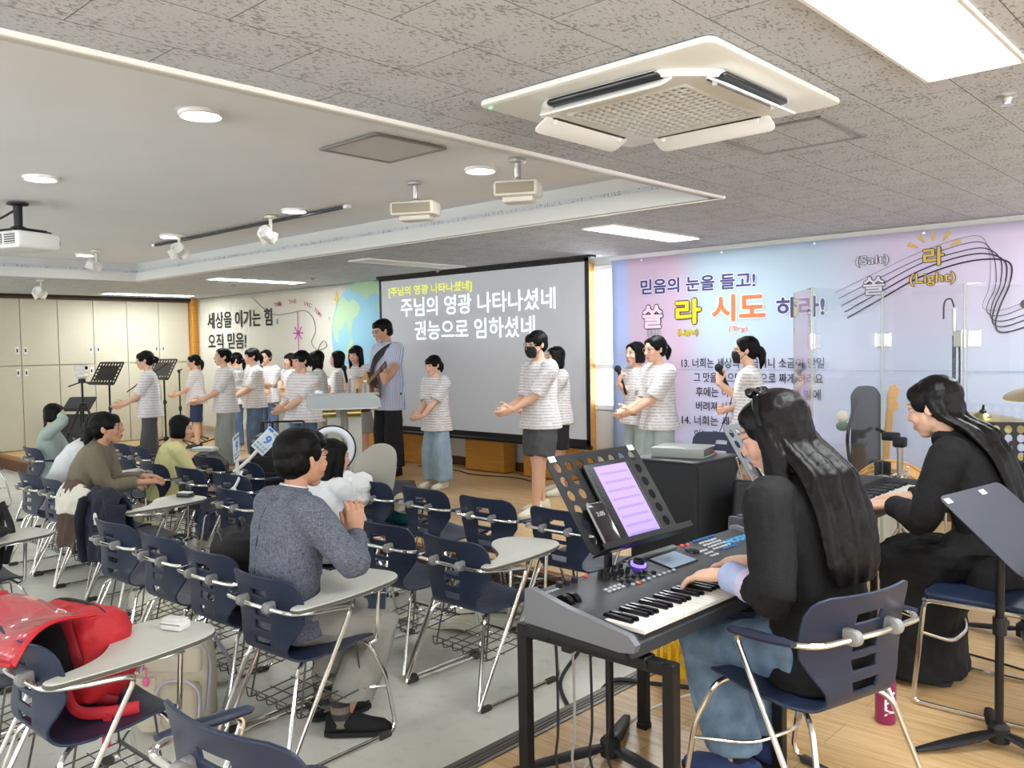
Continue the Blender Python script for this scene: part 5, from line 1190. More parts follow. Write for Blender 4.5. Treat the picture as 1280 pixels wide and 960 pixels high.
def human(label, loc, rz, H, skin=None, top='tee', top_mat=None, sleeve=.95, hem=-.045, low='pants', low_mat=None, low_len=1., shoe=None, hair='pony', hair_len=0, hair_mat=None, hair_vol=1.,
          lean=(0, 0), tw=0, head=(0, 0, 0), hands=None, feet=None, pelvis=None, fat=1., headk=None, seated=False, voxel=.0055, knee_out=.1, curl=None, elbow=(-.2, -.9, -.4), legw=1., mask=False, glasses=False, group=None, sole=None, cuff=None, shrug=0, folds=.012, tie=None, wide=1., arms=1.):
    skin = skin or SK_L; t = thing('person', label, 'person', loc, rz, group)
    hh = H*(headk or .142)
    P0 = V(pelvis) if pelvis else V((0, 0, .515*H))
    def spine(h):   # h in units of H above the hip joints
        n = 8; p = P0.copy(); Lt = .31
        for i in range(n):
            a = lean[0]+(lean[1]-lean[0])*((i+.5)/n)*max(0, min(1, h/Lt)); p = p+V((0, math.sin(a), math.cos(a)))*(h*H/n)
        a = lean[0]+(lean[1]-lean[0])*max(0, min(1, h/Lt)); return p, a
    def fr(h):
        p, a = spine(h); f = max(0, min(1, h/.3)); R = rot(-a, 0, 0); Rz = MX.Rotation(tw*f, 3, 'Z'); return p, Rz @ R
    def ring(h, hw, hd, off=0, n=18, sq=1.):
        p, R = fr(h); out = []
        for k in range(n):
            c, s = math.cos(2*PI*k/n), math.sin(2*PI*k/n); c = math.copysign(abs(c)**sq, c); s = math.copysign(abs(s)**sq, s)
            out.append(p+R @ V((hw*H*c, hd*H*s+off*H, 0)))
        return out
    # joints
    sh = {}; el = {}; wr = {}; ul, fl, hl = .163*H*arms, .142*H*arms, .108*H
    ps, Rs = fr(.272)
    default = {1: (.16*H, .05*H, P0.z-.02*H), -1: (-.16*H, .05*H, P0.z-.02*H)}
    hands = hands or {}; HD = {}
    for s in (-1, 1):
        sh[s] = ps+Rs @ V((s*.098*H*wide, 0, shrug*H)); spec = hands.get(s) or (default[s],)
        e, w = ik(sh[s], spec[0], ul, fl, V((s*abs(elbow[0]) if elbow[0] < 0 else elbow[0]*s, elbow[1], elbow[2])) if len(spec) < 4 or spec[3] is None else spec[3])
        el[s], wr[s] = e, w; HD[s] = spec
    hip, kn, an = {}, {}, {}; tl, cl_ = .235*H, .235*H
    feet = feet or {}
    for s in (-1, 1):
        hip[s] = P0+V((s*.052*H, 0, 0)); f = feet.get(s) or (s*.06*H, .0, 0); ft = V((f[0], f[1], .045*H+(f[3] if len(f) > 3 else 0)))
        kn[s], an[s] = ik(hip[s], ft, tl, cl_, V((s*knee_out, 1, .25 if seated else 0)))
    pn, Rn = fr(.31)
    hy, hp, hr = head; Rh = MX.Rotation(tw, 3, 'Z') @ MX.Rotation(hy, 3, 'Z') @ rot(-hp, 0, 0) @ MX.Rotation(hr, 3, 'Y')
    pt, Rt = fr(.30); neck_top = pt+Rt @ V((0, .012*H, .045*H)); 
    P = dict(R=Rh, s=hh, o=neck_top+Rh @ V((0, .06, .36))*hh)
    # ---- body: one continuous surface
    g = G()
    g.loft([ring(h, a*fat**.5, b*fat) for h, a, b in ((-.05, .04, .035), (-.03, .07, .052), (0, .078, .058), (.06, .074, .056), (.12, .076, .055), (.2, .088, .06), (.25, .094, .055), (.28, .078, .044), (.305, .04, .034), (.32, .03, .03))])
    g.tube([pn-Rt @ V((0, 0, .02*H)), pt+Rt @ V((0, .004*H, .02*H)), P['o']+Rh @ V((0, -.08, -.2))*hh], [.034*H, .029*H, .03*H], 12)
    head_prims(g, P)
    for s in (-1, 1):
        dv = (wr[s]-el[s]).normalized()
        g.tube([ps+Rs @ V((s*.06*H, 0, -.005*H)), sh[s], sh[s].lerp(el[s], .35), el[s], el[s].lerp(wr[s], .3), el[s].lerp(wr[s], .75), wr[s]+dv*.004*H], [q*H*fat**.4 for q in (.03, .034, .03, .0245, .0255, .019, .0165)], 12)
        spec = HD[s]; hd = V(spec[1]) if len(spec) > 1 and spec[1] is not None else dv; pnm = V(spec[2]) if len(spec) > 2 and spec[2] is not None else V((-s, .1, 0))
        c = (curl or {}).get(s) or (.22, .25, .3, .35)
        add_hand(g, wr[s], hd, pnm, s, hl*1.05, c, .14, .55 if sum(c) < 2 else .15)
        if low != 'none':
            g.tube([P0+V((s*.03*H, 0, .01*H)), hip[s], hip[s].lerp(kn[s], .4), kn[s], kn[s].lerp(an[s], .3), kn[s].lerp(an[s], .8), an[s]], [q*H for q in ((.045, .048, .042, .034, .035, .022, .021) if low != 'shorts' and low != 'skirt' else (.045, .05, .046, .036, .036, .022, .021))], 12)
            f = feet.get(s) or (0, 0, 0); d = MX.Rotation(f[2]+s*-.12, 3, 'Z') @ V((0, 1, 0))
            g.tube([an[s]-d*.028*H+V((0, 0, -.02*H)), an[s]+d*.03*H+V((0, 0, -.022*H)), an[s]+d*.1*H+V((0, 0, -.032*H))], [.015*H, .017*H, .010*H], 10)
    b = vox(g, 'body', skin, t, voxel, 2)
    nv = len(b.data.vertices); co = np.empty(nv*3, dtype=np.float32); b.data.vertices.foreach_get('co', co); co = co.reshape(-1, 3)
    Rm = np.array(Rh); uv = ((co-np.array(P['o'], dtype=np.float32)) @ Rm)/hh; uv[np.abs(uv).max(1) > 1.2] = 9
    at = b.data.attributes.new('face_uv', 'FLOAT_VECTOR', 'POINT'); at.data.foreach_set('vector', np.ascontiguousarray(uv, dtype=np.float32).ravel())
    # ---- clothes
    if top:
        g = G(); F_ = fat
        if top == 'tee': RR = [(hem, .128, .103), (hem+.02, .126, .101), (0, .121, .095), (.1, .102, .075), (.19, .106, .075), (.245, .110, .068), (.278, .096, .057), (.298, .06, .045), (.306, .043, .04)]
        else: RR = [(hem, .112, .084), (hem+.04, .110, .08), (0, .107, .08), (.08, .097, .072), (.18, .106, .073), (.245, .112, .068), (.28, .1, .056), (.302, .06, .046), (.322, .040, .040)]
        g.loft([ring(h, a*F_**.5*wide, b_*F_*1.03, 0, 20, .9) for h, a, b_ in RR])
        for s in (-1, 1):
            A = [ps+Rs @ V((s*.05*H, 0, 0)), sh[s]]; rr = [.04, .047]
            full = [sh[s], el[s], wr[s]]; Lc = [0, 1, 2]
            if sleeve <= 1: A += [sh[s].lerp(el[s], sleeve*.5), sh[s].lerp(el[s], sleeve)]; rr += [.048, .05] if top == 'tee' else [.043, .042]
            else: A += [sh[s].lerp(el[s], .5), el[s], el[s].lerp(wr[s], (sleeve-1)*.5), el[s].lerp(wr[s], sleeve-1)]; rr += [.042, .037, .033, .028]
            g.tube(catmull(A, 4), [q*H*F_**.35 for q in rr], 14)
        name = {'tee': 'tshirt', 'shirt': 'shirt', 'blazer': 'blazer', 'hoodie': 'jacket'}.get(top, top)
        vox(g, name, top_mat or TEE, t, .0075 if voxel > .005 else .006, 4, folds, .05*H)
    if low and low != 'none':
        g = G(); w = legw
        if low == 'skirt':
            z1 = P0.z-low_len*.3*H
            rings = [ring(.05, .086, .07), ring(0, .098, .078)]
            for q in (.33, .66, 1): 
                z = P0.z+(z1-P0.z)*q; hw = (.105+.03*q*w)*H; hd = (.085+.03*q*w)*H; rings.append([V((hw*math.cos(a), P0.y+hd*math.sin(a), z)) for a in np.linspace(0, 2*PI, 19)[:-1]])
            g.loft(rings)
        else:
            g.loft([ring(h, a*fat**.5, b_*fat**.7) for h, a, b_ in ((-.045, .06, .05), (-.02, .096, .078), (.02, .093, .074), (.06, .084, .066))])
            for s in (-1, 1):
                pts = [P0+V((s*.035*H, 0, .0)), hip[s], hip[s].lerp(kn[s], .5), kn[s]]; rr = [.055, .06, .052+.012*(w-1), .050*w]
                if low_len < 1: pts = [pts[0], pts[1], hip[s].lerp(kn[s], low_len*.5), hip[s].lerp(kn[s], low_len)]; rr = [.055, .062, .06*w, .062*w]
                else:
                    q = min(1, low_len-1+1e-3) if low_len > 1 else .93
                    pts += [kn[s].lerp(an[s], .5*q), kn[s].lerp(an[s], q), kn[s].lerp(an[s], q)+V((0, 0, -.004))]; rr += [.05*w, .048*w, .047*w]
                g.tube(pts, [k*H*fat**.4 for k in rr], 14)
        vox(g, {'pants': 'trousers', 'shorts': 'shorts', 'skirt': 'skirt'}[low], low_mat or DEN, t, .0085 if voxel > .005 else .007, 4, folds, .06*H)
    for s in (-1, 1):
        if shoe is False: break
        f = feet.get(s) or (0, 0, 0); A = MX.Rotation(f[2]-s*.12, 3, 'Z'); base = an[s].copy(); base.z -= .043*H
        def SR(y, w, z0, z1, n=12): return [base+A @ V((w*H*math.cos(a), y*H, (z0+(z1-z0)*(.5+.5*math.sin(a)))*H)) for a in np.linspace(0, 2*PI, n+1)[:-1]]
        g = G(); g.loft([SR(-.042, .012, .008, .035), SR(-.035, .023, .002, .056), SR(0, .027, .002, .062), SR(.035, .03, .002, .05), SR(.075, .032, .002, .036), SR(.105, .027, .002, .03), SR(.122, .012, .004, .02)])
        so = g.build('shoe', shoe or SHOEW, t, smooth=60)
        g = G(); pr = [(-.045, .014), (-.03, .026), (0, .029), (.04, .032), (.08, .034), (.11, .028), (.125, .014)]
        g.prism([(x*H, y*H) for y, x in pr]+[(-x*H, y*H) for y, x in pr[::-1]], 0, .011*H, MX.Translation(base+V((0, 0, .0015))) @ A.to_4x4()); g.build('sole', sole or SOLE, so)
    if hair:
        g = G(); hair_prims(g, P, hair, hair_len, hair_vol); vox(g, 'hair', hair_mat or HAIR, t, .0065 if voxel > .005 else .005, 3, .006, .03)
    if tie and hair.startswith('pony'):
        g = G(); c = P['o']+Rh @ V((0, -.47, .07))*hh; g.tube([c+Rh @ V((.1*math.cos(a), .02*math.sin(a*3), .1*math.sin(a)))*hh for a in np.linspace(0, 2*PI, 15)[:-1]], .045*hh, 8, closed=True); g.build('hair_tie', tie, t)
    if mask:
        g = G(); 
        def q(c): return P['o']+Rh @ V(c)*hh
        rr = []
        for z, hw, y0 in ((-.47, .13, .33), (-.4, .21, .42), (-.28, .27, .47), (-.16, .285, .49), (-.06, .26, .47), (-.02, .2, .46)):
            n_ = 12; rr.append([q((hw*math.sin(a), y0-.30*(1-math.cos(a))*(hw/.28), z)) for a in np.linspace(-1.35, 1.35, n_)]+[q((hw*.93*math.sin(a), y0-.06-.30*(1-math.cos(a))*(hw/.28), z)) for a in np.linspace(1.35, -1.35, n_)])
        g.loft(rr)
        for s in (-1, 1): g.tube([q((s*.25, .22, -.08)), q((s*.32, .05, .02)), q((s*.33, -.06, .06))], .009*hh, 5); g.tube([q((s*.25, .2, -.34)), q((s*.32, .0, -.14)), q((s*.33, -.06, -.08))], .009*hh, 5)
        g.build('face_mask', MASK, t, smooth=60)
    if glasses:
        g = G()
        def q(c): return P['o']+Rh @ V(c)*hh
        for s in (-1, 1):
            g.tube([q((s*.15+.115*math.cos(a), .40-.03*abs(math.cos(a)), .02+.085*math.sin(a))) for a in np.linspace(0, 2*PI, 17)[:-1]], .010*hh, 5, closed=True)
            g.tube([q((s*.265, .37, .04)), q((s*.335, .1, .05)), q((s*.335, -.08, .02))], .010*hh, 5)
        g.tube([q((-.04, .41, .03)), q((0, .425, .045)), q((.04, .41, .03))], .010*hh, 5); g.build('glasses', GLASSM, t)
    return t, dict(P=P, el=el, wr=wr, sh=sh, kn=kn, an=an, hh=hh, fr=fr, Rh=Rh, hl=hl, hip=hip)
# ------------------------------------------------------------------ the group on the platform
YA = lambda dx, dy: math.atan2(-dx, dy)     # yaw that makes local +y look along (dx, dy)
def clap(H, x=.02, y=.165, z=.585, gap=.03, dn=.05, open_=.35):
    """forearms held out in front, palms turned to each other"""
    return {1: ((x*H+gap*H, y*H, z*H), (-.35, .9, -.15-open_*.3), (-.8, -.1, .75), None), -1: ((x*H-gap*H, (y+.015)*H, (z-.012)*H), (.28, .9, -.2-open_*.3), (.8, -.1, .75), None)}
GRP = 'children singing on the platform in striped shirts'
def kid(label, x, y, look, H, hands=None, **k):
    dx, dy = look; k.setdefault('shoe', SHOEW)
    if hands is None: hands = clap(H)
    return human(label, (x, y, SZ+.002), YA(dx, dy), H, hands=hands, group=GRP, **k)
TIEP = mat('tie_pink', lin(226, 190, 190), .8); TIEW = mat('tie_white', lin(230, 226, 216), .8); TIEG = mat('tie_mint', lin(130, 190, 170), .7)
kid('girl farthest left on the platform in striped shirt and dark grey trousers, clapping', -9.42, 4.28, (-.42, -.9), 1.42, low_mat=GREY, legw=1.35, hair='ponybangs', hair_len=.35, tie=TIEP, head=(-.1, .1, 0))
kid('girl in navy knee-length shorts and striped shirt with hands held out', -11.6, 5.95, (-.5, -.87), 1.36, low='shorts', low_mat=NAVYC, low_len=.98, hair='ponybangs', hair_len=.8, tie=TIEW, shoe=SHOEB, fat=1.08)
kid('tall girl in sage wide trousers and striped shirt looking left with chin raised', -9.16, 5.05, (-.25, -.97), 1.44, low_mat=DENG, legw=1.45, hair='pony', hair_len=.5, tie=TIEW, head=(0, -.08, 0))
mh = lambda H, s, up=.78: {s: ((s*.02*H, .17*H, (up-.055)*H), (-s*.25, -.25, 1), (-s*.5, -.8, 0), None), -s: ((-s*.0*H, .13*H, .57*H), (s*.95, .2, .1), (0, -1, 0), None)}
kid('girl in black and white striped top with dark pigtails between two taller girls', -10.9, 6.2, (-.5, -.87), 1.38, hands=mh(1.38, 1), top_mat=stripe_tee('bold_stripes', .11, .8, (40, 38, 42)), low_mat=DEN, hair='pony', hair_len=.9, tie=TIEW, curl={1: (1.1, 1.1, 1.1, 1.1)})
kid('girl with grey-highlighted fringe and ponytail in striped shirt and blue jeans', -9.62, 5.7, (-.25, -.97), 1.435, hands={1: ((.02, .24, .83), (-.9, .3, 0), (0, -1, 0), None), -1: ((-.06, .26, .81), (.9, .3, 0), (0, -1, 0), None)}, low_mat=DEN, legw=1.15, hair='ponybangs', hair_len=.6)
_, K5 = kid('girl facing the camera with a microphone, standing behind in striped shirt and jeans', -10.55, 6.45, (.55, -.83), 1.41, hands=mh(1.41, -1, .72), low_mat=DEN, hair='pony', hair_len=.4, curl={-1: (1.1,)*4, 1: (.6,)*4})
kid('girl mostly hidden behind the girl with the mint ribbon', -10.1, 6.55, (.1, -.99), 1.36, hands=mh(1.36, -1, .7), low_mat=DENL, hair='bobbangs', curl={-1: (1.1,)*4})
_, K7 = kid('round-faced girl with mint hair ribbon in striped shirt, hands out, beside the lectern', -7.5, 5.0, (.1, -.99), 1.385, low_mat=DEN, hair='ponybangs', hair_len=.45, fat=1.32, wide=1.1, head=(-.05, .05, 0), headk=.15)
_, K8 = kid('girl with long dark ponytail behind the girl with the mint ribbon', -8.47, 5.85, (-.6, -.8), 1.39, hands=mh(1.39, 1, .72), low='skirt', low_mat=SKIRT, low_len=.9, hair='longbangs', hair_len=1.0, curl={1: (1.1,)*4})
kid('girl with straight bob seen in profile above the lectern', -8.68, 6.3, (-.55, -.83), 1.38, low_mat=DENL, hair='bob', hair_len=.12, hands=mh(1.38, 1, .6))
_, K10 = kid('girl with long black hair holding a microphone in grey skirt left of the guitarist', -8.05, 6.1, (.25, -.97), 1.44, hands=mh(1.44, -1, .70), low='skirt', low_mat=SKIRT, low_len=.75, hair='longbangs', hair_len=1.2, curl={-1: (1.1,)*4}, head=(.1, .1, 0))
kid('small girl with blunt fringe and wide pale jeans standing alone before the screen', -6.3, 5.72, (.0, -1), 1.325, hands=clap(1.325, -.02, .165, .56), top_mat=TEE2, low_mat=DENL, legw=1.5, hair='ponybangs', hair_len=.6, head=(.05, .15, 0), hem=-.09)
_, K12 = kid('girl in black mask and glasses with dark cargo shorts, palms open', -4.6, 5.32, (-.25, -.97), 1.525, top_mat=TEE2, low='shorts', low_mat=CARGO, low_len=.85, legw=1.25, hair='bangs', mask=True, glasses=True, head=(.1, .1, 0), hem=-.05, feet={1: (.11, -.08, .0), -1: (-.08, .12, .1)}, hair_len=.1)
kid('girl with black bob half hidden behind the girl in the black mask', -5.1, 6.15, (-.55, -.83), 1.39, top_mat=TEE2, low='shorts', low_mat=BLK, low_len=.9, hair='bob', hair_len=.1)
_, K14 = kid('girl with glasses and low ponytail in dashed shirt and pale jeans before the pastel banner', -3.87, 5.95, (-.42, -.9), 1.465, top_mat=TEE2, low_mat=DENP, legw=1.3, hair='pony', hair_len=.6, tie=TIEW, glasses=True, head=(.05, .1, 0))
_, K15 = kid('girl with microphone behind the glasses girl, one palm stretched out', -4.42, 6.45, (-.3, -.95), 1.42, hands={1: ((.02, .2, 1.03), (-.2, -.2, 1), (-.4, -.9, 0), None), -1: ((-.26, .25, .76), (-.5, .8, .15), (.2, 0, 1), None)}, top_mat=TEE2, low_mat=DENP, hair='bob', curl={1: (1.1,)*4})
_, K16 = kid('girl in black mask facing left and holding a corded microphone before the verses', -3.1, 6.0, (-.85, -.5), 1.445, hands={-1: ((-.0, .225, 1.07), (.3, -.05, .95), (.6, -.75, 0), None), 1: ((-.02, .2, .86), (-.9, .35, .1), (0, -1, 0), None)}, top_mat=TEE2, low_mat=cl('cream_skirt', (214, 208, 196)), low='skirt', low_len=.8, hair='pony', hair_len=.8, mask=True, glasses=True, curl={-1: (1.15,)*4, 1: (.5,)*4})
# ribbons
def world(root, p): return MX.Translation(root.location) @ root.rotation_euler.to_matrix().to_4x4() @ V(p)
PEOPLE = [o for o in COL.objects if o.get('category') == 'person']
r7 = PEOPLE[7]; P = K7['P']
g = G(); q = lambda c: P['o']+P['R'] @ V(c)*P['s']
for k in (0, .06): g.tube([q((.33, -.12-k, .22)), q((.40, -.16-k, .0)), q((.38, -.2-k, -.25))], [.012, .014, .01], 6, flat=.4)
g.build('hair_ribbon', TIEG, r7)
def microphone(label, root, K, s, cable=None, group='hand-held microphones', up=(0, .25, 1)):
    w = K['wr'][s]; L = K['hl']; spec = None
    Rr = root.rotation_euler.to_matrix(); mouth = K['P']['o']+K['P']['R'] @ V((0, .53, -.3))*K['P']['s']
    hand = w+(mouth-w).normalized()*L*.42; d = (mouth-hand).normalized()
    t = thing('microphone', label, 'microphone', root.location+Rr @ hand, group=group)
    dw = Rr @ d; t.rotation_mode = 'XYZ'; x, y, z = frame(dw); t.rotation_euler = MX((x, y, dw)).transposed().to_euler()
    D = (mouth-hand).length
    g = G(); g.lathe([(.008, -.17), (.012, -.16), (.014, -.02), (.017, D-.09)], n=12); g.build('handle', Mt['black'], t)
    G().ell((0, 0, D-.075), (.031, .031, .034)).build('windscreen', mat('mic_foam', lin(40, 40, 44), .9) if 'mic_foam' not in bpy.data.materials else bpy.data.materials['mic_foam'], t)
    if cable:
        base = t.matrix_basis @ V((0, 0, -.17)); tgt = V(cable)
        loc = lambda p: t.matrix_basis.inverted() @ V(p)
        pts = catmull([base, base+V((-.02, -.03, -.12)), base.lerp(tgt, .5)+V((.0, 0, .1)), V((tgt.x, tgt.y, SZ+.25)), tgt], 6)
        G().tube([loc(p) for p in pts], .004, 6).build('cable', Mt['rubber'], t)
    return t
bpy.context.view_layer.update()
microphone('black microphone held by the girl facing the camera on the left', PEOPLE[5], K5, -1)
microphone('black microphone held by the girl with long black hair left of the guitarist', PEOPLE[10], K10, -1)
microphone('black microphone held behind the glasses girl', PEOPLE[15], K15, 1)
microphone('black corded microphone held at the mask of the girl before the verses', PEOPLE[16], K16, -1, (-3.35, 5.6, SZ+.01))
# ------------------------------------------------------------------ guitarist
GX, GY, GRZ = -7.32, 5.95, YA(-.06, -1)
shirt = mat('blue_stripe_shirt', lin(176, 188, 216), .8); n = N(shirt); s_ = n.n('SeparateXYZ'); n.l(n.obj(), s_.inputs[0])
st_ = n.rng(n.math('ABSOLUTE', n.math('SUBTRACT', n.math('FRACT', n.math('MULTIPLY', n.math('ADD', s_.outputs[0], n.math('MULTIPLY', s_.outputs[1], .9)), 42)), .5)), .16, .3, 1, 0)
n.base(n.mix(n.math('MULTIPLY', st_, .7), lin(212, 216, 228), lin(128, 146, 196)))
gt, KG = human('man in pale blue striped short-sleeved shirt playing an acoustic guitar', (GX, GY, SZ+.002), GRZ, 1.73, top='shirt', top_mat=shirt, sleeve=.85, hem=-.1, low_mat=BLK, legw=1.15, shoe=SHOEB, sole=SHOEB, hair='short', glasses=True, fat=1.12, headk=.138, head=(-.25, .28, 0), skin=SK_M,
      hands={1: ((-.02, .24, .98), (-.8, .35, -.35), (-.1, -1, -.1), V((.8, -.6, -.2))), -1: ((-.40, .33, 1.03), (-.2, .3, .95), (.55, -.8, 0), V((-.6, -.3, -.8)))}, curl={1: (.5,)*4, -1: (.9,)*4})
g = G(); P = KG['P']; fr_ = KG['fr']
# collar, buttons, watch
pn, Rn = fr_(.31)
for s in (-1, 1): g.prism([(0, 0), (.06, .035), (.075, -.01), (.03, -.06)], -.003, .003, MX.Translation(pn+Rn @ V((0, .062, .012))) @ (MX.Rotation(s*.9-(PI if s < 0 else 0)*0, 3, 'Z') @ rot(1.2, 0, 0) @ MX.Diagonal((s, 1, 1))).to_4x4())
g.build('collar', shirt, gt)
w, e = KG['wr'][1], KG['el'][1]; d = (w-e).normalized(); g = G(); g.tube([w-d*.045, w-d*.02], .033, 14); g.box(w-d*.03+V((0, .03, .012)), (.035, .012, .035), b=.004); g.build('watch', Mt['blackgloss'], gt)
# strap from the shoulder
pc, Rc = fr_(.2); ptop, Rtop = fr_(.29)
strap = [pc+Rc @ V((.13, -.14, -.1)), ptop+Rtop @ V((-.06, -.125, -.06)), ptop+Rtop @ V((-.115, -.06, .012)), ptop+Rtop @ V((-.12, .06, .0)), pc+Rc @ V((-.05, .165, .06)), pc+Rc @ V((.06, .165, -.06)), pc+Rc @ V((.15, .15, -.17))]
gu = thing('acoustic_guitar', 'honey and dark brown acoustic guitar held by the man in the blue shirt', 'guitar', (GX, GY, SZ), GRZ)
cs = catmull(strap, 6); rings = []
for i, p in enumerate(cs):
    tdir = (cs[min(i+1, len(cs)-1)]-cs[max(i-1, 0)]).normalized(); axis, _ = spine_dummy if False else (V((0, 0, .99)), 0)
    out = V((p.x+.0, p.y, 0)).normalized() if False else (p-V((0, 0, p.z))); nrm = out.normalized() if out.length > .03 else V((0, 1, 0))
    sd = tdir.cross(nrm).normalized(); nn = sd.cross(tdir)
    rings.append([p+sd*.036+nn*.004, p-sd*.036+nn*.004, p-sd*.036-nn*.004, p+sd*.036-nn*.004])
G().loft(rings).build('strap', Mt['black'], gu, smooth=50)
# guitar body: outline in (u along the neck, v across)
c0 = V((.10, .225, .93)); nd = V((-.80, .18, .36)).normalized(); fwd = V((.2, 1, .05)); fwd = (fwd-nd*fwd.dot(nd)).normalized(); vv = fwd.cross(nd)
MG = MX((nd, vv, fwd)).transposed().to_4x4(); MG.translation = c0
half = [(-.25, 0), (-.245, .09), (-.2, .165), (-.12, .195), (-.03, .17), (.04, .125), (.1, .12), (.17, .145), (.22, .125), (.245, .06), (.25, 0)]
ol = catmull([V((a, b, 0)) for a, b in half], 5); pol = [(p.x, p.y) for p in ol]+[(p.x, -p.y) for p in ol[-2:0:-1]]
honey = mat('spruce_top', lin(206, 150, 78), .25, coat=.4); dk = mat('rosewood', lin(84, 44, 32), .3, coat=.4)
gb = G().prism(pol, -.05, .045, MG, .003).build('sides_and_back', dk, gu, smooth=50)
G().prism([(a*.985, b*.985) for a, b in pol], .045, .049, MG, .001).build('soundboard', honey, gu, smooth=50)
G().lathe([(.048, .05), (.048, .0515)], R=None).build('sound_hole', Mt['blackgloss'], gu).matrix_local = MG @ MX.Translation((.07, 0, 0))
def gbx(c, d, m, nm, par=gu): o = G().box(c, d, b=min(d)*.2).build(nm, m, par); o.matrix_local = MG; return o
gbx((-.12, 0, .053), (.03, .14, .01), dk, 'bridge'); gbx((.40, 0, .045), (.42, .05, .022), dk, 'neck'); gbx((.665, 0, .04), (.13, .07, .016), dk, 'headstock'); gbx((.06, -.09, .0505), (.1, .06, .002), Mt['blackgloss'], 'pickguard')
g = G()
for k in range(6): g.tube([(-.12, -.02+.008*k, .06), (.61, -.018+.0072*k, .058)], .0008, 4)
o = g.build('strings', Mt['silver'], gu); o.matrix_local = MG
g = G()
for k in range(3):
    for s in (-1, 1): g.rbox((.63+.03*k, s*.045, .04), (.012, .025, .01), .004)
o = g.build('tuning_pegs', Mt['silver'], gu); o.matrix_local = MG
# ------------------------------------------------------------------ seated people
def falling_hair(t, K, H, prof, m=HAIRB, locks=(), vox_=.005):
    """long straight hair: a skull cap, then a sheet following the back; prof = (height above hips / H, half width, half depth)"""
    P = K['P']; g = G(); o = P['o']; hh = P['s']
    hair_prims(g, P, 'cap')
    def rg(c, a, b): return [c+V((a*math.cos(q), b*math.sin(q), 0)) for q in np.linspace(0, 2*PI, 21)[:-1]]
    R = P['R']; q = lambda c: o+R @ V(c)*hh
    K_ = [(q((0, -.10, .28)), .33*hh, .36*hh), (q((0, -.14, .05)), .39*hh, .35*hh), (q((0, -.22, -.16)), .40*hh, .27*hh)]
    for h, a, b in prof:
        p, Rr = K['fr'](h); d = float(np.interp(h, [-.1, 0, .08, .18, .245, .28, .302, .33], [.084, .08, .072, .073, .066, .052, .04, .03]))*H*1.03
        K_.append((p+Rr @ V((0, -d-.004-b*.35, 0)), a, b))
    C = catmull([k[0] for k in K_], 4); S = catmull([V((k[1], k[2], 0)) for k in K_], 4)
    rings = [[c+V((s_.x*math.cos(t_)*(1+.035*math.sin(11*t_)*min(1, i/6)), s_.y*math.sin(t_)*(1+.22*math.sin(9*t_+.4)*min(1, i/9)), 0)) for t_ in np.linspace(0, 2*PI, 73)[:-1]] for i, (c, s_) in enumerate(zip(C, S))]
    g.loft(rings)
    for lk in locks: g.loft([rg(q(c) if rel else o+V(c), a, b) for rel, c, a, b in lk])
    return vox(g, 'hair', m, t, vox_, 4, .005, .02)
# --- first pianist
blazer = cl('blazer_black', (15, 15, 17), bump=(200, .4)); jean = cl('denim_wash', (104, 128, 152), var=(16, .3), bump=(160, .4)); cuffm = cl('cuff_blue', (176, 192, 230), var=(30, .06)); cuff2 = cl('cuff_lilac', (206, 196, 226))
H1 = 1.62
pz = .487
R1 = PI/2-.22; L1 = lambda x, y, z: MX.Rotation(-R1, 3, 'Z') @ (V((x, y, z))-V((-1.025, 2.425, 0)))
t1, K1 = human('woman in black blazer and ripped jeans playing the synthesizer, long black hair', (-1.025, 2.425, SZ), R1, H1, top='blazer', top_mat=blazer, sleeve=1.42, hem=-.055, low_mat=jean, low_len=1.86, legw=1.12, pelvis=(0, 0, pz), seated=True, lean=(.05, .28), voxel=.004, hair=None, shoe=mat('slipper', lin(46, 62, 104), .8), sole=SHOEB, folds=.014,
    head=(.38, .38, 0), hands={1: (L1(-1.275, 2.49, .69), (-.12, 1, -.2), (0, -.12, -1), V((.5, -1, -.4))), -1: (L1(-1.26, 2.295, .69), (-.22, 1, -.2), (0, -.12, -1), V((-.4, -1, -.4)))}, feet={1: (.09, .30, .1, .0), -1: (-.08, .24, .05, .0)}, curl={1: (.38, .42, .45, .5), -1: (.3, .34, .36, .42)}, headk=.146, knee_out=.05, wide=.98)
falling_hair(t1, K1, H1, [(.315, .105, .068), (.28, .113, .05), (.24, .12, .038), (.2, .122, .03), (.165, .12, .024), (.14, .11, .018), (.12, .085, .010)],
    locks=[[(1, (s*.30, .0, .2), .06*.235, .12*.235), (1, (s*.37, .0, 0), .018, .034), (1, (s*.41, -.02, -.25), .022, .04), (1, (s*.44, .02, -.55), .026, .045), (0, (s*.112, -.03, -.22), .03, .042), (0, (s*.125, -.06, -.30), .028, .04), (0, (s*.125, -.11, -.38), .022, .03), (0, (s*.12, -.15, -.44), .01, .012)] for s in (-1, 1)])
g = G(); P = K1['P']; q = lambda c: P['o']+P['R'] @ V(c)*P['s']
g.tube([q((.375*math.cos(a), .0, .13+.40*math.sin(a))) for a in np.linspace(0, PI, 20)], .011, 6)
for s in (-1, 1):
    g.tube(catmull([q((0, .0, .53)), q((s*.12, .01, .60)), q((s*.25, .02, .58)), q((s*.2, .03, .53)), q((.02*s, .02, .53))], 5), .012, 6, flat=.6)
    g.tube([q((s*.05, 0, .54)), q((s*.3, .0, .60)), q((s*.42, .0, .54))], [.012, .014, .006], 6, flat=.5)
g.build('headband_bow', Mt['blackgloss'], t1)
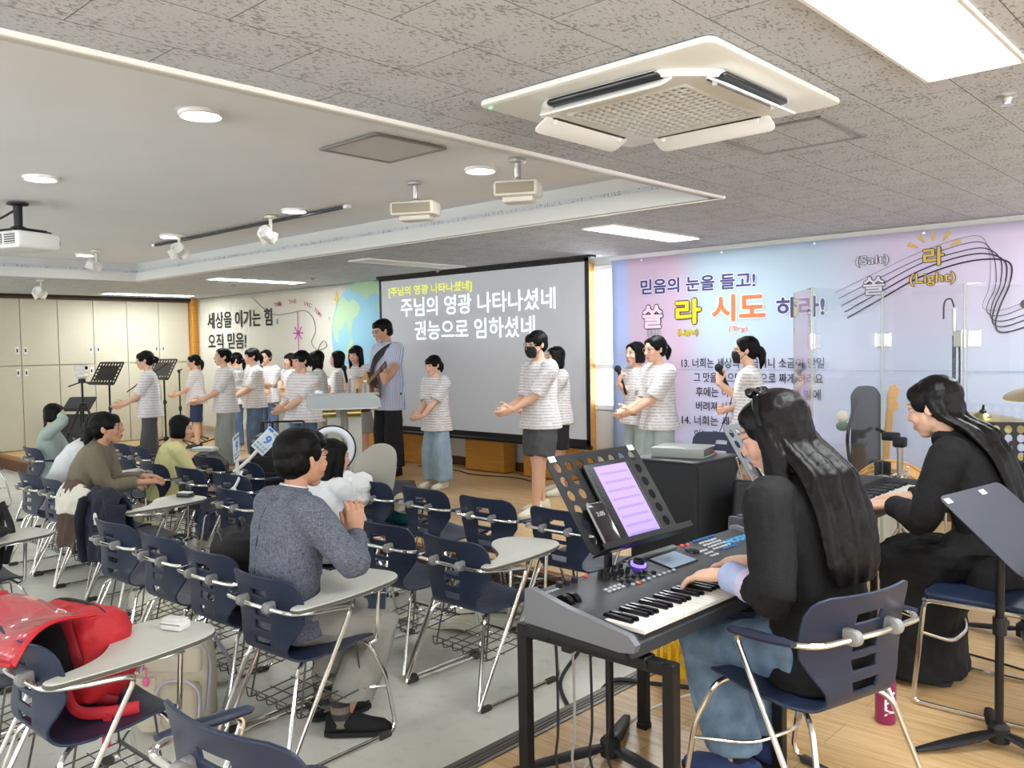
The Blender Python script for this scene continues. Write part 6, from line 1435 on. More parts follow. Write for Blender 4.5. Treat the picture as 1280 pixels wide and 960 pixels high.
for s in (-1, 1):
    w, e = K1['wr'][s], K1['el'][s]; g = G(); g.tube([e.lerp(w, .45), e.lerp(w, .7), e.lerp(w, .9), e.lerp(w, .93)], [.043, .046, .048, .043], 16); g.build('shirt_cuff', cuffm, t1)
    g = G(); g.tube([e.lerp(w, .36), e.lerp(w, .48), e.lerp(w, .52)], [.048, .051, .049], 16); g.build('cuff_lining', cuff2, t1)
g = G()
for s in (-1, 1):
    k = K1['kn'][s]
    for i in range(2): p = k+V((-.02*s, .045-.01*i, .0-.05*i+.01)); g.ell(p, (.045, .012, .009), rot(.3, 0, .3*i)); g.tube([p+V((-.03, .008, -.006)), p+V((0, .012, -.01)), p+V((.035, .006, -.004))], .003, 5)
g.build('ripped_patch', cl('frayed', (206, 212, 214)), t1)
for s in (-1, 1):
    a = K1['an'][s]; g = G(); g.tube([a+V((0, -.005, .06)), a+V((0, 0, 0)), a+V((0, .0, -.03))], [.036, .034, .036], 12); g.build('sock', BLK, t1)
    g = G(); A = rot(0, 0, .1*s)
    for y in (.02, .075): g.tube([a+V((.052*math.cos(q_), y+.02*math.sin(q_*2), -.062+.055*math.sin(q_))) for q_ in np.linspace(.15, PI-.15, 9)], .006, 6, flat=.6)
    g.build('slipper_stripe', Mt['white'], t1)
# --- second pianist on a sled chair
blk = cl('blouse_black', (13, 13, 15), bump=(120, .5))
t2, K2 = human('woman in black with long dark brown hair playing the digital piano', (-.87, 3.74, SZ), PI/2, 1.62, top='blazer', top_mat=blk, sleeve=1.9, hem=-.05, low='none', pelvis=(0, 0, .51), seated=True, lean=(.22, .48), voxel=.005, hair=None, shoe=SHOEB, sole=SHOEB, head=(-.1, .25, 0),
    hands={1: ((.12, .40, .70), (0, 1, -.15), (0, -.1, -1), V((.7, -.5, -.5))), -1: ((-.08, .39, .70), (0, 1, -.15), (0, -.1, -1), V((-.7, -.5, -.5)))}, feet={1: (.1, .26, 0), -1: (-.1, .22, 0)}, curl={1: (.35,)*4, -1: (.35,)*4}, headk=.146)
falling_hair(t2, K2, H1, [(.315, .1, .068), (.28, .106, .05), (.24, .11, .038), (.19, .112, .03), (.14, .11, .024), (.09, .1, .018), (.05, .07, .01)])
g = G(); H2 = 1.62
g.loft([[V((a*math.cos(q_), y+b*math.sin(q_), z)) for q_ in np.linspace(0, 2*PI, 21)[:-1]] for y, z, a, b in ((.03, .64, .15, .12), (.05, .56, .19, .17), (.16, .55, .2, .26), (.22, .50, .21, .25), (.27, .40, .20, .18), (.28, .25, .21, .15), (.28, .1, .22, .16), (.28, .025, .23, .17))])
vox(g, 'skirt', BLK2, t2, .008, 4, .03, .09)
g = G(); P = K2['P']; pn, Rn = K2['fr'](.31); g.tube([pn+Rn @ V((.062*math.cos(a), .058*math.sin(a)+.005, .02+.012*math.sin(3*a))) for a in np.linspace(0, 2*PI, 21)[:-1]], .018, 8, closed=True); g.build('ruffled_collar', blk, t2)
sc = thing('sled_chair', 'chrome sled-base chair with navy seat under the second pianist', 'chair', (-.82, 3.62, SZ+.002), PI/2)
g = G()
for s in (-1, 1): g.tube(fillet([(s*.24, -.24, .36), (s*.24, -.26, .01), (s*.24, .26, .01), (s*.24, .22, .405), (s*.24, -.2, .405)], .03, 4), .009, 9)
g.tube(fillet([(-.24, .235, .28), (-.1, .16, .22), (.1, .16, .22), (.24, .235, .28)], .06), .008, 8); g.tube([(-.24, .22, .405), (.24, .22, .405)], .009, 8); g.tube([(-.24, -.2, .405), (.24, -.2, .405)], .009, 8)
for s in (-1, 1): g.tube(fillet([(s*.24, -.2, .405), (s*.24, -.24, .45), (s*.22, -.3, .78)], .05), .009, 9)
g.build('frame', Mt['chrome'], sc)
G().rbox((0, .01, .418), (.46, .46, .022), .06, n=4).build('seat', Mt['navy'], sc); R = rot(.15); G().rbox((0, -.29, .7), (.44, .02, .22), .008, R).build('backrest', Mt['navy'], sc)
# --- man in the grey jacket
heather = mat('heather_grey', lin(92, 98, 112), .9); n = N(heather); co = n.obj(); a_ = n.noise(co, 1, 3, (260, 260, 60)); b_ = n.noise(co, 1, 2, (60, 60, 420)); n.base(n.mix(n.rng(n.math('ADD', n.math('MULTIPLY', a_, .5), n.math('MULTIPLY', b_, .5)), .38, .62), lin(72, 77, 92), lin(122, 127, 140))); n.bump(a_, .3, .002)
khaki = cl('trouser_khaki', (150, 146, 138), bump=(220, .3))
H3 = 1.59
t3, K3 = human('man in heather grey jacket sitting on a tablet chair with clasped hands, back to camera', (-3.0, 1.885, 0), -.1, H3, skin=SK_M, top='blazer', top_mat=heather, sleeve=1.93, hem=-.035, low_mat=khaki, low_len=1.75, legw=1.15, pelvis=(0, -.0, .495), seated=True, lean=(-.05, .24), voxel=.0045, hair='short', hair_mat=HAIR, shoe=mat('suede_black', lin(24, 23, 24), .9, bump=(300, .3)), sole=SHOEB, folds=.016,
    head=(.08, .04, .0), hands={1: ((.125, .26, .80), (-.22, .1, 1), (-.85, .3, .1), V((.85, -.15, -.6))), -1: ((-.03, .30, .795), (.3, .1, 1), (.85, .3, -.1), V((-.8, .1, -.6)))}, feet={1: (.13, .17, -.5), -1: (-.06, .2, -.3)}, curl={1: (.55, .6, .65, .7), -1: (.5, .55, .6, .6)}, headk=.15, knee_out=.12, wide=1.06, fat=1.06)
pn, Rn = K3['fr'](.30); g = G()
rr = []
for z, a, b, dy in ((-.012, .075, .068, -.012), (.02, .068, .062, -.006), (.045, .062, .056, 0), (.02, .076, .070, -.012), (-.02, .088, .078, -.016)): rr.append([pn+Rn @ V((a*math.cos(q_)*1.06, dy+b*math.sin(q_), z)) for q_ in np.linspace(0, 2*PI, 29)[:-1]])
g.loft(rr, cap=False); o = g.build('collar', heather, t3, smooth=60); bake(o, ('SOLIDIFY', dict(thickness=.004)))
g = G(); g.tube([pn+Rn @ V((.052*math.cos(q_), -.004+.048*math.sin(q_), .045)) for q_ in np.linspace(0, 2*PI, 25)[:-1]], .006, 6, closed=True); g.build('shirt_collar', Mt['paper'], t3)
g = G(); pts = []
for h in np.linspace(-.06, .27, 16):
    p, R = K3['fr'](h); d = float(np.interp(h, [-.1, 0, .08, .18, .245, .28], [.084, .08, .072, .073, .068, .056]))*H3*1.06*1.03; pts.append(p+R @ V((0, -d-.0005, 0)))
g.tube(pts, .002, 5); g.build('back_seam', mat('seam_dark', lin(52, 55, 66), .9), t3)
sockm = mat('sock_stripe', lin(120, 110, 98), .9); n = N(sockm); s_ = n.n('SeparateXYZ'); n.l(n.obj(), s_.inputs[0]); n.base(n.mix(n.rng(n.math('ABSOLUTE', n.math('SUBTRACT', n.math('FRACT', n.math('MULTIPLY', s_.outputs[2], 18)), .5)), .2, .28, 1, 0), lin(124, 114, 102), lin(58, 56, 54)))
for s in (-1, 1):
    a = K3['an'][s]; g = G(); g.tube([a+V((0, -.01, .085)), a+V((0, -.005, .03)), a+V((0, .0, -.03))], [.043, .042, .045], 14); g.build('sock', sockm, t3)
# --- audience
WHT = cl('shirt_white', (222, 226, 228), bump=(90, .3)); OLV = cl('jacket_olive', (122, 114, 96), bump=(120, .3)); SAGE = cl('shirt_sage', (168, 184, 176)); YEL = cl('shirt_yellow', (226, 222, 158))
def sit(label, x, y, rz, H, **k):
    k.setdefault('pelvis', (0, -.02, .405+.085*H/1.7)); k.setdefault('feet', {1: (.08, .25, 0), -1: (-.08, .25, 0)})
    return human(label, (x, y, 0), rz, H, seated=True, shoe=SHOEW, **k)
lap = lambda H, y=.2, z=.36: {1: ((.1, y*H, z*H), (-.3, 1, -.2), (-.2, 0, -1), None), -1: ((-.1, y*H, z*H), (.3, 1, -.2), (.2, 0, -1), None)}
sit('long-haired child in white top seated in front of the man in the grey jacket', -3.97, 2.78, 0, 1.25, top='tee', top_mat=WHT, sleeve=1.3, low_mat=DEN, hair='long', hair_len=1.35, lean=(.0, .15), hands=lap(1.25), head=(-.3, .1, 0), headk=.155)
sit('girl in pale yellow shirt with short black hair seated before the wedge monitor', -6.56, 3.12, -.35, 1.27, top='tee', top_mat=YEL, sleeve=1.2, low_mat=DEN, hair='bob', hair_len=-.02, lean=(.05, .35), hands=lap(1.27), head=(-.35, .1, 0), headk=.155, fat=1.2)
sit('woman with glasses and olive jacket leaning on a desk leaf at the left', -6.3, 2.36, -.65, 1.5, top='shirt', top_mat=OLV, sleeve=1.9, low_mat=cl('olive_light', (168, 166, 146)), hair='ponybangs', hair_len=1.1, lean=(.2, .5), hands={1: ((.12, .42, .66), (-.4, .9, 0), (-.3, 0, -1), None), -1: ((-.02, .42, .68), (.4, .9, 0), (.3, 0, -1), None)}, head=(0, -.1, 0), glasses=True, headk=.15, skin=SK_M, fat=1.1)
sit('woman in white shirt with long wavy dark hair bending forward at the left edge', -6.85, 2.4, -.55, 1.52, top='shirt', top_mat=WHT, sleeve=1.9, low_mat=DEN, hair='wavy', hair_len=1.7, lean=(.3, .75), hands=lap(1.52, .3, .38), head=(.2, .3, 0), headk=.15)
sit('person in sage shirt resting a raised arm on the head at the far left', -8.62, 2.95, -.5, 1.32, top='tee', top_mat=SAGE, sleeve=1.75, low_mat=GREY, hair='bob', hair_len=-.1, lean=(.05, .15), hands={1: ((.05, .12, 1.0), (-.6, -.5, .3), (-.2, -.4, -1), V((.9, .5, .1))), -1: ((-.1, .25, .5), (.3, 1, -.2), (.2, 0, -1), None)}, head=(-.2, .15, 0), headk=.155)
# ------------------------------------------------------------------ lectern group
t = thing('lectern', 'clear and white acrylic lectern with frosted top and brass standoffs before the guitarist', 'lectern', (-5.94, 4.35, SZ), .93)
fro = mat('frosted_acrylic', lin(206, 214, 216), .35, trans=.35, ior=1.2); cle = mat('clear_panel', lin(222, 222, 214), .3, trans=.25, ior=1.1)
g = G(); g.prism([(-.30, -.03), (-.29, .075), (.24, .082), (.29, .045), (.305, -.03)], -.012, .0, MX(((1, 0, 0, 0), (0, 0, 1, -.19), (0, 1, 0, .93), (0, 0, 0, 1))), .003); g.build('front_panel', fro, t, smooth=50)
G().rbox((0, 0, .99), (.58, .40, .016), .05, rot(-.12)).build('reading_top', fro, t)
g = G(); g.rbox((0, -.02, .893), (.56, .36, .014), .03); g.build('shelf', Mt['white'], t)
for s in (-1, 1):
    R = rot(0, PI/2); G().lathe([(.036, -.055), (.036, .055)], (s*.1-.02, -.12, .853), R, 20).build('standoff', Mt['brass'], t)
for s in (-1, 1): G().box((s*.085, -.04, .45), (.11, .012, .88), b=.003).build('column_panel', cle, t)
G().box((0, .04, .45), (.28, .012, .86), b=.003).build('back_panel', Mt['cream'], t)
for s in (-1, 1): G().box((s*.01, -.06, .45), (.012, .02, .86), b=.003).build('column_edge', Mt['clipgrey'], t)
G().rbox((0, 0, .012), (.5, .4, .02), .03).build('base', cle, t)
def onlec(x, y, z=1.0): return world(t, (x, y, z))
tt = thing('tissue', 'white crumpled tissue on the left end of the lectern', 'tissue', onlec(-.2, -.06, .99)); g = G()
for k in range(6): g.ell((.02*math.cos(k), .02*math.sin(k*2), .02+.008*(k % 3)), (.022, .02, .018))
vox(g, 'sheet', Mt['paper'], tt, .004, 2, .01, .01)
def bottle(label, loc, h=.15, r=.028, body=None, cap=None, group=None):
    b = thing('water_bottle', label, 'bottle', loc, group=group)
    G().lathe([(r*.9, 0), (r, .008), (r, h*.62), (r*.92, h*.68), (r*.45, h*.86), (r*.42, h*.92)], n=20).build('body', body or mat('pet', (.9, .95, .97), .05, trans=.9, ior=1.1) if body or 'pet' not in bpy.data.materials else bpy.data.materials['pet'], b)
    G().lathe([(r*.48, h*.9), (r*.48, h), (r*.4, h*1.01)], n=16).build('cap', cap or Mt['white'], b); return b
bottle('small clear water bottle at the middle of the lectern', onlec(.06, .06, 1.0)); bottle('small clear water bottle at the right of the lectern', onlec(.18, .02, .995), .12)
pp = thing('paper', 'flat dark-edged booklet lying on the lectern top', 'booklet', onlec(-.05, .02, 1.0), .93); G().box((0, 0, .006), (.2, .15, .01), rot(-.1), b=.002).build('cover', Mt['clipgrey'], pp)
t = thing('ring_light', 'white ring lamp with a thin black stand in front of the lectern', 'lamp', (-5.62, 3.99, SZ), .95)
g = G(); R = rot(PI/2); g.tube([V((.15*math.cos(a), 0, .60+.15*math.sin(a))) for a in np.linspace(0, 2*PI, 41)[:-1]], .028, 10, closed=True); g.build('ring', mat('ring_white', lin(232, 238, 244), .4), t)
g = G(); g.tube([V((.182*math.cos(a), .0, .60+.182*math.sin(a))) for a in np.linspace(0, 2*PI, 41)[:-1]], .006, 6, closed=True); g.tube([(0, 0, .02), (0, 0, .42)], .009); g.lathe([(.1, 0), (.1, .012), (.02, .025)]); g.build('stand', Mt['black'], t)
t = thing('equipment_rack', 'black wheeled equipment case with two antennas left of the lectern', 'equipment case', (-7.0, 4.4, SZ), .9)
G().rbox((0, 0, .31), (.5, .42, .5), .02).build('case', Mt['black'], t)
g = G()
for z in (.12, .27, .42, .53): g.box((0, -.212, z), (.46, .008, .012), b=.002)
g.build('rack_rail', Mt['charcoal'], t)
G().rbox((.02, 0, .585), (.46, .38, .05), .02).build('receiver', Mt['charcoal'], t); G().box((.1, -.1, .614), (.09, .03, .006), b=.002).build('label_sticker', Mt['paper'], t)
for x in (-.13, -.05): G().tube([(x, -.17, .58), (x, -.17, .74)], .011, 8).build('antenna', Mt['black'], t)
for sx_ in (-1, 1):
    for sy_ in (-1, 1): G().lathe([(.028, -.012), (.028, .012)], (sx_*.2, sy_*.15, .03), rot(0, PI/2), 14).build('wheel', Mt['rubber'], t)
G().tube(fillet([(-.2, .2, .55), (-.2, .24, .7), (.2, .24, .7), (.2, .2, .55)], .03), .01).build('handle', Mt['black'], t)
# ------------------------------------------------------------------ bags and small things
def wl(c, p): return world(c, p)
bpy.context.view_layer.update()
red = cl('pack_red', (196, 38, 48), .55, bump=(60, .2)); redd = cl('pack_red_dark', (150, 24, 36), .6)
t = thing('backpack', 'red backpack with clear plastic flap sitting on the chair in the left foreground', 'backpack', wl(C_RED, (-.15, -.02, .408)), .25)
g = G(); g.rbox((.02, .05, .16), (.36, .2, .31), .07, rot(-.1)); g.rbox((.02, .13, .12), (.3, .1, .2), .04); vox(g, 'bag', red, t, .006, 6, .016, .06)
g = G(); g.tube(catmull([(-.14, .03, .29), (-.08, .06, .318), (.06, .065, .318), (.16, .055, .295), (.198, .06, .2)], 6), .005, 6); g.build('zip', Mt['black'], t)
g = G(); pts = []
for j in range(9):
    q = j/8; row = []
    for i in range(9):
        u = i/8; row.append((-.24+.46*u-.02*q, -.03-.25*q+.01*math.sin(u*6), .345-.015*math.sin(u*3)-.10*q**4-.0*q+.012*math.sin(u*5+q*4)))
    pts.append(row)
g.grid(pts); o = g.build('clear_flap', mat('clear_vinyl', lin(214, 70, 84), .08, coat=1, alpha=.72), t); bake(o, ('SOLIDIFY', dict(thickness=.004)))
g = G()
for rw in (pts[-1], [r[-1] for r in pts], [r[0] for r in pts]): g.tube(catmull(rw, 2), .014, 6, flat=.5)
g.build('flap_border', red, t)
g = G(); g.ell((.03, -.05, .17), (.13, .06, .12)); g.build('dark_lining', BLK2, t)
for k, pts in enumerate(([(.1, -.05, .30), (.17, -.06, .18), (.16, -.02, .06), (.2, .05, .015)], [(.02, -.06, .25), (.12, -.08, .14), (.16, -.07, .03), (.24, -.02, .015), (.31, .05, .02)])):
    g = G(); g.tube(catmull(pts, 5), .019, 8, up=(.3, -1, .2), flat=.28); g.build('strap', red if k else redd, t)
g = G(); g.box((.245, -.02, -.04), (.03, .006, .11), rot(0, .1, .3), b=.002); g.box((.06, -.13, -.0), (.035, .006, .09), rot(.5, .2, .2), b=.002); g.build('strap_end', red, t); G().box((.115, -.125, .05), (.035, .004, .025), rot(.3, 0, .3), b=.001).build('label_patch', Mt['paper'], t)
crm = cl('pack_cream', (214, 206, 186), .75); crd = cl('pack_cream_dark', (190, 180, 158), .75); lil = cl('trim_lilac', (190, 186, 206))
t = thing('backpack', 'cream backpack with lilac trim and pink charm standing on the floor under a desk leaf', 'backpack', (-3.42, 1.62, 0), .75)
g = G(); g.rbox((0, 0, .2), (.32, .17, .4), .06); vox(g, 'bag', crm, t, .006, 5, .012, .06)
g = G(); g.rbox((.06, -.1, .14), (.17, .06, .2), .03); vox(g, 'front_pocket', crd, t, .005, 4, .006, .04)
g = G(); g.rbox((-.1, -.09, .2), (.12, .03, .11), .012); g.build('flap_pocket', crm, t); G().box((-.1, -.107, .17), (.06, .003, .015), b=.001).build('name_patch', lil, t)
g = G(); g.rbox((0, -.085, .32), (.29, .04, .1), .02); g.build('top_pocket', crm, t)
g = G(); g.tube(catmull([(-.02, -.135, .06), (-.025, -.135, .2), (.02, -.137, .25), (.1, -.137, .25), (.145, -.135, .2), (.14, -.135, .08)], 5), .005, 6); g.tube(catmull([(.15, -.07, .1), (.165, -.05, .3), (.12, -.05, .39)], 5), .006, 6); g.build('piping', lil, t)
g = G(); g.tube(catmull([(-.06, -.0, .39), (-.03, 0, .44), (.03, 0, .44), (.06, 0, .39)], 5), .012, 8, flat=.5); g.tube(catmull([(.14, .08, .36), (.2, .1, .22), (.17, .08, .05)], 5), .02, 8, flat=.4); g.build('strap', lil, t)
g = G(); g.tube([(-.07, -.11, .3), (-.07, -.115, .26)], .003, 5); g.ell((-.07, -.118, .245), (.014, .01, .02)); g.ell((-.09, -.115, .3), (.015, .012, .012)); g.build('charm', cl('charm_pink', (232, 110, 160)), t)
def softbag(name, label, cat, loc, rz, d, m, extra=None, folds=.016):
    t = thing(name, label, cat, loc, rz); g = G(); g.rbox((0, 0, d[2]/2), d, min(d)*.35); 
    vox(g, 'bag', m, t, .008, 5, folds, .07)
    if extra: extra(t, d)
    return t
def bp_extra(t, d):
    g = G(); g.tube(catmull([(-.05, 0, d[2]*.97), (-.02, 0, d[2]+.035), (.02, 0, d[2]+.035), (.05, 0, d[2]*.97)], 4), .011, 8); g.build('carry_handle', Mt['black'], t)
    g = G(); g.tube(catmull([(-d[0]*.38, -d[1]*.35, d[2]*.8), (0, -d[1]*.4, d[2]*.98), (d[0]*.38, -d[1]*.35, d[2]*.8)], 5), .005, 6); g.build('zip', Mt['charcoal'], t)
    for s in (-1, 1):
        g = G(); g.tube(catmull([(s*d[0]*.25, d[1]*.5, d[2]*.9), (s*d[0]*.33, d[1]*.62, d[2]*.5), (s*d[0]*.28, d[1]*.5, d[2]*.12)], 5), .02, 8, up=(1, 0, 0), flat=.4); g.build('strap', Mt['black'], t)
softbag('backpack', 'black backpack on the chair behind the left shoulder of the grey-jacket man', 'backpack', (-3.5, 1.99, .408), -.3, (.34, .26, .36), BLK, bp_extra)
softbag('backpack', 'black backpack on the chair at the left edge', 'backpack', wl(C_L, (-.03, -.0, .41)), .3, (.36, .28, .42), BLK2, bp_extra)
tt = thing('pouch', 'small black pouch with red lettered strap at the left edge on the black backpack', 'pouch', wl(C_L, (.12, .08, .63)), .5); g = G(); g.ell((0, 0, .03), (.1, .07, .03)); vox(g, 'pouch', BLK, tt, .006, 4, .01, .04)
G().tube(catmull([(-.1, 0, .03), (-.05, -.05, .06), (.0, -.06, .05), (.03, -.04, .03)], 5), .012, 8, flat=.4).build('lanyard', cl('coral', (222, 96, 96)), tt)
def drape(name, label, cat, c, m, w, front, back, extra=None, top=.715, folds=.03, skew=0):
    """cloth hung over the top edge of a chair back"""
    t = thing(name, label, cat, wl(c, (0, -.21, 0)), c.rotation_euler.z)
    pts = []; prof = [(.055, top-front), (.05, top-front*.5), (.035, top-.03), (.012, top+.012), (-.012, top+.016), (-.035, top-.015), (-.055, top-back*.45), (-.07, top-back)]
    prof = catmull([V((0, y, z)) for y, z in prof], 5)
    for j, p in enumerate(prof):
        row = []
        for i in range(25):
            u = i/24*2-1; wv = w*(1+.12*(abs(p.z-top)/.4)); row.append((u*wv+skew*(top-p.z), p.y+.035*(u*u)*.8+.014*math.sin(u*9+j*.25)*min(1, abs(p.z-top)/.08), p.z-.02*u*u+.012*math.sin(u*5)))
        pts.append(row)
    g = G(); g.grid(pts); o = g.build('cloth', m, t); bake(o, ('SOLIDIFY', dict(thickness=.012, offset=0)), ('SUBSURF', dict(levels=1)), ('DISPLACE', dict(texture=clouds(.08), strength=folds, mid_level=.5)))
    if extra: extra(t)
    return t
CH = [o for o in COL.objects if o.get('category') == 'chair']
def by(lbl): return next(o for o in COL.objects if o.get('label') == lbl)
navyj = cl('jacket_navy', (30, 35, 50), bump=(70, .4))
def jx(t):
    G().lathe([(.028, 0), (.028, .003), (.02, .004)], (.05, -.085, .58), rot(PI/2), 20).build('round_patch', Mt['paper'], t); g = G(); g.box((.05, -.088, .545), (.03, .004, .02), b=.001); g.build('patch_text', Mt['paper'], t)
    for s in (-1, 1):
        g = G(); g.tube(catmull([(s*.2, -.03, .66), (s*.25, -.05, .52), (s*.24, -.05, .36), (s*.22, -.04, .26)], 5), [.06, .058, .05, .045], 12, flat=.6); vox(g, 'sleeve', navyj, t, .008, 4, .016, .06)
drape('jacket', 'dark navy jacket with round white patch hung over a chair back', 'jacket', by('navy chair covered by the dark navy jacket, with a pale desk leaf'), navyj, .21, .3, .42, jx)
drape('cardigan', 'brown cardigan over a white cloth hung on a chair back at the left', 'cardigan', by('navy chair with brown and white cloth over its back'), cl('knit_brown', (92, 74, 66), bump=(160, .5)), .13, .2, .4, skew=-.1)
drape('cloth', 'white cloth lying over the top of a chair back under the brown cardigan', 'cloth', by('navy chair with brown and white cloth over its back'), cl('cloth_ivory', (222, 218, 204)), .19, .12, .16, top=.70)
t = thing('plastic_bag', 'white crumpled bag hung over the back of a front-row chair', 'bag', (-4.53, 3.35, .60), .4)
g = G()
for k in range(12): g.ell((-.03+.13*math.sin(k*2.1), .02*math.cos(k*3.1), .06+.055*math.cos(k*1.3)), (.07, .055, .06))
vox(g, 'bag', mat('film_white', lin(236, 238, 238), .45), t, .006, 3, .022, .03)
t = thing('handbag', 'teal bag lying on the seat of the white bag chair', 'bag', (-4.42, 3.66, .41), .3); g = G(); g.rbox((0, 0, .05), (.26, .16, .1), .03); g.rbox((-.04, .0, .1), (.14, .1, .05), .02, rot(.2, .2)); vox(g, 'bag', cl('teal', (20, 98, 98), .5), t, .006, 4, .02, .04)
t = thing('hat_box', 'round cream tin standing on the teal bag', 'tin', (-4.30, 3.60, .55), .3, rx=1.1); G().lathe([(.055, -.03), (.06, -.025), (.06, .02), (.064, .022), (.064, .04), (.05, .045)], n=28).build('tin', mat('tin_cream', lin(228, 220, 190), .5), t)
# hand signs with a number
sg = mat('sign_card', lin(214, 230, 238), .5); sgb = mat('sign_blue', lin(80, 130, 210), .6); sgt = mat('sign_text', lin(90, 110, 120), .7)
def sign(label, loc, rz, rx, ry, mk=1):
    t = thing('hand_sign', label, 'sign', loc, rz, 'number signs on sticks', rx, ry); G().box((0, 0, .25), (.112, .006, .19), b=.003).build('card', sg, t)
    G().box((-.03, -.0035, .33), (.04, .001, .02), b=0).build('printed_mark', sgb, t); text('9', sgb, t, (-.018, -.0036, .232), RW, h=.062, off=.05); text('비전조', sgt, t, (-.0, -.0036, .315), RW, w=.05, h=.018, off=.03)
    for k in range(2): text(['빛과 소금', '믿음으로'][k], sgt, t, (-.045, -.0036, .2-.028*k), RW, w=.09, h=.015, off=.02)
    G().tube(catmull([(0, 0, .16), (.005, 0, .08), (0, 0, .0), (-.01, 0, -.06)], 5), .012, 8).build('handle', Mt['white'], t); return t
sign('white card with a blue number nine, tilted, on a white stick', (-5.55, 3.16, .74), .95, 0, .8)
sign('second number card seen edge-on beside the tilted nine card', (-5.47, 3.09, .66), 2.25, .1, -.3)
t = thing('lanyard', 'white twisted cord with loops hanging from the number sign chair', 'cord', (-5.36, 3.0, .0)); g = G(); g.tube(catmull([(0, .06, .74), (.0, .02, .66), (.01, -.03, .60), (.06, -.04, .56), (.1, -.04, .6), (.07, -.05, .64), (.05, -.05, .58), (.12, -.05, .54), (.2, -.03, .57)], 6), .010, 7); g.build('cord', Mt['white'], t)
# small things on desk leaves
Cj = by('navy chair covered by the dark navy jacket, with a pale desk leaf')
def box_thing(name, label, cat, loc, rz, d, m, extra=None):
    t = thing(name, label, cat, loc, rz); G().rbox((0, 0, d[2]/2), d, min(d)*.2).build('body', m, t)
    if extra: extra(t, d)
    return t
def pt_extra(t, d): G().rbox((0, 0, d[2]+.004), (d[0]*.9, d[1]*.86, .008), .004).build('lid', Mt['white'], t); G().box((0, -d[1]/2-.0006, d[2]*.7), (d[0]*.98, .001, .004), b=0).build('thin_line', Mt['clipgrey'], t)
box_thing('pencil_case', 'small white box lying on the desk leaf beside the red backpack', 'box', wl(C_RED, (.06, .27, .621)), .4, (.085, .055, .03), Mt['white'], pt_extra)
box_thing('glasses_case', 'small dark box on the desk leaf of the jacket chair', 'box', wl(Cj, (.03, .28, .621)), .4, (.1, .06, .025), Mt['charcoal'], pt_extra)
for i, (x, y, m_, lb) in enumerate(((.06, .12, 'banner_gold', 'small orange wrapper on the desk leaf at the left edge'), (.12, .02, 'charm_pink', 'small pink wrapper on the desk leaf at the left edge'))):
    t = thing('sweet_wrapper', lb, 'wrapper', wl(C_L, (x, y, .621)), i); g = G()
    for k in range(5): g.ell((.02*math.cos(k*2), .014*math.sin(k*3), .004), (.014, .006, .004))
    vox(g, 'wrapper', bpy.data.materials[m_], t, .0025, 1, .004, .01)
sh_ = by('navy chair between the olive jacket woman and the yellow shirt girl')
t = thing('paper', 'white sheets on the far desk leaf beside the olive jacket woman', 'paper', (-6.66, 2.86, .64), .3); G().box((0, 0, .004), (.21, .29, .008), b=.001).build('sheets', Mt['paper'], t)
t = thing('writing_board', 'pale desk leaf on a thin post in front of the olive jacket woman', 'desk leaf', (-6.68, 2.84, 0), .0); g = G(); g.rbox((0, 0, .62), (.3, .46, .018), .06, n=4); g.build('top', Mt['leaf'], t)
G().tube(fillet([(.1, .1, .61), (.1, .1, .1), (.1, .14, .012), (.1, -.2, .012)], .05), .01).build('post', Mt['chrome'], t)
box_thing('paper_box', 'flat white box on the wedge monitor beside the yellow shirt girl', 'box', (-8.4, 4.38, SZ+.349), .5, (.24, .14, .035), Mt['paper'], pt_extra)
t = thing('cup', 'small lilac cup standing on the platform behind the chairs', 'cup', (-8.05, 4.12, SZ+.002)); G().lathe([(.045, 0), (.055, .1), (.05, .1), (.042, .01)], n=22).build('wall', mat('lilac_cup', lin(168, 150, 204), .5), t); G().lathe([(.057, .095), (.058, .105), (.05, .108)], n=22).build('lid', mat('lilac_lid', lin(190, 176, 216), .5), t)
softbag('tote_bag', 'beige tote bag standing on the floor left of the navy jacket chair', 'bag', (-6.2, 2.72, 0), .4, (.3, .12, .34), cl('tote_beige', (206, 196, 160)))
softbag('plastic_bag', 'white soft bag lying on the floor behind the aisle chairs', 'bag', (-5.0, 2.35, 0), .2, (.42, .3, .14), cl('floor_white', (226, 222, 204)), None, .04)
softbag('cloth_bag', 'pale bag under the chairs behind the second aisle chair', 'bag', (-4.45, 2.75, 0), .7, (.3, .2, .2), cl('floor_grey', (206, 210, 206)), None, .03)
t = thing('bag', 'green and pink bag on the chair at the far left edge', 'bag', (-10.0, 2.62, .42), .4); g = G(); g.rbox((0, 0, .12), (.3, .2, .24), .06); vox(g, 'bag', cl('bag_pink', (216, 150, 170)), t, .008, 4, .03, .06); G().rbox((.05, -.1, .08), (.16, .04, .12), .02).build('pocket', cl('bag_green', (140, 200, 130)), t)
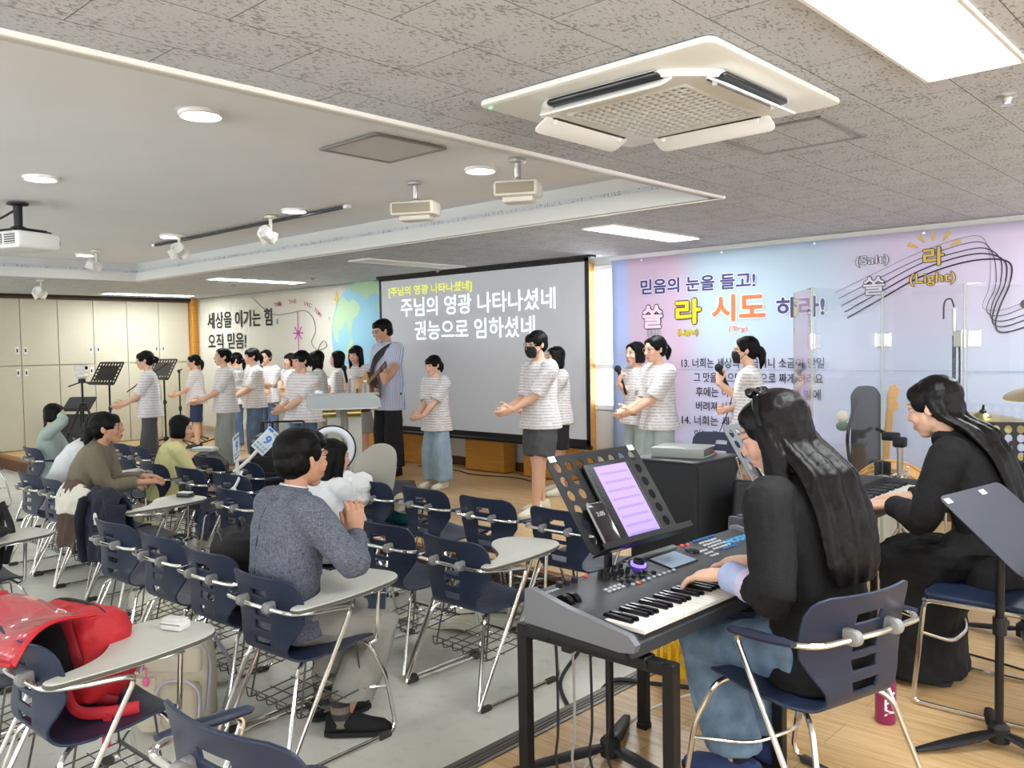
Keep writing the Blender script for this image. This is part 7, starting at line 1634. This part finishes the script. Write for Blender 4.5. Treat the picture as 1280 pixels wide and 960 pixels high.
# cable heap at the platform step, rolled sheet, cables over the floor
t = thing('cable_heap', 'tangled black and grey cables heaped at the foot of the platform step', 'cables', (-3.05, 3.72, 0)); t['kind'] = 'stuff'; random.seed(3)
for m_, nme in ((Mt['rubber'], 'cable'), (Mt['clipgrey'], 'cable'), (Mt['wire'], 'cable')):
    g = G()
    for k in range(7):
        c = V((random.uniform(-.45, .5), random.uniform(-.12, .1), .03)); r0 = random.uniform(.05, .12); g.tube(catmull([c+V((r0*math.cos(a)*1.5, r0*math.sin(a)*.7, .05+.045*math.sin(a*1.7+k))) for a in np.linspace(0, 9, 14)], 3), .006, 5)
    o = g.build(nme, m_, t); o['kind'] = 'stuff'
t = thing('fabric_roll', 'roll of pale fabric lying among the cables behind the leaf chair', 'roll', (-3.45, 3.62, .055), .5); g = G(); g.lathe([(.022, -.2), (.05, -.2), (.05, .2), (.022, .2)], R=rot(0, PI/2), n=22, cap=False); g.build('roll', cl('roll_white', (222, 220, 208)), t); G().lathe([(.022, -.198), (.021, .198)], R=rot(0, PI/2), n=16).build('core', Mt['black'], t)
t = thing('cloth', 'pale striped cloth spread on the floor under the front-row chairs', 'cloth', (-3.6, 3.35, 0), .2); g = G(); g.grid([[(x, y, .012+.012*math.sin(x*17+y*9)+.01*math.sin(y*23)) for x in np.linspace(-.35, .35, 24)] for y in np.linspace(-.2, .2, 14)]); o = g.build('sheet', mat('stripe_cloth', lin(216, 212, 196), .9, var=(3, .3, (1, 22, 1))), t); bake(o, ('SOLIDIFY', dict(thickness=.008)))
def floor_cable(label, pts, m, r=.005):
    t = thing('cable', label, 'cable', pts[0]); G().tube(catmull([V(p)-V(pts[0]) for p in pts], 8), r, 6).build('cable', m, t)
z = SZ+.008
floor_cable('thick black cable bent over the platform edge behind the keyboard stand', [(-1.62, 3.05, z), (-1.8, 2.95, z), (-1.95, 2.88, z), (-2.06, 2.8, z+.004), (-2.1, 2.7, .1), (-2.2, 2.75, .012), (-2.5, 3.0, .01), (-2.7, 3.4, .01)], Mt['rubber'], .009)
floor_cable('white thin cable running from the foreground over the wooden platform', [(-1.5, 1.6, z-.003), (-1.62, 1.95, z-.003), (-1.75, 2.3, z-.003), (-1.8, 2.7, z-.003), (-1.7, 3.1, z-.003)], Mt['paper'], .004)
for i, (x, y) in enumerate(((-1.62, 2.0), (-1.6, 2.06), (-1.58, 2.12), (-1.66, 1.97))):
    floor_cable(['grey cable hanging under the synthesizer, leftmost', 'black cable hanging under the synthesizer, second from left', 'black cable hanging under the synthesizer, third from left', 'thin dark cable hanging under the synthesizer at its left cheek'][i], [(x, y, .722), (x-.01, y+.02, .55), (x+.015, y-.01, .4), (x-.01, y+.01, .28), (x+.03, y+.03, z), (x+.12, y+.05, z)], Mt['clipgrey'] if i == 0 else Mt['rubber'], .0045)
floor_cable('thin black cable lying on the wooden floor behind the sled chair', [(-1.3, 4.1, z-.003), (-1.0, 4.05, z-.003), (-.6, 3.95, z-.003), (-.2, 4.0, z-.003)], Mt['rubber'], .004)
floor_cable('black cable along the wall behind the front children', [(-7.6, 6.6, z), (-7.3, 6.55, z), (-7.0, 6.62, z), (-6.6, 6.5, z), (-6.1, 6.6, z), (-5.7, 6.5, z)], Mt['rubber'], .006)
# yellow crate, bottle, stand leg under the synthesizer
yel = mat('crate_yellow', lin(226, 178, 28), .45)
t = thing('crate', 'yellow plastic crate beneath the synthesizer behind the pianist knees', 'crate', (-1.78, 3.2, SZ+.002), .1)
cw, cd, chh = .46, .34, .26
G().rbox((0, 0, .012), (cw-.02, cd-.02, .02), .02).build('base', yel, t)
for s in (-1, 1):
    for nm, lx, axis in (('side', cw, 0), ('end', cd, 1)):
        g = G(); n_ = 13 if axis == 0 else 9
        def pl(c, d): g.box((c[0], s*cd/2, c[1]) if axis == 0 else (s*cw/2, c[0], c[1]), (d[0], .012, d[1]) if axis == 0 else (.012, d[0], d[1]), b=.002)
        pl((0, chh-.02), (lx+.012, .04)); pl((0, .03), (lx+.012, .06)); pl((0, .14), (lx, .016))
        for k in range(n_+1): pl((-lx/2+lx*k/n_, .14), (.014, .2))
        g.build(nm+'_wall', yel, t)
t = bottle('magenta drink bottle with yellow-green cap and white lettering under the pianist chair', (-1.1, 3.15, SZ+.002), .23, .036, mat('magenta', lin(150, 32, 92), .3, coat=.3), mat('lime_cap', lin(200, 214, 50), .5)); text('KANU', Mt['paper'], t, (.0255, -.0265, .03), rot(0, -PI/2, 0) @ rot(0, 0, PI/2) if False else (rot(0, 0, .76) @ RW @ rot(0, 0, PI/2)), h=.028, w=.08, off=.06) if False else None
bpy.context.view_layer.update()
# vertical lettering wrapped round the bottle
lb_ = text('VITA', Mt['paper'], t, (0, 0, 0), None, w=.085, h=.034, off=.05)
me = lb_.data; r_ = .0372
for v in me.vertices:
    a = (v.co.y-.017)/r_-.55; rad = r_+v.co.z; zz = .035+v.co.x; v.co = (rad*math.sin(-a+.2), -rad*math.cos(-a+.2), zz)
for root in [o for o in COL.objects if o.type == 'EMPTY' and not o.parent]:   # a thing of a single piece is one mesh
    ch = list(root.children)
    if len(ch) == 1 and ch[0].type == 'MESH' and not ch[0].children:
        c = ch[0]; bpy.context.view_layer.update(); mw = root.matrix_world @ c.matrix_local; c.parent = None; c.matrix_world = mw
        for k in ('label', 'category', 'group', 'kind'):
            if k in root: c[k] = root[k]
        nm = root.name; bpy.data.objects.remove(root); c.name = nm
